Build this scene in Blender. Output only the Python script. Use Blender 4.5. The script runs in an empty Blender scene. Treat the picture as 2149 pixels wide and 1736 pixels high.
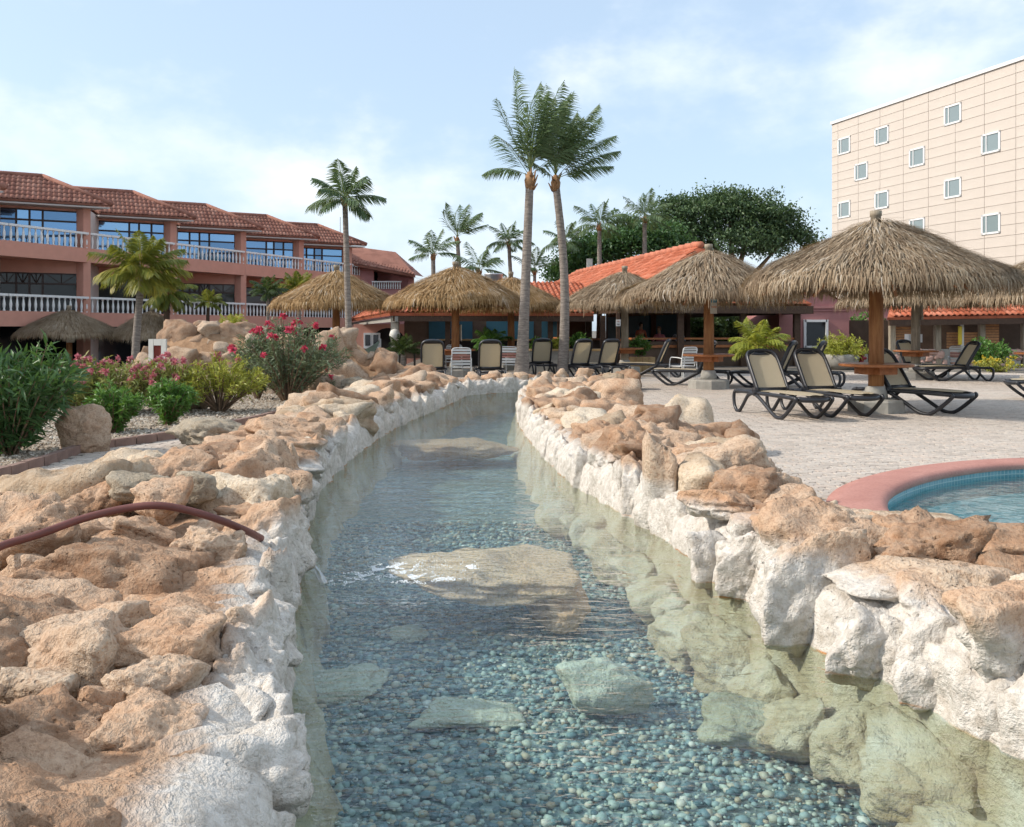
import bpy, bmesh, math, random
import numpy as np
from mathutils import Vector, Matrix
from mathutils.geometry import tessellate_polygon

R = math.radians
SC = bpy.context.scene
COL = SC.collection
random.seed(7)
rng = np.random.default_rng(11)

# ------------------------------------------------------------------ camera, sky, sun, exposure
CAM_H = 1.45            # eye height over the patio (z = 0); camera stands over the channel at x = y = 0
FPX, CX, HY = 1800.0, 1074.5, 692.0      # focal length / principal column / horizon row, in a 2149 px wide frame
cam_data = bpy.data.cameras.new('camera')
cam = bpy.data.objects.new('camera', cam_data)
COL.objects.link(cam)
cam.location = (0, 0, CAM_H)
cam.rotation_euler = (R(90), 0, 0)
cam_data.sensor_width = 36
cam_data.sensor_fit = 'HORIZONTAL'
cam_data.lens = 36 * FPX / 2149
cam_data.shift_y = -(868 - HY) / 2149
cam_data.clip_start = 0.05
cam_data.clip_end = 3000
SC.camera = cam

SUN_EL, SUN_AZ = R(37), math.atan2(-1.0, -0.12)    # from the left, a little from behind the camera
world = bpy.data.worlds.new('World')
SC.world = world
world.use_nodes = True
wn = world.node_tree
wn.nodes.clear()
w_out = wn.nodes.new('ShaderNodeOutputWorld')
w_bg = wn.nodes.new('ShaderNodeBackground')
w_sky = wn.nodes.new('ShaderNodeTexSky')
w_sky.sky_type = 'NISHITA'
w_sky.sun_disc = False
w_sky.sun_elevation = SUN_EL
w_sky.sun_rotation = SUN_AZ
w_sky.air_density = 1.0
w_sky.dust_density = 2.2
w_sky.ozone_density = 1.4
w_bg.inputs['Strength'].default_value = 0.15
w_tc = wn.nodes.new('ShaderNodeTexCoord')
w_map = wn.nodes.new('ShaderNodeMapping')
w_map.inputs['Scale'].default_value = (1, 1, 1.7)
w_map.inputs['Location'].default_value = (8.9, 0.7, 1.27)
w_n1 = wn.nodes.new('ShaderNodeTexNoise')
w_n1.inputs['Scale'].default_value = 3.4
w_n1.inputs['Detail'].default_value = 6
w_n1.inputs['Roughness'].default_value = 0.56
w_n1.inputs['Distortion'].default_value = 0.0
w_r = wn.nodes.new('ShaderNodeValToRGB')
w_r.color_ramp.interpolation = 'EASE'
w_r.color_ramp.elements[0].position = 0.42
w_r.color_ramp.elements[0].color = (0, 0, 0, 1)
w_r.color_ramp.elements[1].position = 0.66
w_r.color_ramp.elements[1].color = (1, 1, 1, 1)
w_n2 = wn.nodes.new('ShaderNodeTexNoise')
w_n2.inputs['Scale'].default_value = 5.0
w_n2.inputs['Detail'].default_value = 2
w_cc = wn.nodes.new('ShaderNodeValToRGB')
w_cc.color_ramp.elements[0].color = (4.2, 4.8, 5.4, 1)
w_cc.color_ramp.elements[1].color = (5.5, 5.65, 5.75, 1)
w_cc.color_ramp.elements[0].position = 0.35
w_cc.color_ramp.elements[1].position = 0.65
w_veil = wn.nodes.new('ShaderNodeMixRGB')
w_veil.inputs['Fac'].default_value = 0.55
w_veil.inputs['Color2'].default_value = (3.5, 4.4, 5.3, 1)
w_mix = wn.nodes.new('ShaderNodeMixRGB')
w_fac = wn.nodes.new('ShaderNodeMath')
w_fac.operation = 'MULTIPLY'
w_fac.inputs[1].default_value = 0.85
L = wn.links.new
L(w_tc.outputs['Generated'], w_map.inputs['Vector'])
L(w_map.outputs['Vector'], w_n1.inputs['Vector'])
L(w_map.outputs['Vector'], w_n2.inputs['Vector'])
L(w_n1.outputs['Fac'], w_r.inputs['Fac'])
L(w_n2.outputs['Fac'], w_cc.inputs['Fac'])
L(w_r.outputs['Color'], w_fac.inputs[0])
L(w_sky.outputs['Color'], w_veil.inputs['Color1'])
L(w_veil.outputs['Color'], w_mix.inputs['Color1'])
L(w_cc.outputs['Color'], w_mix.inputs['Color2'])
L(w_fac.outputs[0], w_mix.inputs['Fac'])
L(w_mix.outputs['Color'], w_bg.inputs['Color'])
L(w_bg.outputs['Background'], w_out.inputs['Surface'])

sun_data = bpy.data.lights.new('sun', 'SUN')
sun_data.energy = 2.8
sun_data.angle = R(2.0)
sun_data.color = (1.0, 0.93, 0.82)
sun = bpy.data.objects.new('sun', sun_data)
COL.objects.link(sun)
_sd = Vector((math.sin(SUN_AZ) * math.cos(SUN_EL), math.cos(SUN_AZ) * math.cos(SUN_EL), math.sin(SUN_EL)))
sun.rotation_euler = _sd.to_track_quat('Z', 'Y').to_euler()
sun.location = _sd * 60

SC.view_settings.view_transform = 'Standard'
SC.view_settings.look = 'None'
SC.view_settings.gamma = 1.0
SC.view_settings.use_curve_mapping = False
SC.view_settings.exposure = 0.54
SC.cycles.max_bounces = 5
SC.cycles.diffuse_bounces = 2
SC.cycles.glossy_bounces = 2
SC.cycles.adaptive_threshold = 0.03
SC.cycles.transparent_max_bounces = 8
SC.cycles.caustics_reflective = False
SC.cycles.caustics_refractive = False


def at(x, y, d):
    """pixel of the 2149 px wide photograph at distance d -> world point"""
    return Vector(((x - CX) / FPX * d, d, CAM_H - (y - HY) / FPX * d))


def gd(y, z=0.0):
    """distance at which a point of height z is seen on row y"""
    return FPX * (CAM_H - z) / (y - HY)


# ------------------------------------------------------------------ numpy noise
_perm = rng.permutation(256)
_perm = np.concatenate([_perm, _perm, _perm]).astype(np.int32)
_gr = rng.normal(size=(256, 3))
_gr /= np.linalg.norm(_gr, axis=1)[:, None]
_grT = [np.concatenate([g, g, g]).astype(np.float32) for g in _gr.T]


def perlin(p):
    p = np.asarray(p, np.float32)
    fl = np.floor(p)
    f = p - fl
    i = fl.astype(np.int32) & 255
    u = f * f * f * (f * (f * 6 - 15) + 10)
    x, y, z = f[:, 0], f[:, 1], f[:, 2]
    X, Y, Z = i[:, 0], i[:, 1], i[:, 2]
    g0, g1, g2 = _grT
    xs, ys, zs = (x, x - 1), (y, y - 1), (z, z - 1)

    def corner(dx, dy, dz):
        h = _perm[_perm[_perm[X + dx] + Y + dy] + Z + dz]
        return g0[h] * xs[dx] + g1[h] * ys[dy] + g2[h] * zs[dz]
    ux, uy, uz = u[:, 0], u[:, 1], u[:, 2]
    r = []
    for dz in (0, 1):
        a = corner(0, 0, dz)
        b = corner(0, 1, dz)
        a = a + ux * (corner(1, 0, dz) - a)
        b = b + ux * (corner(1, 1, dz) - b)
        r.append(a + uy * (b - a))
    return r[0] + uz * (r[1] - r[0])


def fbm(p, o=4, g=0.5):
    a, s, r = 1.0, 1.0, 0
    for k in range(o):
        r = r + a * perlin(p * s + 17.3 * k)
        a *= g
        s *= 2.03
    return r


def smooth(a, b, x):
    t = np.clip((x - a) / (b - a), 0, 1)
    return t * t * (3 - 2 * t)


# ------------------------------------------------------------------ node materials
class NM:
    def __init__(self, name):
        self.m = bpy.data.materials.new(name)
        self.m.use_nodes = True
        self.t = self.m.node_tree
        self.t.nodes.clear()
        self.out = self.t.nodes.new('ShaderNodeOutputMaterial')
        self.b = self.t.nodes.new('ShaderNodeBsdfPrincipled')
        self.link(self.b.outputs[0], self.out.inputs[0])

    def link(self, a, b):
        self.t.links.new(a, b)

    def new(self, kind, **kw):
        n = self.t.nodes.new('ShaderNode' + kind)
        for k, v in kw.items():
            setattr(n, k, v)
        return n

    def put(self, sock, v):
        if isinstance(v, bpy.types.NodeSocket):
            self.link(v, sock)
        elif isinstance(v, (tuple, list)) and len(v) == 3 and sock.type == 'RGBA':
            sock.default_value = (*v, 1)
        else:
            sock.default_value = v

    def coord(self, which='Object'):
        return self.new('TexCoord').outputs[which]

    def pos(self):
        return self.new('NewGeometry').outputs['Position'] if False else self.t.nodes.new('ShaderNodeNewGeometry').outputs['Position']

    def scale(self, vec, s):
        n = self.new('Mapping')
        self.put(n.inputs['Vector'], vec)
        n.inputs['Scale'].default_value = s
        return n.outputs[0]

    def noise(self, vec, scale, detail=4, rough=0.55, dist=0.0):
        n = self.new('TexNoise')
        self.put(n.inputs['Vector'], vec)
        n.inputs['Scale'].default_value = scale
        n.inputs['Detail'].default_value = detail
        n.inputs['Roughness'].default_value = rough
        n.inputs['Distortion'].default_value = dist
        return n.outputs['Fac']

    def voro(self, vec, scale, feature='F1', out='Distance'):
        n = self.new('TexVoronoi', feature=feature)
        self.put(n.inputs['Vector'], vec)
        n.inputs['Scale'].default_value = scale
        return n.outputs[out]

    def ramp(self, fac, stops, interp='LINEAR'):
        n = self.new('ValToRGB')
        cr = n.color_ramp
        cr.interpolation = interp
        while len(cr.elements) < len(stops):
            cr.elements.new(0.5)
        for e, (p, c) in zip(cr.elements, stops):
            e.position = p
            if isinstance(c, (int, float)):
                c = (c, c, c)
            e.color = (*c, 1)
        self.put(n.inputs['Fac'], fac)
        return n.outputs['Color']

    def mix(self, fac, a, b, mode='MIX'):
        n = self.new('MixRGB', blend_type=mode)
        self.put(n.inputs['Fac'], fac)
        self.put(n.inputs['Color1'], a)
        self.put(n.inputs['Color2'], b)
        return n.outputs[0]

    def math(self, op, a, b=0.0, clamp=False):
        n = self.new('Math', operation=op, use_clamp=clamp)
        self.put(n.inputs[0], a)
        self.put(n.inputs[1], b)
        return n.outputs[0]

    def attr(self, name):
        n = self.new('Attribute')
        n.attribute_name = name
        return n.outputs['Fac']

    def objrand(self):
        return self.new('ObjectInfo').outputs['Random']

    def sep(self, vec):
        n = self.new('SeparateXYZ')
        self.put(n.inputs[0], vec)
        return n.outputs

    def bump(self, h, strength=0.5, dist=0.02, normal=None):
        n = self.new('Bump')
        n.inputs['Strength'].default_value = strength
        n.inputs['Distance'].default_value = dist
        self.put(n.inputs['Height'], h)
        if normal is not None:
            self.link(normal, n.inputs['Normal'])
        return n.outputs[0]

    def set(self, color=None, rough=None, normal=None, spec=None, metal=None):
        b = self.b
        if color is not None:
            self.put(b.inputs['Base Color'], color)
        if rough is not None:
            self.put(b.inputs['Roughness'], rough)
        if normal is not None:
            self.link(normal, b.inputs['Normal'])
        if spec is not None:
            self.put(b.inputs['Specular IOR Level'], spec)
        if metal is not None:
            self.put(b.inputs['Metallic'], metal)
        return self.m

    def translucent(self, color, fac):
        t = self.new('BsdfTranslucent')
        self.put(t.inputs['Color'], color)
        mx = self.new('MixShader')
        mx.inputs[0].default_value = fac
        self.link(self.b.outputs[0], mx.inputs[1])
        self.link(t.outputs[0], mx.inputs[2])
        self.link(mx.outputs[0], self.out.inputs[0])
        return self.m


M = {}


def plain(name, color, rough=0.7, var=0.12, scale=6.0, bump=0.15, metal=None, spec=0.3):
    n = NM(name)
    v = n.noise(n.coord(), scale, 5, 0.6)
    c = n.ramp(v, [(0.25, tuple(x * (1 - var) for x in color)), (0.75, tuple(min(1, x * (1 + var)) for x in color))])
    nr = n.bump(n.noise(n.coord(), scale * 6, 3), bump, 0.01) if bump else None
    M[name] = n.set(c, rough, nr, spec, metal)
    return M[name]


def rock_mat(name, cream, orange, brown, whiten=True):
    n = NM(name)
    p = n.pos()
    rnd = n.objrand()
    big = n.noise(p, 2.2, 2, 0.6, 0.4)
    mid = n.noise(p, 7.0, 4, 0.65, 0.3)
    fine = n.noise(p, 42.0, 3, 0.7)
    t = n.math('ADD', n.math('MULTIPLY', big, 0.9), n.math('MULTIPLY', n.math('SUBTRACT', rnd, 0.5), 0.62))
    base = n.ramp(t, [(0.22, brown), (0.40, orange), (0.58, tuple((a + b) / 2 for a, b in zip(orange, cream))), (0.78, cream)])
    base = n.mix(n.ramp(mid, [(0.38, 0.75), (0.62, 0.0)]), base, n.mix(0.5, base, cream))
    base = n.mix(n.ramp(fine, [(0.32, 0.65), (0.54, 0.0)]), base, brown)
    pit = n.voro(p, 34.0)
    pitm = n.math('MULTIPLY', n.ramp(pit, [(0.10, 1.0), (0.26, 0.0)]), n.ramp(n.noise(p, 5.0, 3), [(0.50, 0.0), (0.62, 1.0)]))
    base = n.mix(n.math('MULTIPLY', pitm, 0.7), base, tuple(x * 0.45 for x in brown))
    if whiten:
        lime = n.attr('lime')
        edge = n.math('ADD', lime, n.math('MULTIPLY', n.math('SUBTRACT', mid, 0.5), 0.9))
        white = n.ramp(n.noise(p, 18.0, 5, 0.7), [(0.3, (0.44, 0.39, 0.33)), (0.6, (0.69, 0.65, 0.595))])
        base = n.mix(n.ramp(edge, [(0.34, 0.0), (0.80, 0.92)]), base, white)
        z = n.sep(p)[2]
        wet = n.ramp(n.math('ADD', n.math('MULTIPLY', z, 6.0), n.math('ADD', 1.0, n.math('MULTIPLY', n.math('SUBTRACT', mid, 0.5), 0.30))),
                     [(0.36, 1.0), (0.44, 0.0)])
        alg = n.ramp(n.noise(p, 3.5, 5, 0.6), [(0.3, (0.33, 0.235, 0.12)), (0.5, (0.50, 0.41, 0.27)), (0.7, (0.60, 0.54, 0.42))])
        base = n.mix(wet, base, alg)
        ring = n.ramp(n.math('ADD', n.math('MULTIPLY', z, 6.0), n.math('ADD', 1.0, n.math('MULTIPLY', n.math('SUBTRACT', n.noise(p, 4.0, 3), 0.5), 0.55))),
                      [(0.385, 0.0), (0.405, 0.9), (0.43, 0.9), (0.47, 0.0)])
        base = n.mix(n.math('MULTIPLY', ring, n.ramp(n.noise(p, 1.7, 2), [(0.50, 0.0), (0.58, 1.0)])), base, (0.50, 0.21, 0.06))
    h = n.math('ADD', n.math('MULTIPLY', mid, 1.0), n.math('MULTIPLY', fine, 0.75))
    h = n.math('SUBTRACT', h, n.math('MULTIPLY', pitm, 0.35))
    nr = n.bump(h, 0.9, 0.027)
    M[name] = n.set(base, 0.92, nr, 0.18)


rock_mat('rock', (0.57, 0.445, 0.33), (0.51, 0.305, 0.185), (0.27, 0.152, 0.088))
rock_mat('rock_grey', (0.42, 0.36, 0.28), (0.34, 0.27, 0.19), (0.20, 0.155, 0.11), False)
rock_mat('rock_pale', (0.66, 0.57, 0.45), (0.58, 0.45, 0.32), (0.36, 0.25, 0.16), False)
rock_mat('rock_mound', (0.50, 0.39, 0.29), (0.44, 0.285, 0.185), (0.26, 0.155, 0.095), False)
rock_mat('rock_sub', (0.58, 0.58, 0.46), (0.46, 0.44, 0.32), (0.28, 0.25, 0.15), False)
rock_mat('rock_sub_tan', (0.80, 0.53, 0.34), (0.70, 0.39, 0.21), (0.32, 0.20, 0.09), False)

# concrete pavers: value of each piece in attribute rnd
n = NM('paver')
v = n.attr('rnd')
c = n.ramp(v, [(0.0, (0.44, 0.375, 0.32)), (0.35, (0.505, 0.435, 0.375)), (0.7, (0.545, 0.475, 0.41)), (1.0, (0.53, 0.435, 0.365))])
c = n.mix(n.ramp(n.noise(n.pos(), 1.1, 5, 0.65), [(0.35, 0.14), (0.65, 0.0)]), c, (0.30, 0.26, 0.22))
c = n.mix(n.ramp(n.noise(n.pos(), 60, 3), [(0.35, 0.14), (0.6, 0.0)]), c, (0.22, 0.195, 0.17))
M['paver'] = n.set(c, 0.9, n.bump(n.noise(n.pos(), 90, 4), 0.25, 0.006), 0.2)

n = NM('paving_ground')
p = n.pos()
c = n.ramp(n.noise(p, 1.3, 6, 0.6), [(0.3, (0.25, 0.225, 0.19)), (0.7, (0.34, 0.30, 0.26))])
c = n.mix(n.ramp(n.noise(p, 30, 4), [(0.35, 0.4), (0.6, 0.0)]), c, (0.17, 0.15, 0.125))
c = n.mix(0.6, c, (0.13, 0.11, 0.095))
M['paving_ground'] = n.set(c, 0.95, n.bump(n.noise(p, 40, 4), 0.3, 0.01), 0.15)

n = NM('gravel')
v = n.attr('rnd')
c = n.ramp(v, [(0.0, (0.20, 0.15, 0.11)), (0.3, (0.40, 0.33, 0.26)), (0.75, (0.54, 0.47, 0.39)), (1.0, (0.62, 0.57, 0.50))])
M['gravel'] = n.set(c, 0.95, None, 0.15)
n = NM('gravel_ground')
p = n.pos()
c = n.ramp(n.voro(p, 32, out='Color'), [(0.1, (0.22, 0.17, 0.13)), (0.5, (0.42, 0.35, 0.28)), (0.9, (0.54, 0.47, 0.39))])
c = n.mix(n.ramp(n.noise(p, 2.0, 4), [(0.42, 0.4), (0.6, 0.0)]), c, (0.25, 0.18, 0.12))
M['gravel_ground'] = n.set(c, 0.95, n.bump(n.voro(p, 32), 0.8, 0.02), 0.15)

n = NM('pebble')
v = n.attr('rnd')
c = n.ramp(v, [(0.0, (0.045, 0.09, 0.10)), (0.25, (0.13, 0.21, 0.22)), (0.5, (0.26, 0.34, 0.31)), (0.75, (0.42, 0.47, 0.38)),
               (0.9, (0.38, 0.29, 0.18)), (1.0, (0.64, 0.65, 0.57))])
M['pebble'] = n.set(c, 0.5, None, 0.4)
n = NM('bed')
p = n.pos()
c = n.ramp(n.voro(p, 26, out='Color'), [(0.1, (0.07, 0.12, 0.12)), (0.5, (0.19, 0.25, 0.24)), (0.9, (0.36, 0.40, 0.33))])
c = n.mix(n.ramp(n.noise(p, 1.2, 4), [(0.42, 0.0), (0.62, 0.45)]), c, (0.16, 0.17, 0.12))
M['bed'] = n.set(c, 0.8, n.bump(n.voro(p, 26), 0.7, 0.03), 0.3)


def water_mat(name, tint, s1, s2, str1, wind=(1, 2.6, 1)):
    """clear water: Fresnel mix of mirror reflection and tinted see-through"""
    n = NM(name)
    p = n.scale(n.pos(), wind)
    a = n.noise(p, s1, 3, 0.5, 0.6)
    b = n.noise(p, s2, 2, 0.5, 0.3)
    calm = n.ramp(n.noise(n.pos(), 0.55, 2), [(0.35, 0.35), (0.65, 1.0)])
    h = n.math('MULTIPLY', n.math('ADD', a, n.math('MULTIPLY', b, 0.35)), calm)
    nr = n.bump(h, str1, 0.05)
    lw = n.new('LayerWeight')                    # Schlick's Fresnel, the same from above and from below
    lw.inputs['Blend'].default_value = 0.5
    n.link(nr, lw.inputs['Normal'])
    refl = n.math('ADD', 0.022, n.math('MULTIPLY', 0.978, n.math('POWER', lw.outputs['Facing'], 4.1)), True)
    gl = n.new('BsdfGlossy')
    gl.inputs['Roughness'].default_value = 0.015
    n.link(nr, gl.inputs['Normal'])
    tr = n.new('BsdfTransparent')
    tr.inputs['Color'].default_value = (*tint, 1)
    mx = n.new('MixShader')
    n.link(refl, mx.inputs[0])
    n.link(tr.outputs[0], mx.inputs[1])
    n.link(gl.outputs[0], mx.inputs[2])
    n.link(mx.outputs[0], n.out.inputs[0])
    n.t.nodes.remove(n.b)
    M[name] = n.m


water_mat('water', (0.82, 0.925, 0.94), 3.6, 14.0, 0.60)
water_mat('pool_water', (0.60, 0.84, 0.87), 2.6, 9.0, 0.30, (1, 1.6, 1))

n = NM('water_jet')
gl = n.new('BsdfGlossy')
gl.inputs['Roughness'].default_value = 0.05
tr = n.new('BsdfTransparent')
mx = n.new('MixShader')
mx.inputs[0].default_value = 0.35
n.link(tr.outputs[0], mx.inputs[1])
n.link(gl.outputs[0], mx.inputs[2])
n.link(mx.outputs[0], n.out.inputs[0])
M['water_jet'] = n.m
plain('foam', (0.85, 0.87, 0.88), 0.5, 0.04, 30, 0)
plain('pool_floor', (0.50, 0.76, 0.79), 0.6, 0.1, 2, 0)
n = NM('pool_tile')
bk = n.new('TexBrick')
bk.offset = 0
n.put(bk.inputs['Vector'], n.scale(n.coord('UV'), (1, 1, 1)))
bk.inputs['Color1'].default_value = (0.12, 0.24, 0.29, 1)
bk.inputs['Color2'].default_value = (0.18, 0.31, 0.36, 1)
bk.inputs['Mortar'].default_value = (0.35, 0.42, 0.42, 1)
bk.inputs['Scale'].default_value = 1
bk.inputs['Brick Width'].default_value = 0.05
bk.inputs['Row Height'].default_value = 0.05
bk.inputs['Mortar Size'].default_value = 0.004
M['pool_tile'] = n.set(bk.outputs[0], 0.25)

n = NM('coping')
p = n.pos()
c = n.ramp(n.noise(p, 3, 5, 0.6), [(0.3, (0.40, 0.185, 0.15)), (0.7, (0.49, 0.25, 0.205))])
c = n.mix(n.ramp(n.noise(p, 45, 4), [(0.36, 0.35), (0.55, 0.0)]), c, (0.28, 0.12, 0.10))
M['coping'] = n.set(c, 0.85, n.bump(n.noise(p, 120, 3), 0.3, 0.004), 0.25)

n = NM('thatch')
v = n.attr('rnd')
c = n.ramp(v, [(0.0, (0.14, 0.095, 0.06)), (0.3, (0.27, 0.197, 0.128)), (0.6, (0.40, 0.305, 0.205)), (0.85, (0.50, 0.41, 0.30)), (1.0, (0.60, 0.54, 0.46))])
c = n.mix(n.ramp(n.noise(n.pos(), 1.4, 4), [(0.40, 0.45), (0.6, 0.0)]), c, n.mix(0.6, c, (0.20, 0.155, 0.11)))
M['thatch'] = n.set(c, 0.85, None, 0.2)
n.translucent((0.45, 0.28, 0.10), 0.18)
n = NM('thatch_orange')
v = n.attr('rnd')
c = n.ramp(v, [(0.0, (0.16, 0.095, 0.04)), (0.3, (0.32, 0.20, 0.09)), (0.65, (0.45, 0.30, 0.155)), (0.88, (0.53, 0.41, 0.27)), (1.0, (0.64, 0.57, 0.47))])
M['thatch_orange'] = n.set(c, 0.85, None, 0.2)
n.translucent((0.5, 0.27, 0.06), 0.18)

n = NM('wood_post')
p = n.scale(n.coord(), (1, 1, 0.12))
c = n.ramp(n.noise(p, 22, 5, 0.65), [(0.3, (0.22, 0.085, 0.03)), (0.7, (0.40, 0.185, 0.07))])
M['wood_post'] = n.set(c, 0.65, n.bump(n.noise(p, 40, 4), 0.3, 0.01), 0.3)
n = NM('wood_grey')
p = n.scale(n.coord(), (1, 1, 0.12))
c = n.ramp(n.noise(p, 22, 5, 0.65), [(0.3, (0.20, 0.16, 0.115)), (0.7, (0.38, 0.32, 0.24))])
M['wood_grey'] = n.set(c, 0.75, n.bump(n.noise(p, 40, 4), 0.3, 0.01), 0.3)
plain('wood_table', (0.36, 0.135, 0.05), 0.45, 0.25, 14, 0.1)
plain('wood_dark', (0.075, 0.042, 0.026), 0.6, 0.3, 12, 0.15)
plain('wood_slat', (0.40, 0.19, 0.08), 0.6, 0.25, 12, 0.15)
plain('wood_pale', (0.50, 0.34, 0.17), 0.6, 0.2, 12, 0.15)
plain('concrete', (0.33, 0.31, 0.275), 0.9, 0.2, 7, 0.3)
plain('kerb', (0.25, 0.165, 0.135), 0.9, 0.25, 9, 0.3)
plain('pink_wall', (0.58, 0.285, 0.215), 0.9, 0.07, 2.5, 0.1)
plain('pink_wall_b', (0.42, 0.195, 0.185), 0.9, 0.07, 2.5, 0.1)
plain('pale_wall', (0.55, 0.47, 0.43), 0.9, 0.06, 2.5, 0.1)
plain('soffit', (0.48, 0.43, 0.40), 0.9, 0.05, 2.5, 0.05)
plain('white_paint', (0.74, 0.73, 0.72), 0.55, 0.05, 8, 0.05)
plain('off_white', (0.62, 0.60, 0.55), 0.6, 0.05, 8, 0.05)
plain('hotel_panel', (0.57, 0.50, 0.44), 0.8, 0.09, 0.45, 0.03)
plain('hotel_core', (0.44, 0.375, 0.315), 0.9, 0.05, 3, 0.0)
plain('frame_dark', (0.028, 0.022, 0.02), 0.5, 0.2, 10, 0)
plain('bronze_frame', (0.05, 0.03, 0.025), 0.5, 0.2, 10, 0)
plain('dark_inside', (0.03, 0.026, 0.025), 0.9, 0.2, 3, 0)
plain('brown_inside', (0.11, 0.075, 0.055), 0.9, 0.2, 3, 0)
plain('teal_panel', (0.03, 0.10, 0.14), 0.7, 0.15, 2, 0)
plain('curtain', (0.10, 0.085, 0.08), 0.9, 0.3, 5, 0)
plain('lounger_plastic', (0.022, 0.022, 0.026), 0.38, 0.2, 20, 0.03, spec=0.5)
plain('white_plastic', (0.70, 0.70, 0.68), 0.4, 0.05, 20, 0.02, spec=0.5)
plain('strap_red', (0.42, 0.20, 0.16), 0.5, 0.1, 20, 0.02)
plain('hydrant_red', (0.25, 0.025, 0.03), 0.45, 0.15, 20, 0.02)
plain('board_red', (0.16, 0.028, 0.02), 0.7, 0.2, 8, 0.05)
plain('sign_face', (0.55, 0.50, 0.42), 0.5, 0.15, 5, 0)
plain('sign_blue', (0.10, 0.24, 0.30), 0.5, 0.1, 5, 0)
plain('sign_orange', (0.55, 0.28, 0.18), 0.5, 0.1, 5, 0)
plain('ink', (0.05, 0.04, 0.04), 0.6, 0.0, 5, 0)
plain('metal_tank', (0.55, 0.55, 0.55), 0.35, 0.08, 3, 0.02, metal=0.6)
plain('metal_pole', (0.50, 0.50, 0.50), 0.4, 0.08, 3, 0.02, metal=0.3)
plain('lamp_globe', (0.75, 0.74, 0.70), 0.3, 0.0, 3, 0)
plain('hose_brown', (0.15, 0.055, 0.045), 0.5, 0.35, 3, 0.1)
plain('stem', (0.19, 0.13, 0.085), 0.9, 0.3, 20, 0.3)
plain('earth', (0.20, 0.15, 0.105), 0.95, 0.25, 2, 0.3)
plain('lower_paving', (0.22, 0.19, 0.155), 0.95, 0.2, 2, 0.2)

n = NM('lounger_mesh')
p = n.coord()
wv = n.math('MULTIPLY', n.noise(n.scale(p, (1, 6, 6)), 90, 2), 1.0)
c = n.ramp(wv, [(0.3, (0.46, 0.385, 0.27)), (0.7, (0.64, 0.55, 0.40))])
M['lounger_mesh'] = n.set(c, 0.7, None, 0.25)
n.translucent((0.50, 0.38, 0.20), 0.28)

n = NM('palm_trunk')
p = n.coord()
c = n.ramp(n.noise(n.scale(p, (1, 1, 3.5)), 7, 5, 0.6), [(0.3, (0.15, 0.125, 0.105)), (0.7, (0.33, 0.285, 0.25))])
rings = n.math('SINE', n.math('MULTIPLY', n.math('ADD', n.sep(p)[2], n.math('MULTIPLY', n.noise(p, 5, 2), 0.05)), 62.0))
c = n.mix(n.ramp(rings, [(0.75, 0.0), (1.0, 0.45)]), c, (0.11, 0.09, 0.075))
M['palm_trunk'] = n.set(c, 0.95, n.bump(n.noise(p, 30, 4), 0.6, 0.02), 0.15)
plain('palm_sheath', (0.30, 0.17, 0.085), 0.9, 0.4, 14, 0.4)


def leaf_mat(name, dark, mid, light, tr, fac=0.32, rough=0.45):
    n = NM(name)
    v = n.attr('rnd')
    c = n.ramp(v, [(0.0, dark), (0.55, mid), (1.0, light)])
    M[name] = n.set(c, rough, None, 0.35)
    n.translucent(tr, fac)


leaf_mat('frond', (0.068, 0.118, 0.058), (0.158, 0.228, 0.108), (0.344, 0.359, 0.179), (0.17, 0.23, 0.07))
leaf_mat('frond_yellow', (0.069, 0.115, 0.023), (0.218, 0.230, 0.040), (0.483, 0.368, 0.046), (0.30, 0.30, 0.04))
leaf_mat('frond_dark', (0.030, 0.054, 0.024), (0.072, 0.108, 0.036), (0.144, 0.180, 0.060), (0.10, 0.15, 0.03))
leaf_mat('tree_leaf', (0.037, 0.069, 0.033), (0.088, 0.144, 0.060), (0.188, 0.250, 0.106), (0.10, 0.16, 0.04), 0.22)
leaf_mat('oleander_dark', (0.031, 0.075, 0.027), (0.069, 0.144, 0.050), (0.150, 0.263, 0.088), (0.12, 0.22, 0.04), 0.25, 0.4)
leaf_mat('oleander_grey', (0.096, 0.132, 0.072), (0.192, 0.240, 0.138), (0.360, 0.408, 0.240), (0.15, 0.20, 0.07), 0.25)
leaf_mat('bush_green', (0.050, 0.112, 0.025), (0.112, 0.237, 0.056), (0.250, 0.400, 0.100), (0.16, 0.30, 0.04), 0.3, 0.4)
leaf_mat('bush_yellow', (0.179, 0.213, 0.034), (0.403, 0.414, 0.078), (0.582, 0.560, 0.134), (0.34, 0.34, 0.04), 0.3)
leaf_mat('bush_mixed', (0.138, 0.184, 0.052), (0.322, 0.345, 0.103), (0.483, 0.437, 0.149), (0.25, 0.28, 0.05), 0.3)
leaf_mat('bright_palm', (0.16, 0.20, 0.03), (0.36, 0.38, 0.06), (0.55, 0.52, 0.11), (0.45, 0.45, 0.06), 0.35)
leaf_mat('petal_pink', (0.42, 0.10, 0.13), (0.62, 0.20, 0.24), (0.72, 0.36, 0.38), (0.6, 0.2, 0.22), 0.25, 0.6)
leaf_mat('petal_red', (0.48, 0.03, 0.07), (0.66, 0.07, 0.13), (0.74, 0.18, 0.24), (0.62, 0.07, 0.12), 0.25, 0.6)
leaf_mat('petal_yellow', (0.5, 0.35, 0.02), (0.65, 0.5, 0.05), (0.7, 0.6, 0.15), (0.6, 0.5, 0.05), 0.25, 0.6)

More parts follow.
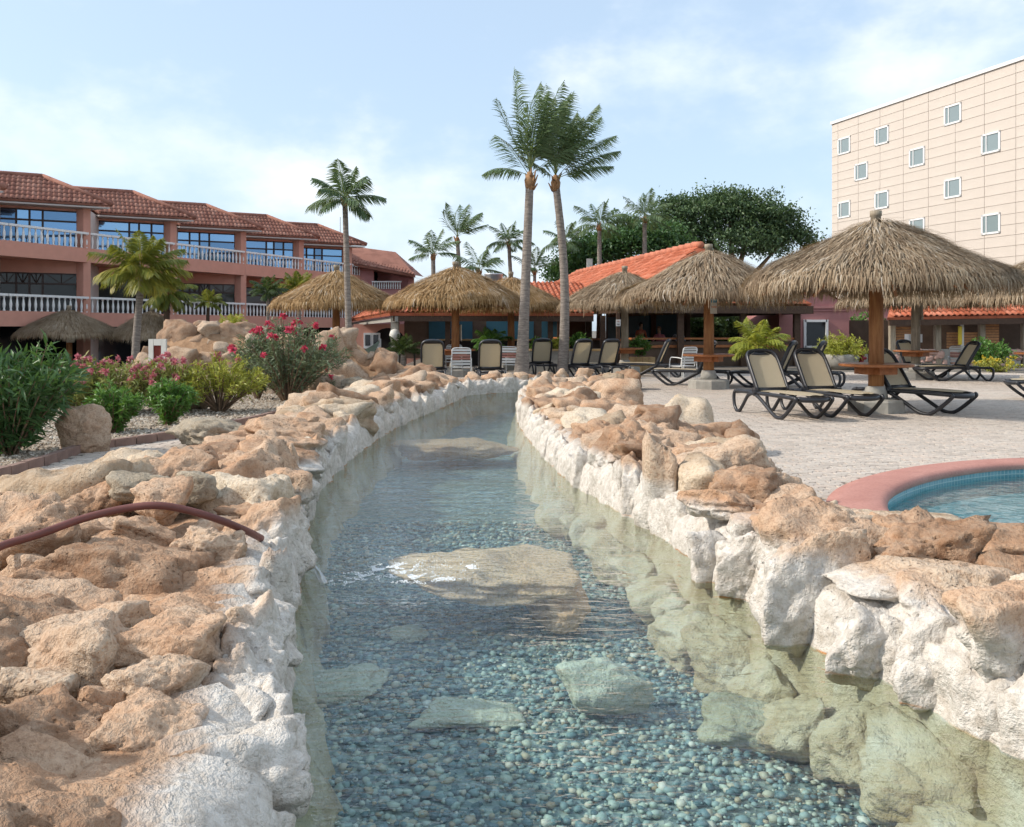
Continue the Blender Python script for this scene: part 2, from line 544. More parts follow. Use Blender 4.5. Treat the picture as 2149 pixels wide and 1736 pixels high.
for nm, cols in (('tile_dull', ((0.24, 0.102, 0.076), (0.31, 0.143, 0.104), (0.36, 0.19, 0.145))),
                 ('tile_bright', ((0.32, 0.085, 0.042), (0.45, 0.130, 0.068), (0.52, 0.20, 0.125)))):  # hotel roofs are a duller brown-red, the other roofs a brighter orange
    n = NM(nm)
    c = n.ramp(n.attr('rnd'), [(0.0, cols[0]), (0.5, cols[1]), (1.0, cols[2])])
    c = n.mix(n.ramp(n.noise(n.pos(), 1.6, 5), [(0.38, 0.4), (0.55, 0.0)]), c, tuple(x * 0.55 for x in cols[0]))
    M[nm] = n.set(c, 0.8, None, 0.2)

n = NM('window_glass')  # blue of the mirrored sky is put into the pane colour
M['window_glass'] = n.set(n.ramp(n.objrand(), [(0.0, (0.10, 0.18, 0.30)), (0.3, (0.19, 0.34, 0.56)), (1.0, (0.26, 0.43, 0.64))]), 0.05, None, 0.8, 0.85)
n = NM('window_glass_dark')
M['window_glass_dark'] = n.set(n.ramp(n.objrand(), [(0.0, (0.012, 0.013, 0.016)), (0.7, (0.03, 0.03, 0.034)), (1.0, (0.09, 0.08, 0.075))]), 0.08, None, 0.5)
n = NM('hotel_glass')
M['hotel_glass'] = n.set((0.22, 0.27, 0.28), 0.08, None, 0.6)


# ------------------------------------------------------------------ mesh helpers
class MB:
    def __init__(self):
        self.v, self.f, self.a, self.n = [], [], [], 0

    def add(self, verts, faces, a=0.5):
        verts = np.asarray(verts, float).reshape(-1, 3)
        off = self.n
        self.v.append(verts)
        self.f.extend([tuple(i + off for i in fc) for fc in faces])
        self.a.append(np.full(len(verts), a) if np.isscalar(a) else np.asarray(a, float))
        self.n += len(verts)
        return self

    def box(self, c, s, rz=0.0, a=0.5):
        x, y, z = s[0] / 2, s[1] / 2, s[2] / 2
        v = np.array([(-x, -y, -z), (x, -y, -z), (x, y, -z), (-x, y, -z), (-x, -y, z), (x, -y, z), (x, y, z), (-x, y, z)])
        if rz:
            cs, sn = math.cos(rz), math.sin(rz)
            v = np.stack([v[:, 0] * cs - v[:, 1] * sn, v[:, 0] * sn + v[:, 1] * cs, v[:, 2]], 1)
        return self.add(v + np.array(c), [(3, 2, 1, 0), (4, 5, 6, 7), (0, 1, 5, 4), (1, 2, 6, 5), (2, 3, 7, 6), (3, 0, 4, 7)], a)

    def hexa(self, p, a=0.5):
        """eight corners: bottom 4 counter-clockwise then top 4"""
        return self.add(p, [(3, 2, 1, 0), (4, 5, 6, 7), (0, 1, 5, 4), (1, 2, 6, 5), (2, 3, 7, 6), (3, 0, 4, 7)], a)

    def tube(self, path, rad, k=8, a=0.5, cap=True, sq=None):
        P = np.asarray([tuple(p) for p in path], float)
        m = len(P)
        rad = np.full(m, rad) if np.isscalar(rad) else np.asarray(rad, float)
        T = np.gradient(P, axis=0)
        T /= np.linalg.norm(T, axis=1)[:, None] + 1e-9
        up = np.array([0, 0, 1.0]) if abs(T[0][2]) < 0.9 else np.array([1.0, 0, 0])
        vs = []
        for i in range(m):
            s = np.cross(T[i], up)
            s /= np.linalg.norm(s) + 1e-9
            w = np.cross(s, T[i])
            up = w
            for j in range(k):
                th = 2 * math.pi * (j + 0.5) / k
                cx, cy = math.cos(th), math.sin(th)
                if sq:
                    q = max(abs(cx), abs(cy))
                    cx, cy = cx / q * sq[0], cy / q * sq[1]
                vs.append(P[i] + (s * cx + w * cy) * rad[i])
        f = [(i * k + j, i * k + (j + 1) % k, (i + 1) * k + (j + 1) % k, (i + 1) * k + j) for i in range(m - 1) for j in range(k)]
        if cap:
            f += [tuple(range(k - 1, -1, -1)), tuple((m - 1) * k + j for j in range(k))]
        return self.add(vs, f, a)

    def lathe(self, prof, k=12, c=(0, 0, 0), a=0.5):
        vs = [(c[0] + r * math.cos(2 * math.pi * j / k), c[1] + r * math.sin(2 * math.pi * j / k), c[2] + z) for r, z in prof for j in range(k)]
        m = len(prof)
        f = [(i * k + j, i * k + (j + 1) % k, (i + 1) * k + (j + 1) % k, (i + 1) * k + j) for i in range(m - 1) for j in range(k)]
        f += [tuple(range(k - 1, -1, -1)), tuple((m - 1) * k + j for j in range(k))]
        return self.add(vs, f, a)

    def prism(self, poly, z0, z1, a=0.5):
        k = len(poly)
        vs = [(x, y, z0) for x, y in poly] + [(x, y, z1) for x, y in poly]
        f = [tuple(range(k - 1, -1, -1)), tuple(range(k, 2 * k))] + [(i, (i + 1) % k, k + (i + 1) % k, k + i) for i in range(k)]
        return self.add(vs, f, a)

    def mesh(self, name, smooth_=False, attr='rnd'):
        me = bpy.data.meshes.new(name)
        V = np.concatenate(self.v) if self.v else np.zeros((0, 3))
        me.from_pydata(V.tolist(), [], self.f)
        if attr:
            at_ = me.attributes.new(attr, 'FLOAT', 'POINT')
            at_.data.foreach_set('value', np.concatenate(self.a).astype(np.float32))
        if smooth_:
            me.polygons.foreach_set('use_smooth', [True] * len(me.polygons))
        me.update()
        return me

    def build(self, name, mat, parent=None, smooth_=False, loc=(0, 0, 0), rot=(0, 0, 0), attr='rnd'):
        return obj(name, self.mesh(name, smooth_, attr), mat, parent, loc, rot)


def obj(name, me, mat=None, parent=None, loc=(0, 0, 0), rot=(0, 0, 0)):
    if mat is not None and not me.materials:
        me.materials.append(M[mat] if isinstance(mat, str) else mat)
    o = bpy.data.objects.new(name, me)
    COL.objects.link(o)
    o.location = loc
    o.rotation_euler = rot
    if parent is not None:
        o.parent = parent
    return o


def thing(name, label, cat, loc=(0, 0, 0), rz=0.0, group=None):
    o = bpy.data.objects.new(name, None)
    COL.objects.link(o)
    o.empty_display_size = 0.2
    o.location = loc
    o.rotation_euler = (0, 0, rz)
    return tag(o, label, cat, group)


def tag(o, label=None, cat=None, group=None, kind=None):
    if label:
        o['label'] = label
    if cat:
        o['category'] = cat
    if group:
        o['group'] = group
    if kind:
        o['kind'] = kind
    return o


def copy_tree(o, parent=None):
    c = o.copy()
    COL.objects.link(c)
    c.parent = parent
    for ch in list(o.children):
        copy_tree(ch, c)
    return c


def catmull(pts, per=6):
    P = [np.array(p, float) for p in pts]
    P = [2 * P[0] - P[1]] + P + [2 * P[-1] - P[-2]]
    out = []
    for i in range(1, len(P) - 2):
        for k in range(per):
            t = k / per
            out.append(0.5 * ((2 * P[i]) + (-P[i - 1] + P[i + 1]) * t + (2 * P[i - 1] - 5 * P[i] + 4 * P[i + 1] - P[i + 2]) * t * t
                              + (-P[i - 1] + 3 * P[i] - 3 * P[i + 1] + P[i + 2]) * t ** 3))
    out.append(P[-2])
    return out


def sheet(name, loops, z, mat, kind='structure'):
    """flat sheet from an outer loop and holes"""
    L3 = [[Vector((x, y, 0)) for x, y in lp] for lp in loops]
    tri = tessellate_polygon(L3)
    vs = [(p.x, p.y, z) for lp in L3 for p in lp]
    fs = []
    for t in tri:
        a, b, c = (Vector(vs[i]) for i in t)
        nz = (b - a).cross(c - a).z
        fs.append(tuple(t) if nz > 0 else tuple(reversed(t)))
    me = bpy.data.meshes.new(name)
    me.from_pydata(vs, [], fs)
    o = obj(name, me, mat)
    return tag(o, kind=kind)


def in_poly_np(xy, poly):
    """which of many points lie in a polygon"""
    xy = np.asarray(xy, float)
    P = np.asarray(poly, float)
    Q = np.roll(P, 1, 0)
    ins = np.zeros(len(xy), bool)
    x, y = xy[:, 0], xy[:, 1]
    for (xi, yi), (xj, yj) in zip(P, Q):
        if yi == yj:
            continue
        ins ^= ((yi > y) != (yj > y)) & (x < (xj - xi) * (y - yi) / (yj - yi) + xi)
    return ins

# ------------------------------------------------------------------ layout of the channel, pool and ground
WZ = -0.10            # water level
BED = -0.58
L_IN = [(-0.35, -2), (-0.42, 0), (-0.54, 1.5), (-0.71, 2.67), (-0.85, 3.21), (-0.97, 3.73), (-1.18, 4.67), (-1.47, 6.09), (-1.72, 7.38),
        (-1.87, 8.77), (-1.92, 11.0), (-1.76, 14.1), (-1.37, 17.1), (-1.02, 20.2)]
F_IN = [(-1.02, 20.2), (-0.3, 20.9), (0.5, 21.4), (1.7, 21.6), (2.7, 21.1)]
R_IN = [(3.0, -2), (2.6, 0), (2.25, 1.5), (1.95, 2.67), (1.73, 3.43), (1.64, 3.8), (1.50, 4.1), (1.42, 4.51), (1.29, 5.09), (1.21, 5.72),
        (1.07, 6.67), (0.77, 7.9), (0.53, 9.06), (0.29, 11.5), (0.12, 14.1), (0.10, 16.6), (0.28, 18.4), (0.85, 19.4), (2.0, 20.2), (2.7, 21.1)]


def dense(p, per=8):
    return np.array([(a[0], a[1]) for a in catmull([(x, y, 0) for x, y in p], per)])


LP, FP, RP = dense(L_IN), dense(F_IN), dense(R_IN)
CHANNEL = [tuple(p) for p in LP] + [tuple(p) for p in FP[1:]] + [tuple(p) for p in RP[::-1][1:]]


def frame_of(P, land):
    """arc length, tangents and land-side normals of a bank line; land = +1 left of travel, -1 right"""
    T = np.gradient(P, axis=0)
    T /= np.linalg.norm(T, axis=1)[:, None]
    N = np.stack([-T[:, 1], T[:, 0]], 1) * land
    S = np.concatenate([[0], np.cumsum(np.linalg.norm(np.diff(P, axis=0), axis=1))])
    return S, T, N


def edge_dist(xy):
    """signed distance inland from the water line"""
    best = np.full(len(xy), 1e9)
    for P in (LP, FP, RP):
        A, B = P[:-1], P[1:]
        AB = B - A
        for a, ab in zip(A, AB):
            t = np.clip(((xy - a) @ ab) / (ab @ ab), 0, 1)
            dd = np.linalg.norm(xy - (a + t[:, None] * ab), axis=1)
            best = np.minimum(best, dd)
    return best


POOL = [tuple(p) for p in dense([(2.80, 5.2), (2.80, 6.3), (3.15, 7.25), (3.86, 8.1), (4.75, 8.72), (5.6, 9.0), (7.5, 9.25), (10, 9.0), (12.5, 7.6), (13.2, 5.0),
                                 (12.4, 2.6), (10, 1.4), (7, 1.6), (5.0, 2.6), (3.7, 3.5), (2.95, 4.4), (2.80, 5.2)], 8)[:-1]]


def offset_loop(P, w):
    P = np.array(P)
    T = np.roll(P, -1, 0) - np.roll(P, 1, 0)
    T /= np.linalg.norm(T, axis=1)[:, None]
    N = np.stack([-T[:, 1], T[:, 0]], 1)
    area = sum(P[i][0] * P[(i + 1) % len(P)][1] - P[(i + 1) % len(P)][0] * P[i][1] for i in range(len(P)))
    return P + N * (-w if area > 0 else w)


SL, TL, NL = frame_of(LP, 1)
SF, TF, NF = frame_of(FP, 1)
SR, TR, NR = frame_of(RP, -1)
hole = [tuple(p) for p in (LP + NL * 0.3)] + [tuple(p) for p in (FP + NF * 0.3)[3:-3]] + [tuple(p) for p in (RP + NR * 0.3)[::-1][3:]]
# keep loops simple (no self-crossing at the far tip)
pool_mid = [tuple(p) for p in offset_loop(POOL, 0.2)]
GROUND_OUT = [(-14, -8), (70, -8), (900, 300), (900, 900), (-5.0, 900), (-5.0, 60), (-4.2, 25.5), (-30, 22.5), (-30, 8), (-14, -2)]
ground = sheet('patio', [GROUND_OUT, hole, pool_mid], 0.0, 'paving_ground')
lower = sheet('lower_ground', [[(-900, -8), (-3.0, -8), (-3.0, 900), (-900, 900)]], -1.05, 'lower_paving')
sheet('channel_bed', [[tuple(p) for p in hole]], BED, 'bed')
water_o = sheet('channel_water', [[tuple(p) for p in hole]], WZ, 'water')

# pool: basin, tile band, coping, water
basin = MB()
k = len(POOL)
basin.prism(POOL, -1.45, -1.40)
bo = basin.build('pool_floor', 'pool_floor')
tag(bo, kind='structure')
band = bpy.data.meshes.new('pool_wall')
Pn = np.array(POOL)
vs = [(x, y, 0.03) for x, y in POOL] + [(x, y, -0.26) for x, y in POOL] + [(x, y, -1.42) for x, y in POOL]
fs, mi = [], []
for r_ in (0, 1):
    for i in range(k):
        j = (i + 1) % k
        fs.append((r_ * k + i, r_ * k + j, (r_ + 1) * k + j, (r_ + 1) * k + i))
        mi.append(r_)
band.from_pydata(vs, [], fs)
uv = band.uv_layers.new(name='UVMap')
arc = np.concatenate([[0], np.cumsum(np.linalg.norm(np.diff(np.vstack([Pn, Pn[:1]]), axis=0), axis=1))])
for pi, poly in enumerate(band.polygons):
    i = pi % k
    us = (arc[i], arc[i + 1], arc[i + 1], arc[i])
    zs = [band.vertices[v].co.z for v in poly.vertices]
    for li, u_, z_ in zip(poly.loop_indices, us, zs):
        uv.data[li].uv = (u_, z_ + 2)
band.materials.append(M['pool_tile'])
band.materials.append(M['pool_floor'])
band.polygons.foreach_set('material_index', mi)
tag(obj('pool_wall', band), kind='structure')
sheet('pool_water', [[tuple(p) for p in offset_loop(POOL, -0.002)]], -0.05, 'pool_water')
prof = [(-0.03, 0.0), (-0.045, 0.03), (-0.03, 0.062), (0.02, 0.078), (0.12, 0.078), (0.30, 0.062), (0.42, 0.038), (0.44, -0.05)]
loops = [np.column_stack([offset_loop(POOL, o_), np.full(k, z_)]) for o_, z_ in prof]
cop = MB()
fs = [(r_ * k + i, r_ * k + (i + 1) % k, (r_ + 1) * k + (i + 1) % k, (r_ + 1) * k + i) for r_ in range(len(prof) - 1) for i in range(k)]
cop.add(np.vstack(loops), fs)
tag(cop.build('pool_coping', 'coping', smooth_=True), kind='structure')

# ------------------------------------------------------------------ rocks
_ICO = {}


def ico(sub):
    if sub not in _ICO:
        bm = bmesh.new()
        bmesh.ops.create_icosphere(bm, subdivisions=sub, radius=1)
        V = np.array([v.co[:] for v in bm.verts])
        F = [tuple(v.index for v in f.verts) for f in bm.faces]
        bm.free()
        _ICO[sub] = (V / np.linalg.norm(V, axis=1)[:, None], F)
    return _ICO[sub]


def rock_mesh(seed, size, sub, pits=0.3, blocky=0.5, rough=1.0, sharp=22):
    r = np.random.default_rng(seed)
    U, F = ico(sub)
    K = 9
    n_ = r.normal(size=(K, 3))
    n_ /= np.linalg.norm(n_, axis=1)[:, None]
    h = r.uniform(0.66, 0.98, K)
    ax = np.array([[1, 0, 0], [-1, 0, 0], [0, 1, 0], [0, -1, 0], [0, 0, 1], [0, 0, -1]], float)
    ax += r.normal(scale=0.20, size=ax.shape)
    ax /= np.linalg.norm(ax, axis=1)[:, None]
    n_ = np.vstack([n_, ax])
    h = np.concatenate([h, 1.02 - blocky * 0.25 * r.uniform(0.6, 1.2, 6)])
    off = (seed % 61) * 3.1
    # warped directions so that facets are not perfectly flat
    o_ = 2 if sub >= 5 else 1
    W = U + np.stack([0.20 * fbm(U * 1.9 + off + o, o_) for o in (0, 31, 67)], 1)
    d = np.maximum(W @ n_.T, 0) / h
    rad = (d ** sharp).sum(1) ** (-1.0 / sharp)
    P = U * rad[:, None] * np.array(size)
    s = float(np.mean(size))
    Q = P / s
    oc = {3: 2, 4: 3, 5: 3, 6: 4}[sub]
    disp = 0.10 * fbm(Q * 1.5 + off, 2)
    f2 = fbm(Q * 3.8 + off, oc, 0.55)
    disp += 0.085 * np.sign(f2) * np.abs(f2) ** 1.25          # broken, ledge-like relief
    if sub >= 4:
        ridg = np.abs(perlin(Q * 2.3 + off + 40))
        disp -= 0.085 * np.exp(-(ridg / 0.05) ** 2) * smooth(-0.05, 0.15, perlin(Q * 1.1 + off + 9))      # cracks
        hole_ = perlin(Q * 5.5 + off + 5) + (0.3 * perlin(Q * 13 + off) if sub >= 5 else 0)
        disp -= pits * 0.20 * smooth(0.28, 0.46, hole_)
    if sub >= 5:
        disp += 0.022 * fbm(Q * 12 + off, 2, 0.6)
    P = P + U * (disp * rough * s)[:, None]
    return P, F


_stones = []
N_TRI = [0]


def stone(parent, c, size, seed, rz=0.0, pits=0.3, blocky=0.5, mat='rock', lime=True, tilt=(0, 0), name='stone', detail=0, rough=1.0, sharp=22):
    """one stone of a bank at world point c, half sizes size"""
    d = math.hypot(c[0], c[1])
    q = max(size) / max(d, 0.5)
    sub = 6 if q > 0.14 else 5 if q > 0.040 else 4 if q > 0.013 else 3
    sub = min(6, sub + detail)
    P, F = rock_mesh(seed, size, sub, pits, blocky, rough, sharp)
    N_TRI[0] += len(F)
    rm = np.array(Matrix.Rotation(rz, 3, 'Z') @ Matrix.Rotation(tilt[0], 3, 'X') @ Matrix.Rotation(tilt[1], 3, 'Y'))
    P = P @ rm.T
    me = bpy.data.meshes.new(name)
    me.from_pydata(P.tolist(), [], F)
    me.polygons.foreach_set('use_smooth', [True] * len(F))
    if lime:
        Wp = P + np.array(c)
        ed = edge_dist(Wp[:, :2]) if sub <= 4 else edge_dist_grid(Wp[:, :2])
        near = 0.09 * smooth(6.5, 4.0, Wp[:, 1])
        lm = smooth(0.36 + near, 0.04, ed) * smooth(0.44 + near * 0.6, 0.20, Wp[:, 2])
        a = me.attributes.new('lime', 'FLOAT', 'POINT')
        a.data.foreach_set('value', lm.astype(np.float32))
    pl = parent.location if parent is not None else Vector((0, 0, 0))
    o = obj(name, me, mat, parent, Vector(c) - pl)
    return o


_EDX = np.arange(-6, 6.01, 0.1)
_EDY = np.arange(-1, 24.01, 0.1)
_gx, _gy = np.meshgrid(_EDX, _EDY)
_EDG = edge_dist(np.stack([_gx.ravel(), _gy.ravel()], 1)).reshape(_gx.shape)
_EDG = np.where(in_poly_np(np.stack([_gx.ravel(), _gy.ravel()], 1), CHANNEL).reshape(_gx.shape), -_EDG, _EDG)


def edge_dist_grid(xy):
    fx = np.clip((xy[:, 0] + 6) / 0.1, 0, len(_EDX) - 2)
    fy = np.clip((xy[:, 1] + 1) / 0.1, 0, len(_EDY) - 2)
    ix, iy = fx.astype(int), fy.astype(int)
    tx, ty = fx - ix, fy - iy
    return (_EDG[iy, ix] * (1 - tx) * (1 - ty) + _EDG[iy, ix + 1] * tx * (1 - ty) + _EDG[iy + 1, ix] * (1 - tx) * ty + _EDG[iy + 1, ix + 1] * tx * ty)


edge_dist = edge_dist_grid


def bank_core(parent, P, N, width, zs, name='core'):
    """rubble and mortar between the stones"""
    rows = []
    for p, nn, w in zip(P, N, width):
        offs = [(-0.16, BED - 0.06), (-0.10, BED + 0.10), (-0.04, -0.26), (0.01, -0.06), (0.03, 0.08), (0.08, zs * 0.6), (0.22, zs * 0.9)]
        offs += [(0.24 + (w - 0.24) * f, zs * (0.85 - 0.1 * f) if f < 0.6 else zs * 0.79 * (1 - f) / 0.4 - 0.05 * (f - 0.6) / 0.4) for f in np.linspace(0.11, 1, 9)]
        rows.append([(p[0] + nn[0] * o, p[1] + nn[1] * o, z) for o, z in offs])
    A = np.array(rows)
    # refine along the bank
    k = A.shape[0]
    t = np.linspace(0, k - 1, (k - 1) * 3 + 1)
    i = np.minimum(t.astype(int), k - 2)
    f = (t - i)[:, None, None]
    A = A[i] * (1 - f) + A[i + 1] * f
    m = A.shape[1]
    V = A.reshape(-1, 3)
    V[:, 2] += np.where(V[:, 2] > 0, 0.10 * fbm(V * 4.0, 3), 0)
    V[:, :2] += np.where(V[:, 2:3] < -0.15, 0.16, 0.05) * np.stack([fbm(V * 3.0 + 9, 3), fbm(V * 3.0 + 21, 3)], 1)
    n_ = A.shape[0]
    F = [(i * m + j, i * m + j + 1, (i + 1) * m + j + 1, (i + 1) * m + j) for i in range(n_ - 1) for j in range(m - 1)]
    ed = edge_dist(V[:, :2])
    near = 0.12 * smooth(6.5, 4.0, V[:, 1])
    lm = smooth(0.40 + near, 0.10, ed)
    mb = MB().add(V - np.array(parent.location), F, lm)
    return mb.build(name, 'rock', parent, smooth_=True, attr='lime')


n = NM('earth_rock')
p = n.pos()
c = n.ramp(n.noise(p, 6, 4, 0.65), [(0.3, (0.24, 0.145, 0.085)), (0.55, (0.42, 0.26, 0.155)), (0.75, (0.50, 0.38, 0.27))])
M['earth_rock'] = n.set(c, 0.95, n.bump(n.noise(p, 25, 5, 0.7), 1.0, 0.04), 0.15)

bankL = thing('rock_bank', 'wide bank of orange and white limestone rocks with a hose across it, on the left', 'rock wall', (-2.0, 8, 0))
bankR = thing('rock_bank', 'white-faced limestone rock bank between the channel and the swimming pool', 'rock wall', (1.8, 8, 0))
bankF = thing('rock_bank', 'low far rock wall closing the channel in front of the chairs', 'rock wall', (0.6, 21.6, 0))


def visible(x, y, m=0.9):
    return y > 1.0 and abs(x) < 0.72 * y + m


PLACED = {bankL: [], bankR: [], bankF: []}


def hero(bank, x, y, w, h, zc=0.24, pits=0.25, mat='rock', blocky=0.5, rz=None, depth=0.85, tilt=None, seed=None, rough=1.0, dist=None, sharp=22):
    d = dist or gd(y, zc)
    c = at(x, y, d)
    a = w / 2 / FPX * d
    b = a * depth
    tl = math.atan2(CAM_H - zc, d)
    ch = max((h / 2 / FPX * d - b * math.sin(tl) * 0.55) / math.cos(tl), 0.07)
    seed = seed or int(x * 7 + y * 13)
    r = random.Random(seed)
    PLACED[bank].append((c.x, c.y, min(a, b) * 0.98))
    # sink a little so that the stone sits in its bed
    return stone(bank, (c.x, c.y, c.z - 0.02), (a * 1.20, b * 1.22, ch * 1.30), seed, r.uniform(-0.25, 0.25) if rz is None else rz, pits, blocky, mat,
                 tilt=tilt or (r.uniform(-0.12, 0.12), r.uniform(-0.12, 0.12)), rough=rough, sharp=sharp)


# hand-placed stones of the left bank (photo column, row, width, height)
hero(bankL, 117, 1068, 290, 160, 0.20, 0.05, 'rock_pale', 0.35, sharp=8)
hero(bankL, 311, 1022, 143, 62, 0.40, 0.1, 'rock_grey', 0.5)
hero(bankL, 413, 1020, 78, 66, 0.42, 0.05, 'rock_grey', 0.8)
hero(bankL, 341, 1046, 102, 62, 0.42, 0.1, 'rock', 0.4)
hero(bankL, 230, 1108, 200, 66, 0.26, 0.3)
hero(bankL, 440, 1146, 130, 96, 0.27, 0.4, rough=1.5)
hero(bankL, 264, 1204, 330, 173, 0.24, 0.45, blocky=0.8, depth=0.7, rough=1.2)
hero(bankL, 82, 1240, 139, 100, 0.24, 0.3)
hero(bankL, 130, 1285, 197, 62, 0.26, 0.2)
hero(bankL, 242, 1296, 104, 67, 0.28, 0.3)
hero(bankL, 545, 1140, 140, 135, 0.16, 0.1, depth=0.7, blocky=0.7)
hero(bankL, 482, 1226, 185, 103, 0.20, 0.4)
hero(bankL, 425, 1292, 371, 112, 0.18, 0.12, depth=0.6, blocky=0.6)
hero(bankL, 175, 1390, 278, 212, 0.20, 0.3, blocky=0.6)
hero(bankL, 353, 1340, 231, 117, 0.28, 0.4)
hero(bankL, 470, 1370, 231, 168, 0.16, 0.35, rough=1.3)
hero(bankL, 330, 1428, 174, 134, 0.24, 0.3)
hero(bankL, 460, 1490, 313, 168, 0.12, 0.1, depth=0.7, blocky=0.6)
hero(bankL, 300, 1545, 231, 156, 0.20, 0.25)
hero(bankL, 450, 1650, 348, 235, 0.05, 0.3, depth=0.8, blocky=0.7)
hero(bankL, 592, 1025, 118, 92, 0.30, 0.9, rough=1.5)
hero(bankL, 555, 1082, 150, 66, 0.26, 0.2)
hero(bankL, 577, 967, 165, 72, 0.30, 0.2)
hero(bankL, 440, 988, 130, 74, 0.26, 0.2)
hero(bankL, 596, 938, 145, 56, 0.30, 0.15)
hero(bankL, 596, 906, 165, 66, 0.36, 0.5)
hero(bankL, 445, 906, 165, 54, 0.22, 0.4, 'rock_grey')
hero(bankL, 491, 930, 100, 40, 0.28, 0.2)
hero(bankL, 438, 957, 130, 48, 0.26, 0.2)
hero(bankL, 60, 1150, 120, 70, 0.18, 0.3)
hero(bankL, 40, 1480, 185, 168, 0.16, 0.3)
hero(bankL, 170, 1620, 255, 190, 0.10, 0.3)
hero(bankL, 105, 1545, 250, 170, 0.22, 0.4, blocky=0.6, rough=1.2)
hero(bankL, 55, 1670, 240, 190, 0.16, 0.3)
hero(bankL, 255, 1670, 210, 150, 0.16, 0.3)
hero(bankL, 215, 1490, 120, 80, 0.20, 0.3)
# right bank
hero(bankR, 1939, 1146, 160, 100, 0.34, 1.1, blocky=0.4, rough=1.4)
hero(bankR, 1745, 1124, 270, 112, 0.22, 0.3, depth=0.6)
hero(bankR, 1494, 1176, 99, 110, 0.08, 0.1, dist=5.35, depth=0.5, blocky=1.0, rough=0.75)
hero(bankR, 1572, 1185, 123, 150, 0.08, 0.15, dist=4.95, depth=0.5, blocky=1.0, rough=0.75)
hero(bankR, 1700, 1235, 236, 220, 0.08, 0.2, dist=4.35, depth=0.5, blocky=1.0, rough=0.75)
hero(bankR, 1995, 1212, 270, 70, 0.26, 0.3)
hero(bankR, 1840, 1350, 188, 160, 0.02, 0.15, dist=3.9, depth=0.5, blocky=1.0, rough=0.75)
hero(bankR, 1985, 1395, 200, 190, 0.0, 0.15, dist=3.55, depth=0.5, blocky=1.0, rough=0.75)
hero(bankR, 2010, 1275, 230, 100, 0.20, 0.3)
hero(bankR, 1890, 1098, 190, 44, 0.22, 0.15, 'rock_pale')
hero(bankR, 2095, 1185, 130, 80, 0.30, 0.4)
hero(bankR, 2090, 1132, 120, 60, 0.30, 0.4)
hero(bankR, 1576, 1104, 80, 60, 0.28, 0.2)
hero(bankR, 1558, 1018, 140, 80, 0.34, 0.4, blocky=0.7)
hero(bankR, 1640, 1014, 84, 60, 0.34, 0.6, blocky=0.7)
hero(bankR, 1653, 1046, 110, 44, 0.30, 0.3)
hero(bankR, 1519, 1058, 165, 56, 0.30, 0.3)
hero(bankR, 1430, 882, 118, 92, 0.28, 0.3, 'rock_pale')
hero(bankR, 1288, 824, 106, 50, 0.42, 0.2)
hero(bankR, 1490, 955, 130, 70, 0.26, 0.1, 'rock_pale')
hero(bankR, 1345, 950, 130, 58, 0.34, 0.1, blocky=0.7)
hero(bankR, 1390, 880, 110, 60, 0.30, 0.3)
hero(bankR, 2140, 1330, 259, 200, 0.06, 0.2, dist=3.3, depth=0.5, blocky=1.0, rough=0.75)


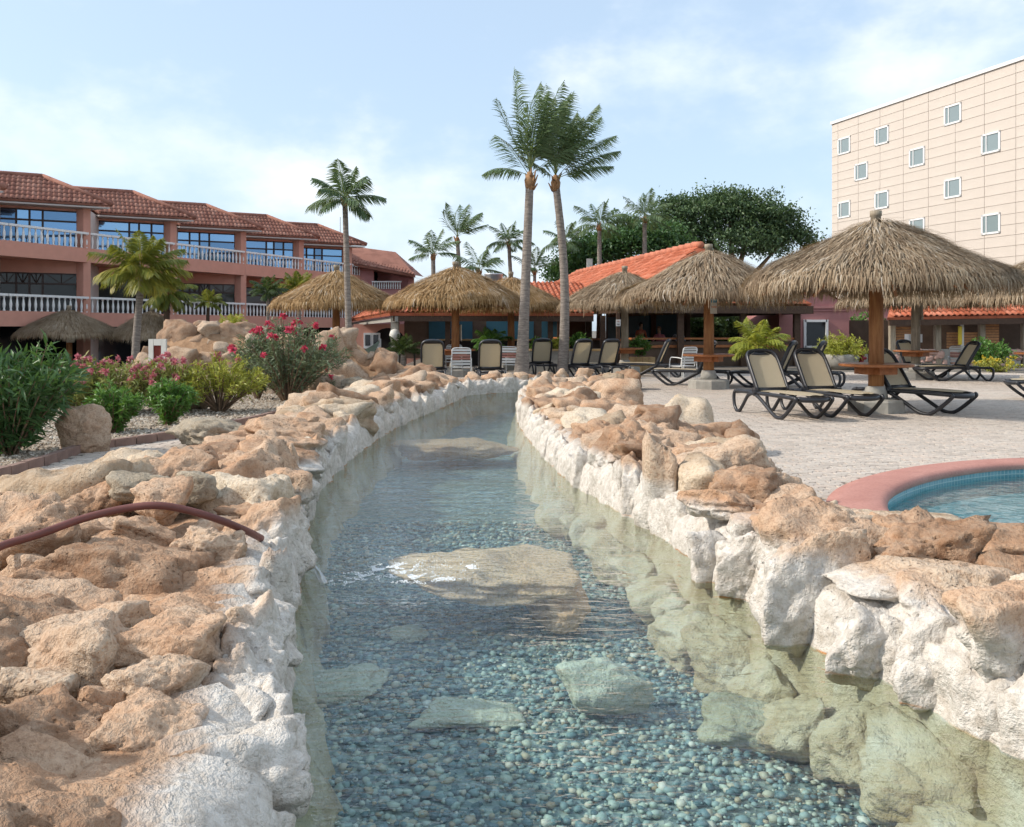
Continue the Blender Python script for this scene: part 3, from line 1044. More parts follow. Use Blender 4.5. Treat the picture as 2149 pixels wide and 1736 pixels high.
def bank_fill(bank, P, S, T, N, width, zs, seed, dmin, dmax, sc=1.0, big=0.5):
    r = random.Random(seed)
    pl = PLACED[bank]
    W = np.interp(S, *width)
    tot = S[-1]
    heroes = list(pl)

    def pt(s):
        return (np.array([np.interp(s, S, P[:, 0]), np.interp(s, S, P[:, 1])]), np.array([np.interp(s, S, T[:, 0]), np.interp(s, S, T[:, 1])]),
                np.array([np.interp(s, S, N[:, 0]), np.interp(s, S, N[:, 1])]))
    # stones standing in the water line
    s = 0.0
    while s < tot:
        w = r.choice((0.20, 0.27, 0.34, 0.42, 0.52)) * sc
        p, t, nn = pt(s + w / 2)
        s += w * 0.93
        if not (dmin < p[1] < dmax) or not visible(p[0], p[1]) or any((p[0] + nn[0] * 0.15 - a) ** 2 + (p[1] + nn[1] * 0.15 - b) ** 2 < (q * 0.5) ** 2 for a, b, q in heroes):
            continue
        top = r.uniform(0.10, 0.36) * (zs / 0.36)
        hgt = (top - BED) / 2
        c = p + nn * r.uniform(0.12, 0.15)
        stone(bank, (c[0], c[1], (top + BED) / 2), (w * 0.68, r.uniform(0.15, 0.18), hgt * 1.04), r.randrange(10 ** 6), math.atan2(t[1], t[0]) + r.uniform(-0.15, 0.15),
              r.choice((0.05, 0.1, 0.3)), 0.95, tilt=(r.uniform(-0.05, 0.05), r.uniform(-0.06, 0.06)), rough=0.85, sharp=20)
    # the loose courses on top: dart throwing from large to small
    for rad, tries in ((0.46, 220), (0.32, 380), (0.21, 460), (0.13, 700), (0.08, 420)):
        rad *= sc
        if rad > big:
            continue
        for _ in range(int(tries * tot / 18)):
            s = r.uniform(0, tot)
            p, t, nn = pt(s)
            w = float(np.interp(s, *width))
            o = r.uniform(0.20 + rad * 0.4, w - rad * 0.3)
            c = p + nn * o
            if not (dmin < c[1] < dmax) or not visible(c[0], c[1], 0.6):
                continue
            if rad < 0.10 and c[1] > 9 or rad < 0.15 and c[1] > 15 or bank is bankL and rad < 0.25 and c[1] < 5.2 and r.random() < 0.72:
                continue
            if any((c[0] - a) ** 2 + (c[1] - b) ** 2 < (rad * 0.62 + q) ** 2 for a, b, q in pl):
                continue
            f = o / w
            base = zs * (0.78 + 0.25 * math.sin(min(1, f * 1.5) * math.pi * 0.6)) * (1 - 0.75 * max(0, f - 0.55) / 0.45)
            z = base * r.uniform(0.55, 0.95) - rad * 0.15
            if bank is bankR and 3.0 < c[1] < 8.0 and f > 0.45:
                # the pool side of the bank is low, so that the coping and the water show over it
                if c[0] / c[1] > 0.335 and CAM_H - (z + rad * 0.8) < 0.195 * c[1]:
                    z = CAM_H - 0.20 * c[1] - rad * 0.8
                if z < -0.02 - rad * 0.3:
                    continue
            pl.append((c[0], c[1], rad * 0.70))
            stone(bank, (c[0], c[1], z), (rad * r.uniform(0.95, 1.3), rad * r.uniform(0.8, 1.05), rad * r.uniform(0.55, 0.85)), r.randrange(10 ** 6), r.uniform(0, 6.28),
                  r.choice((0.15, 0.3, 0.6, 1.0)), r.uniform(0.3, 0.8), 'rock' if bank is bankF else r.choice(('rock', 'rock', 'rock', 'rock', 'rock_pale')), tilt=(r.uniform(-0.3, 0.3), r.uniform(-0.3, 0.3)),
                  rough=r.uniform(1.0, 1.7))


sd = np.interp
wl = (np.interp([1.5, 4, 6, 8, 9.5, 12, 15.3, 18, 20.2], LP[:, 1], SL), [2.5, 2.6, 2.3, 1.6, 1.35, 1.4, 1.7, 2.0, 1.9])
wr_s = np.interp([1.5, 3.4, 5, 6.5, 7.6, 9.2, 12, 15, 17.5], RP[:100, 1], SR[:100])
wr = (list(wr_s) + [SR[-20], SR[-1]], [1.7, 1.4, 1.15, 1.2, 1.45, 1.8, 2.4, 2.6, 2.5, 1.6, 0.5])
wf = ([0, SF[-1]], [0.9, 0.8])
bank_core(bankL, LP, NL, np.interp(SL, *wl), 0.26)
bank_core(bankR, RP, NR, np.interp(SR, *wr), 0.26)
bank_core(bankF, FP, NF, np.interp(SF, *wf), 0.26)
bank_fill(bankL, LP, SL, TL, NL, wl, 0.38, 5, 1.2, 20.5)
bank_fill(bankR, RP, SR, TR, NR, wr, 0.37, 6, 1.6, 20.8, big=0.33)
bank_fill(bankF, FP, SF, TF, NF, wf, 0.40, 8, 19, 23, big=0.22)

# long slabs leaning under water along the foot of the right bank
r = random.Random(404)
s_pos = float(np.interp(2.4, RP[:60, 1], SR[:60]))
while s_pos < float(np.interp(8.5, RP[:100, 1], SR[:100])):
    w = r.uniform(0.30, 0.62)
    sm = s_pos + w / 2
    p_ = np.array([np.interp(sm, SR, RP[:, 0]), np.interp(sm, SR, RP[:, 1])])
    t_ = np.array([np.interp(sm, SR, TR[:, 0]), np.interp(sm, SR, TR[:, 1])])
    n_ = np.array([np.interp(sm, SR, NR[:, 0]), np.interp(sm, SR, NR[:, 1])])
    s_pos += w * 0.95
    c_ = p_ - n_ * r.uniform(0.10, 0.22)
    stone(bankR, (c_[0], c_[1], r.uniform(-0.44, -0.36)), (w * 0.62, r.uniform(0.14, 0.24), r.uniform(0.13, 0.20)), r.randrange(10 ** 6), math.atan2(t_[1], t_[0]) + r.uniform(-0.3, 0.3), 0.15, 0.8,
          tilt=(r.uniform(-0.5, -0.1), r.uniform(-0.15, 0.15)), rough=1.0)

# rocks lying in the channel
def sunk(label, x, y, z, w, size, seed, mat, tilt=(0, 0), rz=0.0, pits=0.1, blocky=0.7):
    d = FPX * (CAM_H - z) / (y - HY)
    c = at(x, y, d)
    o = stone(None, (c.x, c.y, c.z), size, seed, rz, pits, blocky, mat, False, tilt, 'submerged_rock', rough=0.7)
    return tag(o, label, 'rock')


sunk('large tan boulder just under the water with foam drifting on it', 1015, 1200, -0.225, 0, (0.74, 0.50, 0.115), 201, 'rock_sub_tan', (0.05, 0.06), -0.12)
sunk('brown underwater rock jutting from the right end of the large tan boulder', 1185, 1262, -0.38, 0, (0.20, 0.26, 0.16), 212, 'rock_sub_tan', (0.1, 0.1), 0.3)
sunk('pale square slab leaning on the channel bed right of centre', 1275, 1440, -0.42, 0, (0.23, 0.15, 0.16), 203, 'rock_sub', (-0.5, 0.1), 0.1)
sunk('flat pale slab on the channel bed left of the leaning square slab', 990, 1500, -0.55, 0, (0.28, 0.16, 0.06), 204, 'rock_sub', (0, 0.05), 0.05)
sunk('broad pale rock on the pebbles near the right bank', 1590, 1525, -0.50, 0, (0.28, 0.20, 0.13), 205, 'rock_sub', (-0.15, 0.1), -0.25)
sunk('faint flat rock under water close to the left bank', 705, 1440, -0.54, 0, (0.30, 0.20, 0.08), 206, 'rock_sub', (0, 0), 0.2)
sunk('small faint rock in the channel between the left bank and the flat slab', 860, 1330, -0.54, 0, (0.14, 0.10, 0.05), 207, 'rock_sub', (0, 0), 0.2)
sunk('long flat sunken rock below the roof reflection', 960, 945, -0.35, 0, (0.85, 0.5, 0.16), 208, 'rock_sub_tan', (0, 0), 0.1)
sunk('small pale stone under water at the foot of the right bank', 1470, 1330, -0.5, 0, (0.11, 0.10, 0.06), 209, 'rock_sub', (0, 0), 0.5)

# pebbles on the near bed: too many to count
def scatter_stones(name, pts, sizes, kind_mat, sub=2, flat=0.6, seed=3, parent=None):
    r = np.random.default_rng(seed)
    U, F = ico(sub)
    F = np.array(F)
    N_ = len(pts)
    S = sizes[:, None] * np.stack([r.uniform(0.8, 1.35, N_), r.uniform(0.7, 1.0, N_), r.uniform(flat * 0.8, flat * 1.2, N_)], 1)
    th = r.uniform(0, 6.28, N_)
    jit = 1 + 0.12 * r.normal(size=(N_, len(U), 1))
    V = U[None] * S[:, None] * jit
    c, s = np.cos(th)[:, None], np.sin(th)[:, None]
    V = np.stack([V[..., 0] * c - V[..., 1] * s, V[..., 0] * s + V[..., 1] * c, V[..., 2]], 2) + pts[:, None]
    me = bpy.data.meshes.new(name)
    nv, nf = N_ * len(U), N_ * len(F)
    me.vertices.add(nv)
    me.vertices.foreach_set('co', V.reshape(-1).astype(np.float32))
    FF = (F[None] + (np.arange(N_) * len(U))[:, None, None]).reshape(-1)
    me.loops.add(nf * 3)
    me.loops.foreach_set('vertex_index', FF.astype(np.int32))
    me.polygons.add(nf)
    me.polygons.foreach_set('loop_start', np.arange(0, nf * 3, 3, dtype=np.int32))
    me.polygons.foreach_set('use_smooth', np.full(nf, kind_mat != 'gravel'))
    a = me.attributes.new('rnd', 'FLOAT', 'POINT')
    a.data.foreach_set('value', np.repeat(r.random(N_), len(U)).astype(np.float32))
    me.update()
    me.validate()
    return obj(name, me, kind_mat, parent)


pts = []
r_ = np.random.default_rng(5)
cand = np.stack([r_.uniform(-2.2, 2.2, 60000), 2.0 + 7.0 * r_.random(60000) ** 1.6], 1)
ed = edge_dist_grid(cand)
cand = cand[(ed < -0.04)][:22000]
pz = np.column_stack([cand, BED + r_.uniform(0.0, 0.02, len(cand))])
sz_ = 0.007 + 0.024 * r_.random(len(cand)) ** 2.4
nr_ = cand[:, 1] < 4.3
tag(scatter_stones('pebbles', pz[nr_], sz_[nr_], 'pebble', 1), 'rounded blue-grey pebbles on the bed in the near part of the channel', 'pebbles', kind='stuff')
tag(scatter_stones('pebbles', pz[~nr_], sz_[~nr_], 'pebble', 1, seed=4), 'rounded blue-grey pebbles on the bed beyond the pale slabs', 'pebbles', kind='stuff')

# ------------------------------------------------------------------ patio pavers
PW, PL_, PA = 0.122, 0.244, 0.024


def wave(x):
    t = (x / PL_) % 1.0
    if t < 0.40:
        return -PA
    if t < 0.5:
        return -PA + 2 * PA * (t - 0.40) / 0.1
    if t < 0.9:
        return PA
    return PA - 2 * PA * (t - 0.9) / 0.1


def paver_poly(x0, y0):
    g = 0.0075
    ks = sorted({x0 + g, x0 + PL_ - g} | {b for b in [math.floor(x0 / PL_) * PL_ + PL_ * q for q in (0.0, 0.40, 0.5, 0.9, 1.0, 1.40, 1.5, 1.9, 2.0)] if x0 + 0.012 < b < x0 + PL_ - 0.012})
    lo = [(x, y0 + wave(x) + g) for x in ks]
    hi = [(x, y0 + PW + wave(x) - g) for x in reversed(ks)]
    return lo + hi


def paver_mesh(x0, y0, cx, cy, rnd, z0=-0.02, z1=0.012):
    mb = MB()
    P = paver_poly(x0, y0)
    P = [(x - cx, y - cy) for x, y in P]
    q = len(P)
    mx, my = sum(p[0] for p in P) / q, sum(p[1] for p in P) / q
    vs = [(x, y, z0) for x, y in P] + [(x, y, z1 - 0.004) for x, y in P] + [(mx + (x - mx) * 0.965, my + (y - my) * 0.94, z1) for x, y in P]
    fs = [tuple(range(2 * q, 3 * q))] + [(r * q + i, r * q + (i + 1) % q, (r + 1) * q + (i + 1) % q, (r + 1) * q + i) for r in (0, 1) for i in range(q)]
    mb.add(vs, fs, rnd)
    return mb


def lay_pavers(parent, region, bounds, n_single, seed, rot=0.0, pivot=(0, 0)):
    r = random.Random(seed)
    x0, x1, y0, y1 = bounds
    cs, sn = math.cos(rot), math.sin(rot)
    jj, ii = np.meshgrid(np.arange(int((y1 - y0) / PW)), np.arange(int((x1 - x0) / PL_)), indexing='ij')
    xx = (x0 + (jj % 2) * PL_ / 2 + ii * PL_).ravel()
    yy = (y0 + jj * PW).ravel()
    ccx, ccy = xx + PL_ / 2, yy + PW / 2
    wxs, wys = pivot[0] + ccx * cs - ccy * sn, pivot[1] + ccx * sn + ccy * cs
    ok = region(wxs, wys)
    cells = [tuple(map(float, t)) for t in zip(np.hypot(wxs, wys)[ok], xx[ok], yy[ok], wxs[ok], wys[ok], ccx[ok], ccy[ok])]
    cells.sort()
    # shapes repeat with the phase of the row, so two shapes x eight tints serve every single paver
    shapes = {}
    for _, x, y, wx, wy, cx, cy in cells[:n_single]:
        ph = round((x / PL_) % 1.0, 2)
        tint = r.randrange(8)
        key = (ph, tint)
        if key not in shapes:
            shapes[key] = paver_mesh(x, y, cx, cy, (tint + 0.5) / 8).mesh('paver')
            shapes[key].materials.append(M['paver'])
        o = bpy.data.objects.new('paver', shapes[key])
        COL.objects.link(o)
        o.parent = parent
        o.location = (wx, wy, r.uniform(-0.002, 0.002))
        o.rotation_euler = (r.uniform(-0.006, 0.006), r.uniform(-0.006, 0.006), rot)
    mb = MB()
    for dst, x, y, wx, wy, cx, cy in cells[n_single:]:
        m = paver_mesh(x, y, cx, cy, 0)
        if dst > 13:                 # too far off to see the chamfer
            q_ = len(m.v[0]) // 3
            m.v[0] = m.v[0][q_:]
            m.f = [tuple(range(q_, 2 * q_))] + [(i, (i + 1) % q_, q_ + (i + 1) % q_, q_ + i) for i in range(q_)]
        V = m.v[0]
        V = np.stack([V[:, 0] * cs - V[:, 1] * sn + wx, V[:, 0] * sn + V[:, 1] * cs + wy, V[:, 2] + r.uniform(-0.002, 0.002)], 1)
        mb.add(V, m.f, r.random())
    if mb.n:
        tag(mb.build('paver_field', 'paver', parent), kind='stuff')


R_OUT = np.array([(RP[i] + NR[i] * (float(np.interp(SR[i], *wr)) - 0.25)) for i in range(len(RP))])
pool_out = [tuple(p) for p in offset_loop(POOL, 0.40)]
bank_poly = [tuple(p) for p in RP] + [tuple(p) for p in R_OUT[::-1]]
far_poly = [tuple(p) for p in FP] + [tuple(p) for p in (FP + NF * 0.6)[::-1]]


def patio_region(x, y):
    xy = np.stack([x, y], 1)
    ok = (x < 0.66 * y + 0.6) & ~((y < 21.5) & (x < np.interp(y, R_OUT[:, 1], R_OUT[:, 0]) - 0.05)) & ~((y >= 21.3) & (x < -2.5))
    return ok & ~in_poly_np(xy, pool_out) & ~in_poly_np(xy, far_poly)


lay_pavers(ground, patio_region, (-3, 17, 5.5, 29), 300, 21)

# ------------------------------------------------------------------ left path, kerb, gravel bed
L_OUT = np.array([(LP[i] + NL[i] * float(np.interp(SL[i], *wl))) for i in range(len(LP))])
KERB = dense([(-6.5, 3.0), (-5.6, 5.5), (-5.05, 7.4), (-4.98, 9.0), (-5.02, 10.2), (-4.45, 11.4), (-4.05, 13.2), (-3.75, 15.4), (-3.6, 17.6), (-3.7, 19.0)], 10)
path = sheet('path', [[tuple(p) for p in KERB] + [(-2.6, 19.0), (-2.6, 3.0)]], 0.004, 'paving_ground')
lo_x = lambda y: np.interp(y, L_OUT[:, 1], L_OUT[:, 0])
ke_x = lambda y: np.interp(y, KERB[:, 1], KERB[:, 0])
lay_pavers(path, lambda x, y: (ke_x(y) + 0.02 < x) & (x < lo_x(y) + 0.35) & (np.abs(x) < 0.72 * y + 0.5), (-6.5, -2.5, 5, 15.5), 260, 22)

kerb = thing('kerb', 'curved brown kerb of narrow blocks edging the gravel bed', 'kerb', (-4.9, 9, 0))
SK, TK, NK = frame_of(KERB, 1)
s = 0.0
while s < SK[-1] - 0.3:
    w = 0.29
    a_ = np.array([np.interp(s + w / 2, SK, KERB[:, 0]), np.interp(s + w / 2, SK, KERB[:, 1])])
    t_ = np.array([np.interp(s + w / 2, SK, TK[:, 0]), np.interp(s + w / 2, SK, TK[:, 1])])
    s += 0.30
    if visible(a_[0], a_[1], 1.0):
        b = MB().box((0, 0, 0.03), (0.288, 0.085, 0.16))
        b.build('kerb_block', 'kerb', kerb, loc=(a_[0] + 4.9, a_[1] - 9, random.uniform(-0.006, 0.006)), rot=(0, 0, math.atan2(t_[1], t_[0])))

GR = [tuple(p) for p in KERB] + [(-5.5, 18.6), (-9.5, 17.2), (-14, 15.5), (-14, 3.0)]
gravel_bed = sheet('gravel_bed', [GR], 0.055, 'gravel_ground')
r_ = np.random.default_rng(9)
cand = np.stack([r_.uniform(-13, -3.4, 90000), 5.5 + 13.0 * r_.random(90000) ** 1.25], 1)
kx = np.interp(cand[:, 1], KERB[:, 1], KERB[:, 0])
keep = (cand[:, 0] < kx - 0.06) & (np.abs(cand[:, 0]) < 0.66 * cand[:, 1] + 0.5) & (cand[:, 1] < 17.2 + (cand[:, 0] + 9.5) * 0.33)
cand = cand[keep][:9000]
o = scatter_stones('gravel', np.column_stack([cand, 0.06 + r_.uniform(0, 0.012, len(cand))]), r_.uniform(0.010, 0.024, len(cand)), 'gravel', 1, 0.7, 8)
tag(o, 'cream gravel spread between the bushes behind the kerb', 'gravel', kind='stuff')

# loose boulders
def boulder(label, x, ybase, w, h, seed, mat, pits=0.2, blocky=0.3, z0=0.05):
    d = gd(ybase, z0)
    c = at(x, ybase, d)
    a = w / 2 / FPX * d
    hh = h / FPX * d
    o = stone(None, (c.x, c.y + a * 0.7, z0 + hh * 0.32), (a * 1.10, a * 0.9, hh * 0.74), seed, 0.2, pits, blocky, mat, False, (0.05, 0.08), 'boulder', detail=1, sharp=5)
    return tag(o, label, 'boulder', 'loose boulders in the gravel')


boulder('rounded brown boulder beside the dark oleander at the kerb', 154, 946, 104, 84, 301, 'rock_mound', 0.15, 0.0)
boulder('half-hidden grey boulder between the low green bush and the yellow-green bush', 402, 862, 60, 45, 302, 'rock_grey', 0.1)
boulder('tan boulder under the right side of the red-flowered oleander', 682, 836, 74, 54, 303, 'rock_mound', 0.1)
boulder('grey and white boulder leaning at the foot of the rock mound', 735, 838, 74, 50, 304, 'rock_grey', 0.1, 0.7)
boulder('small grey stone behind the tan boulder by the rock mound', 640, 845, 40, 22, 305, 'rock_pale', 0.1)

# rock mound (grotto) behind the garden
mound = thing('rock_mound', 'tall mound of tan boulders with a pointed tower stone, behind the oleanders', 'rock mound', (-5.3, 20, 0))
HX = [-8.6, -8.2, -7.9, -7.3, -6.6, -5.7, -4.9, -4.4, -4.1, -3.85, -3.6, -3.3, -2.8, -2.5, -2.2]
HZ = [0.30, 1.15, 1.45, 1.62, 1.58, 1.34, 1.22, 1.15, 1.20, 1.38, 1.20, 0.90, 0.85, 0.60, 0.25]
core = MB()
V, F = [], []
for i, (hx, hz) in enumerate(zip(HX, HZ)):
    for (yy, zz) in ((18.9, 0.0), (19.1, hz * 0.45), (19.5, hz * 0.85), (20.4, hz * 0.88), (21.4, 0.2)):
        V.append((hx + 5.3, yy - 20, zz))
F = [(i * 5 + j, (i + 1) * 5 + j, (i + 1) * 5 + j + 1, i * 5 + j + 1) for i in range(len(HX) - 1) for j in range(4)]
core.add(V, F)
core.build('core', 'earth_rock', mound, True)
r = random.Random(77)
pl = []
for rad, tries in ((0.42, 40), (0.31, 140), (0.22, 420), (0.15, 700)):
    for _ in range(tries):
        x = r.uniform(-8.5, -2.3)
        hz = float(np.interp(x, HX, HZ))
        f = r.random()
        z = f * hz * 1.02
        if z + rad * 0.55 > hz + 0.03:
            z = hz - rad * 0.5
        if z < 0.05:
            z = 0.08
        y = 18.9 + 0.75 * (z / 1.6) + r.uniform(-0.05, 0.1) + (0.35 * r.random() if z > hz * 0.7 else 0)
        if any((x - a) ** 2 + (y - b) ** 2 + (z - c) ** 2 < (rad * 0.80 + q) ** 2 for a, b, c, q in pl):
            continue
        pl.append((x, y, z, rad * 0.72))
        stone(mound, (x, y, z), (rad * r.uniform(0.95, 1.2), rad * 0.8, rad * r.uniform(0.75, 1.05)), r.randrange(10 ** 6), r.uniform(-0.5, 0.5), r.choice((0.05, 0.1, 0.4)), r.uniform(0.3, 0.7),
              'rock_mound', False, (r.uniform(-0.3, 0.3), r.uniform(-0.3, 0.3)), rough=1.4)
stone(mound, (-3.92, 18.75, 1.0), (0.30, 0.28, 0.46), 991, 0.1, 0.5, 0.5, 'rock_mound', False, rough=1.5)
stone(mound, (-3.75, 18.7, 0.45), (0.42, 0.3, 0.42), 992, 0.1, 0.2, 0.5, 'rock_mound', False)

# ------------------------------------------------------------------ roof tiles
def tile_profile():
    """one barrel tile, x across 0..1, y along 0..1 (unit), returns verts, faces"""
    xs = np.linspace(0, 1, 7)
    zs = np.array([0.0, 0.55, 0.95, 1.0, 0.62, 0.10, 0.0])
    V, F = [], []
    for y, lift in ((0.0, 0.5), (1.12, 0.0)):
        for x, z in zip(xs, zs):
            V.append((x, y, z + lift))
    for x, z in zip(xs, zs):
        V.append((x, 0.0, z + 0.12))
    for i in range(6):
        F.append((i, i + 1, 8 + i, 7 + i))
        F.append((14 + i, 15 + i, i + 1, i))
    return np.array(V), F


TV, TF_ = tile_profile()


def roof_tiles(parent, org, planes, mat, tw=0.21, tl=0.36, rise=0.042, n_single=0, seed=1, rel=None):
    """planes: (A, B, C, D) world corners with A-B the eave and D-C the ridge; tiles laid in courses"""
    r = random.Random(seed)
    allt = []
    for (A, B, C, D) in planes:
        A, B, C, D = (Vector(q) for q in (A, B, C, D))
        e = (B - A).normalized()
        nrm = (B - A).cross(D - A).normalized()
        if nrm.z < 0:
            nrm = -nrm
        up = nrm.cross(e).normalized()
        if up.z < 0:
            up = -up
        M_ = (D - A).dot(up)
        ld, rd = (D - A).dot(e), (C - A).dot(e)
        Lw = (B - A).length
        rows = max(1, int(M_ / tl))
        tl_ = M_ / rows
        for j in range(rows):
            f = (j + 0.5) * tl_ / M_
            x0, x1 = ld * f, Lw + (rd - Lw) * f
            k0 = math.ceil((x0 - 0.06) / tw)
            k1 = int((x1 + 0.06) / tw)
            for i in range(k0, k1):
                allt.append((A + e * (i * tw) + up * (j * tl_) + nrm * 0.012, e, up, nrm, tl_))
    allt.sort(key=lambda t: (t[0] - Vector((0, 0, CAM_H))).length)
    single, rest = allt[:n_single], allt[n_single:]
    shared = []
    for q in range(5):
        mb = MB().add(TV * np.array([tw * 0.98, tl, rise]), TF_, (q + 0.5) / 5)
        me = mb.mesh('tile', True)
        me.materials.append(M[mat])
        shared.append(me)
    inv = rel if rel is not None else Matrix.Translation(-Vector(org))
    for pnt, e, up, nrm, tl_ in single:
        o = bpy.data.objects.new('tile', shared[r.randrange(5)])
        COL.objects.link(o)
        o.parent = parent
        m = Matrix((e, up, nrm)).transposed().to_4x4()
        m.translation = pnt
        o.matrix_local = inv @ m
    if rest:
        base = TV * np.array([tw * 0.98, tl, rise])
        mb = MB()
        for pnt, e, up, nrm, tl_ in rest:
            R3 = np.array([e, up, nrm])
            mb.add(base @ R3 + np.array(pnt) - np.array(org), TF_, r.random())
        tag(mb.build('tile_field', mat, parent, True), kind='stuff')


def slab(mb, corners, th, org):
    """thin roof plate under the tiles"""
    C = [np.array(c, float) - np.array(org) for c in corners]
    nrm = np.cross(C[1] - C[0], C[3] - C[0])
    nrm /= np.linalg.norm(nrm)
    if nrm[2] < 0:
        nrm = -nrm
    lo = [c - nrm * th for c in C]
    mb.add(np.array(lo + C), [(3, 2, 1, 0), (4, 5, 6, 7), (0, 1, 5, 4), (1, 2, 6, 5), (2, 3, 7, 6), (3, 0, 4, 7)])


# ------------------------------------------------------------------ hotel wing on the left
U2 = Vector((0.419, 0.908, 0))
N2 = Vector((0.908, -0.419, 0))
C0 = Vector((-20.1, 44.5, 0)) + N2 * 0.6        # bay 1 reference at the glass line
BAY = 5.2
wing = thing('hotel_wing', 'pink three-storey hotel wing with stepped tiled roofs and white balustrades', 'building', C0)


def W(s, t, z):
    return C0 + U2 * s + N2 * t + Vector((0, 0, z))


def wbox(mb, s0, s1, t0, t1, z0, z1):
    c = [W(s0, t1, z0), W(s1, t1, z0), W(s1, t0, z0), W(s0, t0, z0), W(s0, t1, z1), W(s1, t1, z1), W(s1, t0, z1), W(s0, t0, z1)]
    mb.hexa([np.array(p - C0) for p in c])


bal_prof = [(0.055, 0.0), (0.055, 0.05), (0.03, 0.07), (0.055, 0.20), (0.062, 0.30), (0.04, 0.46), (0.028, 0.56), (0.05, 0.60), (0.05, 0.64)]
bal_me = MB().lathe(bal_prof, 8).mesh('baluster', True)
bal_me.materials.append(M['white_paint'])
SBAYS = [-2, -1, 0, 1, 2, 3]
E2 = Vector((math.cos(R(28)), math.sin(R(28)), 0))       # the rooms are turned in a saw-tooth towards the garden
NE = Vector((E2.y, -E2.x, 0))


def Q(b, a, t, z):
    return U2 * (b * BAY) + E2 * a + N2 * t + Vector((0, 0, z))


def qbox(mb, b, a0, a1, n0, n1, z0, z1):
    def q(a, n_, z):
        return np.array(U2 * (b * BAY) + E2 * a + NE * n_ + Vector((0, 0, z)))
    mb.hexa([q(a0, n1, z0), q(a1, n1, z0), q(a1, n0, z0), q(a0, n0, z0), q(a0, n1, z1), q(a1, n1, z1), q(a1, n0, z1), q(a0, n0, z1)])


roof = MB()
planes = []
sof = MB()
for b in SBAYS:
    s0, s1 = b * BAY - BAY / 2, b * BAY + BAY / 2
    wl_ = MB()
    for zf in (2.05, 5.05):
        wbox(wl_, s0, s1 - 0.26, -1.4, 1.36, zf - 0.42, zf)
    qbox(wl_, b, -1.75, 1.70, -0.25, 0.0, 6.97, 7.2)
    qbox(wl_, b, -1.75, 1.70, -0.25, 0.0, 4.05, 4.63)
    wl_.build('wall', 'pink_wall', wing)
    # fin between this room and the next, and its pillar on the balcony line
    fin = MB()
    p0, p1 = Q(b, 1.72, 0.0, 0), Q(b + 1, -1.70, 0.0, 0)
    dd = (p1 - p0).normalized()
    sd_ = Vector((dd.y, -dd.x, 0)) * 0.11
    up_ = Vector((0, 0, 1))
    fin.hexa([np.array(v) for v in (p0 - sd_ - up_, p0 + sd_ - up_, p1 + sd_ - up_, p1 - sd_ - up_, p0 - sd_ + up_ * 7.2, p0 + sd_ + up_ * 7.2, p1 + sd_ + up_ * 7.2, p1 - sd_ + up_ * 7.2)])
    fin.build('fin_plaster', 'pale_wall', wing)
    pil = MB()
    p0, p1 = Q(b, 1.60, 0.05, 0), Q(b, 1.60, 0.52, 0)
    for (za, zb) in ((-1.05, 7.2),):
        pil.hexa([np.array(v) for v in (p0 - E2 * 0.15 + up_ * za, p1 - E2 * 0.15 + up_ * za, p1 + E2 * 0.15 + up_ * za, p0 + E2 * 0.15 + up_ * za,
                                        p0 - E2 * 0.15 + up_ * zb, p1 - E2 * 0.15 + up_ * zb, p1 + E2 * 0.15 + up_ * zb, p0 + E2 * 0.15 + up_ * zb)])
    pil.build('pillar', 'pink_wall', wing)
    eave, ridge = 7.28, 8.67
    A, B = Q(b, -2.3, 1.15, eave) + C0, Q(b, 2.25, 1.15, eave) + C0
    C, D = Q(b, 0.95, -1.45, ridge) + C0, Q(b, -2.3, -1.45, ridge) + C0
    planes.append((A, B, C, D))
    slab(roof, (A, B, C, D), 0.10, C0)
    K3 = Q(b, 2.25, -2.9, eave)
    roof.add([np.array(B - C0), np.array(K3), np.array(C - C0)], [(0, 1, 2)])
    roof.add([np.array(D - C0), np.array(C - C0), np.array(K3), np.array(Q(b, -2.3, -2.9, eave))], [(0, 1, 2, 3)])
    planes.append((B, K3 + C0, C, C))
    sof.hexa([np.array(Q(b, a_, t_, z_)) for z_ in (7.10, 7.17) for a_, t_ in ((-2.25, 1.08), (2.2, 1.08), (2.2, -2.5), (-2.25, -2.5))])
back = MB()
wbox(back, SBAYS[0] * BAY - 2.6, SBAYS[-1] * BAY + 2.6, -7, -1.6, -1.1, 7.05)
back.build('room_block', 'brown_inside', wing)
roof_o = roof.build('roof', 'tile_dull', wing)
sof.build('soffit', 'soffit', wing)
roof_tiles(roof_o, C0, planes, 'tile_dull', n_single=300, seed=4)
for b in SBAYS:
    pz = Vector((0, 0, 0.04))
    MB().tube([Q(b, -2.3, -1.45, 8.67) + pz, Q(b, 0.95, -1.45, 8.67) + pz], 0.12, 6).build('ridge_cap', 'tile_dull', roof_o, True)
    MB().tube([Q(b, 0.95, -1.45, 8.67) + pz, Q(b, 2.25, 1.15, 7.28) + pz], 0.12, 6).build('hip_cap', 'tile_dull', roof_o, True)
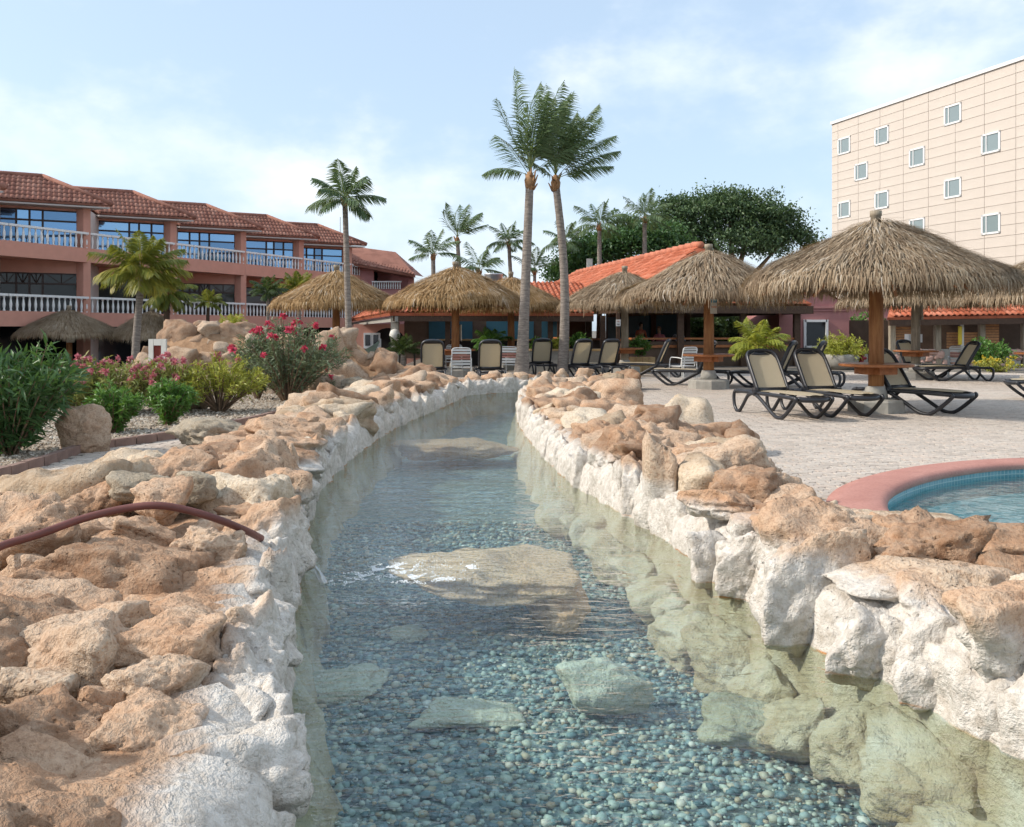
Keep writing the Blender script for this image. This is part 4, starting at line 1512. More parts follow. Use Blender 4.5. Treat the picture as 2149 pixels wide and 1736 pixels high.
for b in SBAYS:
    s0, s1 = b * BAY - BAY / 2, b * BAY + BAY / 2
    for zi, zf in enumerate((2.05, 5.05)):
        bc = MB()
        wbox(bc, s0, s1, 1.38, 1.52, zf - 0.46, zf + 0.20)
        bo = bc.build('balcony', 'pink_wall', wing)
        rail = MB()
        wbox(rail, s0 + 0.02, s1 - 0.02, 1.36, 1.54, zf + 0.84, zf + 0.94)
        rail.build('handrail', 'white_paint', bo)
        nb = 18
        for i in range(nb):
            o = bpy.data.objects.new('baluster', bal_me)
            COL.objects.link(o)
            o.parent = bo
            o.location = W(s0 + 0.15 + (BAY - 0.3) * i / (nb - 1), 1.45, zf + 0.20) - C0
        fr = MB()
        g0, g1 = -1.70, 1.62
        z0, z1 = zf + 0.02, zf + (2.02 if zi == 0 else 1.94)
        segs = [0.0, 0.46, 0.60, 0.78, 1.0] if b % 2 == 0 else [0.0, 0.22, 0.38, 0.54, 1.0]
        for q in segs:
            sx = g0 + (g1 - g0) * q
            qbox(fr, b, sx - 0.045, sx + 0.045, -0.10, 0.02, z0, z1)
        tr = z1 - 0.50
        qbox(fr, b, g0, g1, -0.09, 0.01, z1 - 0.06, z1)
        qbox(fr, b, g0, g1, -0.09, 0.01, tr - 0.04, tr + 0.04)
        if zi == 0:
            for a_, c_ in zip(segs[:-1], segs[1:]):
                m_ = (a_ + c_) / 2
                for sg in (-0.3, 0.0, 0.3):
                    b0 = U2 * (b * BAY) - NE * 0.03
                    p0 = b0 + E2 * (g0 + (g1 - g0) * m_) + Vector((0, 0, tr))
                    p1 = b0 + E2 * (g0 + (g1 - g0) * (m_ + sg * (c_ - a_) * 1.3)) + Vector((0, 0, z1 - 0.05))
                    fr.tube([p0, p1], 0.025, 4)
        win = fr.build('window', 'bronze_frame', wing)
        for a_, c_ in zip(segs[:-1], segs[1:]):
            for (pz0, pz1) in ((z0, tr - 0.04), (tr + 0.04, z1 - 0.06)):
                pn = MB()
                qbox(pn, b, g0 + (g1 - g0) * a_ + 0.045, g0 + (g1 - g0) * c_ - 0.045, -0.06, -0.045, pz0, pz1)
                pn.build('pane', 'window_glass' if zi else 'window_glass_dark', win)
        lc = Q(b, -1.9, 0.25, zf + 1.35)
        lo_ = MB().lathe([(0.01, -0.09), (0.075, -0.05), (0.09, 0.0), (0.07, 0.06), (0.02, 0.09)], 8, lc).build('wall_lamp', 'lamp_globe', wing, True)
        MB().tube([lc + Vector((0, 0, 0.05)), lc + Vector((-0.25, 0.05, 0.1))], 0.02, 5).build('bracket', 'frame_dark', lo_)
gf = MB()
wbox(gf, SBAYS[0] * BAY - 2.6, SBAYS[-1] * BAY + 2.3, -1.0, -0.9, -1.1, 1.6)
gf.build('ground_floor_glass', 'window_glass_dark', wing)

# annex behind the wing
AX = at(745, 600, 60)
annex = thing('hotel_annex', 'pink house with sloping tiled roof and small white balustrade behind the thatched parasols', 'building', (AX.x, AX.y, 0))


def ax(x, y, d=60.0):
    return np.array(at(x, y, d)) - np.array((AX.x, AX.y, 0))


def wall_px(mb, x0, y0, x1, y1, d, th=0.3):
    a, b = ax(x0, y1, d), ax(x1, y0, d)
    mb.box(((a[0] + b[0]) / 2, a[1] + th / 2, (a[2] + b[2]) / 2), (abs(b[0] - a[0]), th, abs(b[2] - a[2])))


m = MB()
wall_px(m, 700, 606, 868, 720, 60)
wall_px(m, 735, 560, 784, 606, 60)
wall_px(m, 820, 560, 866, 606, 60.6)
wall_px(m, 856, 585, 868, 606, 60.0)
m.build('wall', 'pink_wall_b', annex)
m = MB()
wall_px(m, 700, 560, 866, 720, 62.5)
m.build('back_wall', 'pink_wall_b', annex)
m = MB()
wall_px(m, 772, 565, 792, 603, 62.3, 0.1)
m.build('door', 'window_glass_dark', annex)
m = MB()
a0, a1, a2, a3 = at(700, 546, 59.2), at(872, 578, 59.2), at(830, 529, 62), at(700, 512, 62)
slab(m, (a0, a1, a2, a3), 0.15, (AX.x, AX.y, 0))
b2 = at(889, 581, 66)
m.add([np.array(q) - np.array((AX.x, AX.y, 0)) for q in (a1, b2, a2)], [(0, 1, 2)])
m.add([np.array(q) - np.array((AX.x, AX.y, 0.16)) for q in (a0, a1, b2, at(700, 560, 70))], [(3, 2, 1, 0)])
ro = m.build('roof', 'tile_dull', annex)
roof_tiles(ro, (AX.x, AX.y, 0), [(a0, a1, a2, a3)], 'tile_dull', n_single=150, seed=5)
m = MB()
wall_px(m, 780, 590, 842, 592.5, 59.8, 0.15)
rl = m.build('handrail', 'white_paint', annex)
for i in range(13):
    o = bpy.data.objects.new('baluster', bal_me)
    COL.objects.link(o)
    o.parent = rl
    o.location = ax(782 + i * 4.8, 606.5, 59.9)
    o.scale = (0.8, 0.8, 0.72)
m = MB()
wall_px(m, 866, 580, 869, 640, 66, 0.1)
m.build('downpipe', 'off_white', annex)

# ------------------------------------------------------------------ restaurant pavilion in the middle
PV = Vector((-0.5, 38, 0))
pav = thing('restaurant_pavilion', 'open dark restaurant pavilion under a low red tiled roof in the middle', 'building', PV)
EZ = 2.10
c1, c2 = Vector((-4.7, 33, EZ)), Vector((3.2, 33.6, EZ))
c3 = Vector((-10.5, 55, EZ - 0.05))
r1, r2, r3 = Vector((-2.3, 38.2, 3.55)), Vector((3.2, 38.6, 3.55)), Vector((-7.5, 55, 3.6))
m = MB()
slab(m, (c1, c2, r2, r1), 0.12, PV)
slab(m, (c3, c1, r1, r3), 0.12, PV)
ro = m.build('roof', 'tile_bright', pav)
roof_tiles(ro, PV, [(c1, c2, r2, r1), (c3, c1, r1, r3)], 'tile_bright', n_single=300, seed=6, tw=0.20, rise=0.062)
m = MB()
m.tube([c1 - PV + Vector((0, 0, 0.06)), r1 - PV + Vector((0, 0, 0.06))], 0.10, 6)
m.build('hip_tiles', 'tile_bright', ro, True)
m = MB()
def beam(mb, p, q, w, h, org):
    p, q = np.array(p, float) - np.array(org), np.array(q, float) - np.array(org)
    t = (q - p) / np.linalg.norm(q - p)
    s_ = np.cross(t, (0, 0, 1.0))
    s_ = s_ / np.linalg.norm(s_) * w / 2
    u_ = np.array((0, 0, h / 2))
    mb.hexa([p - s_ - u_, p + s_ - u_, q + s_ - u_, q - s_ - u_, p - s_ + u_, p + s_ + u_, q + s_ + u_, q - s_ + u_])
beam(m, c1 + Vector((0.1, 0.12, -0.22)), c2 + Vector((0, 0.12, -0.22)), 0.12, 0.22, PV)
m.build('fascia', 'wood_dark', pav)
m = MB()
beam(m, c3 + Vector((0.3, 0, -0.24)), c1 + Vector((0.25, 0.05, -0.24)), 0.12, 0.20, PV)
m.build('fascia', 'concrete', pav)
for px, mat_ in ((829, 'concrete'), (1155, 'wood_dark'), (940, 'wood_dark'), (1265, 'wood_dark')):
    q = at(px, 700, 33.9)
    MB().box((0, 0, 1.0), (0.30 if mat_ == 'concrete' else 0.2, 0.26, 2.0)).build('post', mat_, pav, loc=(q.x - PV.x, 33.9 - PV.y, 0))
m = MB()
m.box((-0.2, 5.5, 1.2), (9.5, 0.2, 2.4))
m.build('back_wall', 'brown_inside', pav)
for x, w in ((-2.6, 2.2), (0.4, 2.4), (2.6, 1.2)):
    MB().box((x, 5.35, 1.35), (w, 0.08, 1.5)).build('wall_panel', 'teal_panel', pav)
m = MB()
m.box((0.6, -2.6, 0.5), (6.2, 0.5, 1.0))
m.build('bar_front', 'dark_inside', pav)
m = MB()
m.box((0.6, -2.6, 1.03), (6.4, 0.62, 0.06))
m.build('counter_top', 'wood_pale', pav)
# pink wall with the arch, seen under the left eave
m = MB()
wx0, wx1, wd = at(742, 0, 47).x, at(905, 0, 47).x, 47.0
ac, ar = at(815, 0, 47).x, 1.0
pts_ = []
n_a = 14
tz = 1.75
outer = [(wx0, -1.05), (wx0, tz), (wx1, tz), (wx1, -1.05)]
arch = [(ac + ar, -1.05)] + [(ac + ar * math.cos(t), 0.55 + ar * math.sin(t)) for t in np.linspace(0, math.pi, n_a)] + [(ac - ar, -1.05)]
poly = outer + arch
tri = tessellate_polygon([[Vector((x, z, 0)) for x, z in poly]])
vs = [(x - PV.x, wd - PV.y, z) for x, z in poly]
m.add(vs, [tuple(t) for t in tri])
m.build('arch_wall', 'pink_wall', pav)
MB().box((ac - PV.x, wd - PV.y + 0.6, 0.3), (2.6, 0.1, 2.8)).build('arch_door', 'dark_inside', pav)
for px in (772, 789):
    q = at(px, 715, 46.95)
    w_ = MB().box((0, 0, 0), (0.46, 0.08, 0.85)).build('window', 'white_paint', pav, loc=q - PV)
    MB().box((0, -0.045, 0.02), (0.28, 0.02, 0.6)).build('pane', 'window_glass_dark', w_)

# ------------------------------------------------------------------ bar pavilion with the bright gable roof
BP = Vector((6.5, 40, 0))
bar = thing('bar_pavilion', 'open wooden bar pavilion with steep orange tiled roof behind the thatched parasols', 'building', BP)
k1, k2 = Vector((3.95, 51.5, 4.80)), Vector((7.6, 34.6, 4.80))        # ridge far, near
dr = (k2 - k1).normalized()
lf = Vector((-dr.y, dr.x, 0))
if lf.x > 0:
    lf = -lf
HW = 4.0
e_fl = k1 - dr * 3.6 + lf * HW
e_nl = k2 + dr * 1.6 + lf * HW
e_nr = k2 + dr * 1.6 - lf * HW
e_fr = k1 - dr * 3.6 - lf * HW
for q in (e_fl, e_nl, e_nr, e_fr):
    q.z = 2.48
m = MB()
slab(m, (e_fl, e_nl, k2, k1), 0.14, BP)
slab(m, (e_nr, e_fr, k1, k2), 0.14, BP)
m.add([np.array(q - BP) for q in (e_nl, e_nr, k2)], [(0, 1, 2)])
m.add([np.array(q - BP) for q in (e_fr, e_fl, k1)], [(0, 1, 2)])
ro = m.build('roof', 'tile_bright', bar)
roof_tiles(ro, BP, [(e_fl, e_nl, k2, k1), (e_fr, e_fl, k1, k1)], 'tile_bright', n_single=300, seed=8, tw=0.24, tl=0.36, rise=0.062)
m = MB()
nseg = 26
for i in range(nseg):
    p0, p1 = k1.lerp(k2, i / nseg), k1.lerp(k2, (i + 1.12) / nseg)
    MB().tube([p0 - BP + Vector((0, 0, 0.10)), p1 - BP + Vector((0, 0, 0.07))], [0.17, 0.14], 8, a=0.9).build('ridge_tile', 'tile_bright', ro, True)
for qa in (e_fl,):
    for i in range(14):
        p0, p1 = qa.lerp(k1, i / 14), qa.lerp(k1, (i + 1.1) / 14)
        MB().tube([p0 - BP + Vector((0, 0, 0.10)), p1 - BP + Vector((0, 0, 0.07))], [0.15, 0.12], 8, a=0.9).build('hip_tile', 'tile_bright', ro, True)
m = MB()
for p, q in ((e_fl, e_nl), (e_nl, e_nr), (e_nr, e_fr)):
    beam(m, p + Vector((0, 0, -0.25)), q + Vector((0, 0, -0.25)), 0.14, 0.30, BP)
m.build('fascia', 'wood_dark', bar)
for i, f in enumerate((0.03, 0.24, 0.45, 0.66, 0.86)):
    q = e_nl.lerp(e_fl, f) - lf * 0.45
    MB().box((0, 0, 1.12), (0.22, 0.22, 2.24)).build('post', 'wood_dark', bar, loc=(q.x - BP.x, q.y - BP.y, 0))
for i, f in enumerate((0.33, 0.66, 0.95)):
    q = e_nl.lerp(e_nr, f) - dr * 0.45
    MB().box((0, 0, 1.12), (0.24, 0.24, 2.24)).build('post', 'wood_dark', bar, loc=(q.x - BP.x, q.y - BP.y, 0))
ia, ib = k1.lerp(k2, 0.15) - lf * 1.0, k1.lerp(k2, 0.80) - lf * 1.0
m = MB()
beam(m, Vector((ia.x, ia.y, 1.2)), Vector((ib.x, ib.y, 1.2)), 0.2, 2.4, BP)
m.build('inner_wall', 'brown_inside', bar)
for f0, f1 in ((0.05, 0.28), (0.36, 0.62), (0.70, 0.95)):
    p, q = ia.lerp(ib, f0) + lf * 0.14, ia.lerp(ib, f1) + lf * 0.14
    m = MB()
    beam(m, Vector((p.x, p.y, 1.45)), Vector((q.x, q.y, 1.45)), 0.06, 1.4, BP)
    m.build('wall_panel', 'teal_panel', bar)
ca, cb = e_nl.lerp(e_fl, 0.05) - lf * 0.7, e_nl.lerp(e_fl, 0.80) - lf * 0.7
m = MB()
beam(m, Vector((ca.x, ca.y, 0.5)), Vector((cb.x, cb.y, 0.5)), 0.4, 1.0, BP)
cc = e_nl.lerp(e_nr, 0.95) - dr * 0.7
beam(m, Vector((ca.x, ca.y, 0.5)), Vector((cc.x, cc.y, 0.5)), 0.4, 0.98, BP)
m.build('bar_front', 'brown_inside', bar)
m = MB()
beam(m, Vector((ca.x, ca.y, 1.04)), Vector((cb.x, cb.y, 1.04)), 0.62, 0.07, BP)
beam(m, Vector((ca.x, ca.y, 1.10)) - lf * 0.1, Vector((cc.x, cc.y, 1.10)), 0.62, 0.07, BP)
m.build('counter_top', 'wood_table', bar)
m = MB()
beam(m, Vector((ca.x, ca.y, 0.80)) + dr * 0.26, Vector((cc.x, cc.y, 0.80)) + dr * 0.26, 0.05, 0.10, BP)
m.build('rail', 'wood_table', bar)
q = at(1682, 652, 34.2)
MB().lathe([(0.01, -0.1), (0.08, -0.06), (0.1, 0), (0.08, 0.06), (0.01, 0.1)], 8, q - BP).build('lamp_globe', 'lamp_globe', bar, True)

# pole with a white box behind the ridge, tank, mast
q = at(1237, 600, 56)
pl_ = thing('light_pole', 'thin pole with a white box lamp behind the orange tiled ridge', 'pole', (q.x, q.y, 0))
MB().tube([(0, 0, 0), (0, 0, 5.2)], 0.05, 6).build('pole', 'metal_pole', pl_)
MB().box((0, 0, 5.65), (0.38, 0.3, 0.85)).build('lamp_box', 'off_white', pl_)
MB().tube([(0.1, 0, 4.7), (0.55, 0.1, 4.3)], 0.06, 6).build('arm', 'metal_pole', pl_)
q = at(1036, 575, 40)
tk = thing('roof_vent_drum', 'grey metal drum vent on the restaurant roof between two thatched parasols', 'vent', (q.x, q.y, 3.2))
MB().lathe([(0.42, 0.0), (0.42, 0.78), (0.44, 0.80), (0.44, 0.86), (0.40, 0.86)], 20).build('drum', 'metal_tank', tk, True)
MB().lathe([(0.36, -0.5), (0.36, 0.0)], 16).build('neck', 'pink_wall_b', tk, True)
q = at(714, 470, 62)
ms = thing('antenna_mast', 'thin antenna mast rising behind the hotel wing roof', 'antenna', (q.x, q.y, 0))
MB().tube([(0, 0, 0), (0, 0, 9.6)], 0.035, 5).build('mast', 'metal_pole', ms)
MB().box((0.1, 0, 7.6), (0.25, 0.04, 0.04)).build('cross_bar', 'metal_pole', ms)

# ------------------------------------------------------------------ pink cabin on the right
CB = at(1711, 764, 36)
cabin = thing('pink_cabin', 'mauve-pink cabin with one white-framed window right of the bar', 'building', (CB.x, 36, 0))
m = MB()
gx0, gx1 = at(1635, 0, 36).x - CB.x, at(1782, 0, 36).x - CB.x
pk = at(1716, 0, 36).x - CB.x
zt, zp = at(0, 644, 36).z, at(0, 606, 36).z
poly = [(gx0, 0), (gx1, 0), (gx1, zt), (pk, zp), (gx0, zt)]
V_ = [(x, 0, z) for x, z in poly] + [(x, 6, z) for x, z in poly]
m.add(V_, [(0, 1, 2, 3, 4), (9, 8, 7, 6, 5)] + [(i, i + 5, (i + 1) % 5 + 5, (i + 1) % 5) for i in range(5)])
m.build('wall', 'pink_wall_b', cabin)
m = MB()
m.box(((gx0 + gx1) / 2, -0.03, zt - 0.02), (gx1 - gx0 + 0.1, 0.1, 0.10))
m.box(((gx0 + gx1) / 2, -0.02, zt - 0.16), (gx1 - gx0 + 0.05, 0.08, 0.05))
m.build('cornice', 'pink_wall_b', cabin)
m = MB()
for sg, xx in ((-1, gx0), (1, gx1)):
    m.add([(pk, -0.1, zp + 0.05), (xx + sg * 0.1, -0.1, zt + 0.03), (xx + sg * 0.1, 6, zt + 0.03), (pk, 6, zp + 0.05)], [(0, 1, 2, 3) if sg < 0 else (3, 2, 1, 0)])
m.build('roof', 'tile_bright', cabin)
w0, w1 = at(1688, 726, 36), at(1734, 676, 36)
wc = ((w0.x + w1.x) / 2 - CB.x, -0.04, (w0.z + w1.z) / 2)
m = MB()
ww, wh = w1.x - w0.x, w1.z - w0.z
for dx, dz, sx, sz in ((-ww / 2, 0, 0.1, wh + 0.2), (ww / 2, 0, 0.1, wh + 0.2), (0, wh / 2 + 0.05, ww, 0.1), (0, -wh / 2 - 0.05, ww, 0.1)):
    m.box((wc[0] + dx, wc[1], wc[2] + dz), (sx, 0.14, sz))
wi = m.build('window', 'white_paint', cabin)
MB().box((wc[0], -0.01, wc[2]), (ww - 0.1, 0.02, wh)).build('pane', 'window_glass_dark', wi)
q = at(1812, 700, 44)
anx = thing('low_pink_wall', 'low dull pink wall between the cabin and the wooden kiosk', 'wall', (q.x, 44, 0))
MB().box((0, 0, 1.3), (4.2, 0.4, 2.6)).build('wall_face', 'pink_wall_b', anx)
MB().box((0, 0, 2.65), (4.4, 0.55, 0.1)).build('wall_cap', 'pink_wall_b', anx)

# ------------------------------------------------------------------ wooden kiosk on the right
KD = 33.0
KO = at(1975, 765, KD)
kio = thing('wooden_kiosk', 'open timber kiosk with bright orange tiled roof and slatted walls at the right', 'kiosk', (KO.x, KD, 0))
kx0, kx1 = at(1848, 0, KD).x, at(2290, 0, KD).x
ez = at(0, 667, KD).z
A, B = Vector((kx0, KD - 0.6, ez)), Vector((kx1, KD - 0.6, ez + 0.12))
C, D = Vector((kx1, KD + 4.0, ez + 2.1)), Vector((kx0 + 2.4, KD + 4.0, ez + 1.95))
m = MB()
slab(m, (A, B, C, D), 0.1, KO * Vector((1, 1, 0)) if False else (KO.x, KD, 0))
ro = m.build('roof', 'tile_bright', kio)
roof_tiles(ro, (KO.x, KD, 0), [(A, B, C, D)], 'tile_bright', n_single=300, seed=9, tw=0.22, rise=0.062)
m = MB()
beam(m, A + Vector((0.1, 0.1, -0.2)), B + Vector((0, 0.1, -0.2)), 0.1, 0.22, (KO.x, KD, 0))
m.build('fascia', 'wood_dark', kio)
for px in (1872, 1967, 2060, 2150, 2230):
    MB().box((at(px, 0, KD).x - KO.x, 0, 0.9), (0.2, 0.2, 1.8)).build('post', 'wood_grey', kio)
for (px0, px1, zr) in ((1876, 1918, range(0, 8)), (2064, 2100, range(0, 9)), (1990, 2058, range(0, 6))):
    x0, x1 = at(px0, 0, KD).x - KO.x, at(px1, 0, KD).x - KO.x
    for i in zr:
        MB().box(((x0 + x1) / 2, 0.12, 0.78 + i * 0.105), (x1 - x0, 0.03, 0.085)).build('slat', 'wood_slat', kio, rot=(0.0, 0, 0))
m = MB()
m.box((1.5, 3.6, 0.9), (9, 0.1, 1.9))
m.build('back_wall', 'brown_inside', kio)
r = random.Random(5)
for i in range(46):
    x = at(r.uniform(1876, 2140), 0, KD).x - KO.x
    z = r.uniform(0.08, 0.62)
    P, F = rock_mesh(4000 + i, (r.uniform(0.12, 0.2), 0.09, r.uniform(0.09, 0.14)), 3, 0, 0.6)
    MB().add(P, F).build('stone', 'base_stone' if 'base_stone' in M else plain('base_stone', (0.50, 0.32, 0.26), 0.9, 0.25, 3, 0.2), kio, True, loc=(x, -0.05, z))
MB().box(((at(1876, 0, KD).x + at(2140, 0, KD).x) / 2 - KO.x, 0.05, 0.35), (at(2140, 0, KD).x - at(1876, 0, KD).x, 0.2, 0.7)).build('base_wall', 'concrete', kio)
MB().box((at(2016, 0, KD).x - KO.x, -0.1, 1.0), (0.1, 0.1, 1.9)).build('sign_post', 'off_white', kio)
q = at(2009, 704, KD)
MB().box((q.x - KO.x, -0.2, q.z), (0.14, 0.03, 0.7)).build('yellow_notice', plain('notice_yellow', (0.62, 0.45, 0.04), 0.5, 0.1, 8, 0), kio)

# ------------------------------------------------------------------ high hotel on the right
HA, HB_ = Vector((26.1, 70.0, 0)), Vector((31.9, 52.6, 0))
hd = (HB_ - HA).normalized()
hl = (HB_ - HA).length
hn = Vector((hd.y, -hd.x, 0))
if hn.x > 0:
    hn = -hn
hz = at(0, 262, 70).z
hotel = thing('hotel_tower', 'tall beige panelled hotel block with small white-framed windows', 'building', HA)


def H(s, t, z):
    return hd * s + hn * t + Vector((0, 0, z))


def hbox(mb, s0, s1, t0, t1, z0, z1):
    mb.hexa([np.array(p) for p in (H(s0, t1, z0), H(s1, t1, z0), H(s1, t0, z0), H(s0, t0, z0), H(s0, t1, z1), H(s1, t1, z1), H(s1, t0, z1), H(s0, t0, z1))])


m = MB()
hbox(m, 0.03, hl, -12, -0.03, 0, hz - 0.1)
m.build('core', 'hotel_core', hotel)
cuts = [0.0, 0.75]
while cuts[-1] < hl:
    cuts.append(min(hl, cuts[-1] + 2.35))
ph = 0.66
nrow = int(hz / ph)
ph = hz / nrow
pshared = {}
for i in range(len(cuts) - 1):
    w = cuts[i + 1] - cuts[i] - 0.03
    key = round(w, 3)
    if key not in pshared:
        mb = MB().box((0, 0, 0), (w, 0.05, ph - 0.028))
        pshared[key] = mb.mesh('panel')
        pshared[key].materials.append(M['hotel_panel'])
    for j in range(nrow):
        if (j + 0.5) * ph < 1.2:
            continue
        o = bpy.data.objects.new('panel', pshared[key])
        COL.objects.link(o)
        o.parent = hotel
        o.location = H((cuts[i] + cuts[i + 1]) / 2, -0.02, (j + 0.5) * ph)
        o.rotation_euler = (0, 0, math.atan2(hd.y, hd.x))
m = MB()
hbox(m, -0.06, hl, -12, 0.12, hz, hz + 0.22)
m.build('cornice', 'white_paint', hotel)
def on_wall(x, y):
    # intersect pixel ray with the facade
    dx = (x - CX) / FPX
    s_ = (HA.x - dx * HA.y) / (dx * hd.y - hd.x)
    d = HA.y + hd.y * s_
    return s_, at(x, y, d).z, d
for (x, y, wpx) in ((1772, 306, 27), (1808, 360, 29), (1851, 420, 31), (1772, 440, 27), (1925, 478, 34), (1808, 494, 29), (1784, 618, 28), (1851, 285, 31), (1925, 330, 34), (2000, 395, 36), (2000, 240, 36), (2080, 470, 38), (2080, 300, 38)):
    s_, z_, d_ = on_wall(x, y)
    ww = 1.15 * 0.62
    ww, wh = 0.72, 0.66
    fr = MB()
    for (a_, b_, c_, e_) in ((-ww, -ww + 0.12, -wh, wh), (ww - 0.12, ww, -wh, wh), (-ww, ww, wh - 0.12, wh), (-ww, ww, -wh, -wh + 0.12), (-ww + 0.36, -ww + 0.42, -wh, wh)):
        hbox(fr, s_ + a_, s_ + b_, 0.0, 0.07, z_ + c_, z_ + e_)
    w_ = fr.build('window', 'white_paint', hotel)
    pn = MB()
    hbox(pn, s_ - ww + 0.1, s_ + ww - 0.1, 0.0, 0.02, z_ - wh + 0.1, z_ + wh - 0.1)
    pn.build('pane', 'hotel_glass', w_)

# ------------------------------------------------------------------ many-bladed meshes
def blades(name, V, pat, rnd, smooth_=False):
    """V (n,k,3) blades sharing the face pattern pat (quads)"""
    n_, k_ = V.shape[:2]
    pat = np.array(pat)
    me = bpy.data.meshes.new(name)
    me.vertices.add(n_ * k_)
    me.vertices.foreach_set('co', V.reshape(-1).astype(np.float32))
    FF = (pat[None] + (np.arange(n_) * k_)[:, None, None]).reshape(-1)
    nf = n_ * len(pat)
    q = pat.shape[1]
    me.loops.add(nf * q)
    me.loops.foreach_set('vertex_index', FF.astype(np.int32))
    me.polygons.add(nf)
    me.polygons.foreach_set('loop_start', np.arange(0, nf * q, q, dtype=np.int32))
    a = me.attributes.new('rnd', 'FLOAT', 'POINT')
    rr = np.repeat(rnd, k_) if rnd.ndim == 1 else rnd.reshape(-1)
    a.data.foreach_set('value', np.clip(rr, 0, 1).astype(np.float32))
    me.update()
    return me


def unit(v):
    return v / (np.linalg.norm(v, axis=-1, keepdims=True) + 1e-9)


def leaf_verts(P, D, Ln, Wd, r, droop=0.15, side=None):
    """lance-shaped leaves, two quads each (six points)"""
    n_ = len(P)
    D = unit(D)
    if side is None:
        side = np.cross(D, unit(r.normal(size=(n_, 3))))
    side = unit(side)
    Ln, Wd = Ln[:, None], Wd[:, None]
    nr = np.cross(side, D)
    nr *= np.sign(nr[:, 2:3] + 1e-6)
    mid = P + D * Ln * 0.45
    tip = P + D * Ln
    tip[:, 2] -= (droop * Ln)[:, 0]
    fold = nr * Wd * 0.25
    return np.stack([P, mid + side * Wd * 0.5 + fold, mid, mid - side * Wd * 0.5 + fold, tip], 1)


LEAF_PAT = [(0, 1, 2), (0, 2, 3), (1, 4, 2), (2, 4, 3)]

# ------------------------------------------------------------------ thatched parasols
def thatch_mesh(nb, seed, Rr=2.15, za=3.38, ze=2.30, wmul=1.0):
    r = np.random.default_rng(seed)
    f = np.sqrt(r.uniform(0.004, 1.0, nb))
    rows = 15
    fr = np.floor(f * rows) / rows + r.uniform(0, 0.35 / rows, nb)        # shingled courses
    f = np.where(r.random(nb) < 0.75, fr, f)
    th = r.uniform(0, 2 * math.pi, nb)
    rad = f * Rr

    def surf(q):
        return za - (za - ze) * (q ** 1.12)
    z = surf(f)
    drop = (za - ze) / Rr * 1.12 * np.maximum(f, 0.05) ** 0.12
    out = np.stack([np.cos(th), np.sin(th), -drop], 1)
    out = unit(out)
    out += r.normal(scale=0.11, size=out.shape)
    tang = np.stack([-np.sin(th), np.cos(th), np.zeros(nb)], 1)
    out += tang * r.normal(scale=0.14, size=(nb, 1))
    out = unit(out)
    ln = r.uniform(0.28, 0.55, nb) * np.where(f > 0.82, 0.68, 1.0)
    base = np.stack([rad * np.cos(th), rad * np.sin(th), z + r.uniform(0.0, 0.05, nb)], 1)
    lift = r.uniform(0.0, 0.035, nb)
    mid = base + out * (ln * 0.55)[:, None]
    mid[:, 2] += lift
    tip = base + out * ln[:, None]
    tip[:, 2] += lift * 0.3 - 0.05 * ln
    # past the eave the blades hang down
    for q in (mid, tip):
        rr = np.hypot(q[:, 0], q[:, 1])
        over = np.maximum(rr - Rr, 0)
        k_ = np.where(over > 0, (Rr + over * 0.42) / np.maximum(rr, 1e-6), 1)
        q[:, 0] *= k_
        q[:, 1] *= k_
        q[:, 2] -= over * 0.85
    w = r.uniform(0.010, 0.026, nb) * wmul
    sd_ = tang * w[:, None] / 2
    V1 = np.stack([base - sd_, base + sd_, mid + sd_ * 1.1, mid - sd_ * 1.1, tip + sd_ * 0.25, tip - sd_ * 0.25], 1)
    rn1 = np.clip(r.beta(2, 2, nb) * 0.9 + 0.1 * (1 - f), 0, 1)
    # hanging fringe, two lengths
    nf = nb // 3
    th = r.uniform(0, 2 * math.pi, nf)
    tang = np.stack([-np.sin(th), np.cos(th), np.zeros(nf)], 1)
    rr = Rr * r.uniform(0.86, 1.03, nf)
    base = np.stack([rr * np.cos(th), rr * np.sin(th), surf(rr / Rr) + 0.01], 1)
    ln = r.uniform(0.12, 0.30, nf)
    od = np.stack([np.cos(th), np.sin(th), 0 * th], 1)
    mid = base + od * (ln * r.uniform(0.1, 0.45, nf))[:, None] + np.array([0, 0, -1]) * (ln * 0.45)[:, None]
    tip = mid + od * (ln * r.uniform(-0.1, 0.15, nf))[:, None] + tang * (ln * r.normal(scale=0.12, size=nf))[:, None] + np.array([0, 0, -1]) * (ln * 0.6)[:, None]
    w = r.uniform(0.010, 0.022, nf) * wmul
    sd_ = tang * w[:, None] / 2
    V2 = np.stack([base - sd_, base + sd_, mid + sd_, mid - sd_, tip + sd_ * 0.2, tip - sd_ * 0.2], 1)
    V = np.concatenate([V1, V2])
    rn = np.concatenate([rn1, r.beta(2, 2.6, nf)])
    # matted, sagging and patchy
    c0 = V[:, 0]
    q3 = np.column_stack([c0[:, :2] * 0.9, np.full(len(c0), seed * 7.7)])
    V[:, :, 2] += (0.14 * perlin(q3) + 0.05 * perlin(q3 * 3.1))[:, None]
    V[:, :, :2] *= (1 + 0.05 * perlin(q3 * 1.3 + 5))[:, None, None]
    rn = np.clip(rn + 0.40 * perlin(q3 * 2.3 + 11) + 0.22 * perlin(q3 * 6 + 3), 0, 1)
    band = np.sin(np.hypot(c0[:, 0], c0[:, 1]) / Rr * 15 * 2 * math.pi / 2.5 + perlin(q3 * 1.1) * 2)
    rn = np.clip(rn + 0.10 * band, 0, 1)
    me = blades('thatch', V, [(0, 1, 2, 3), (3, 2, 4, 5)], rn)
    return me


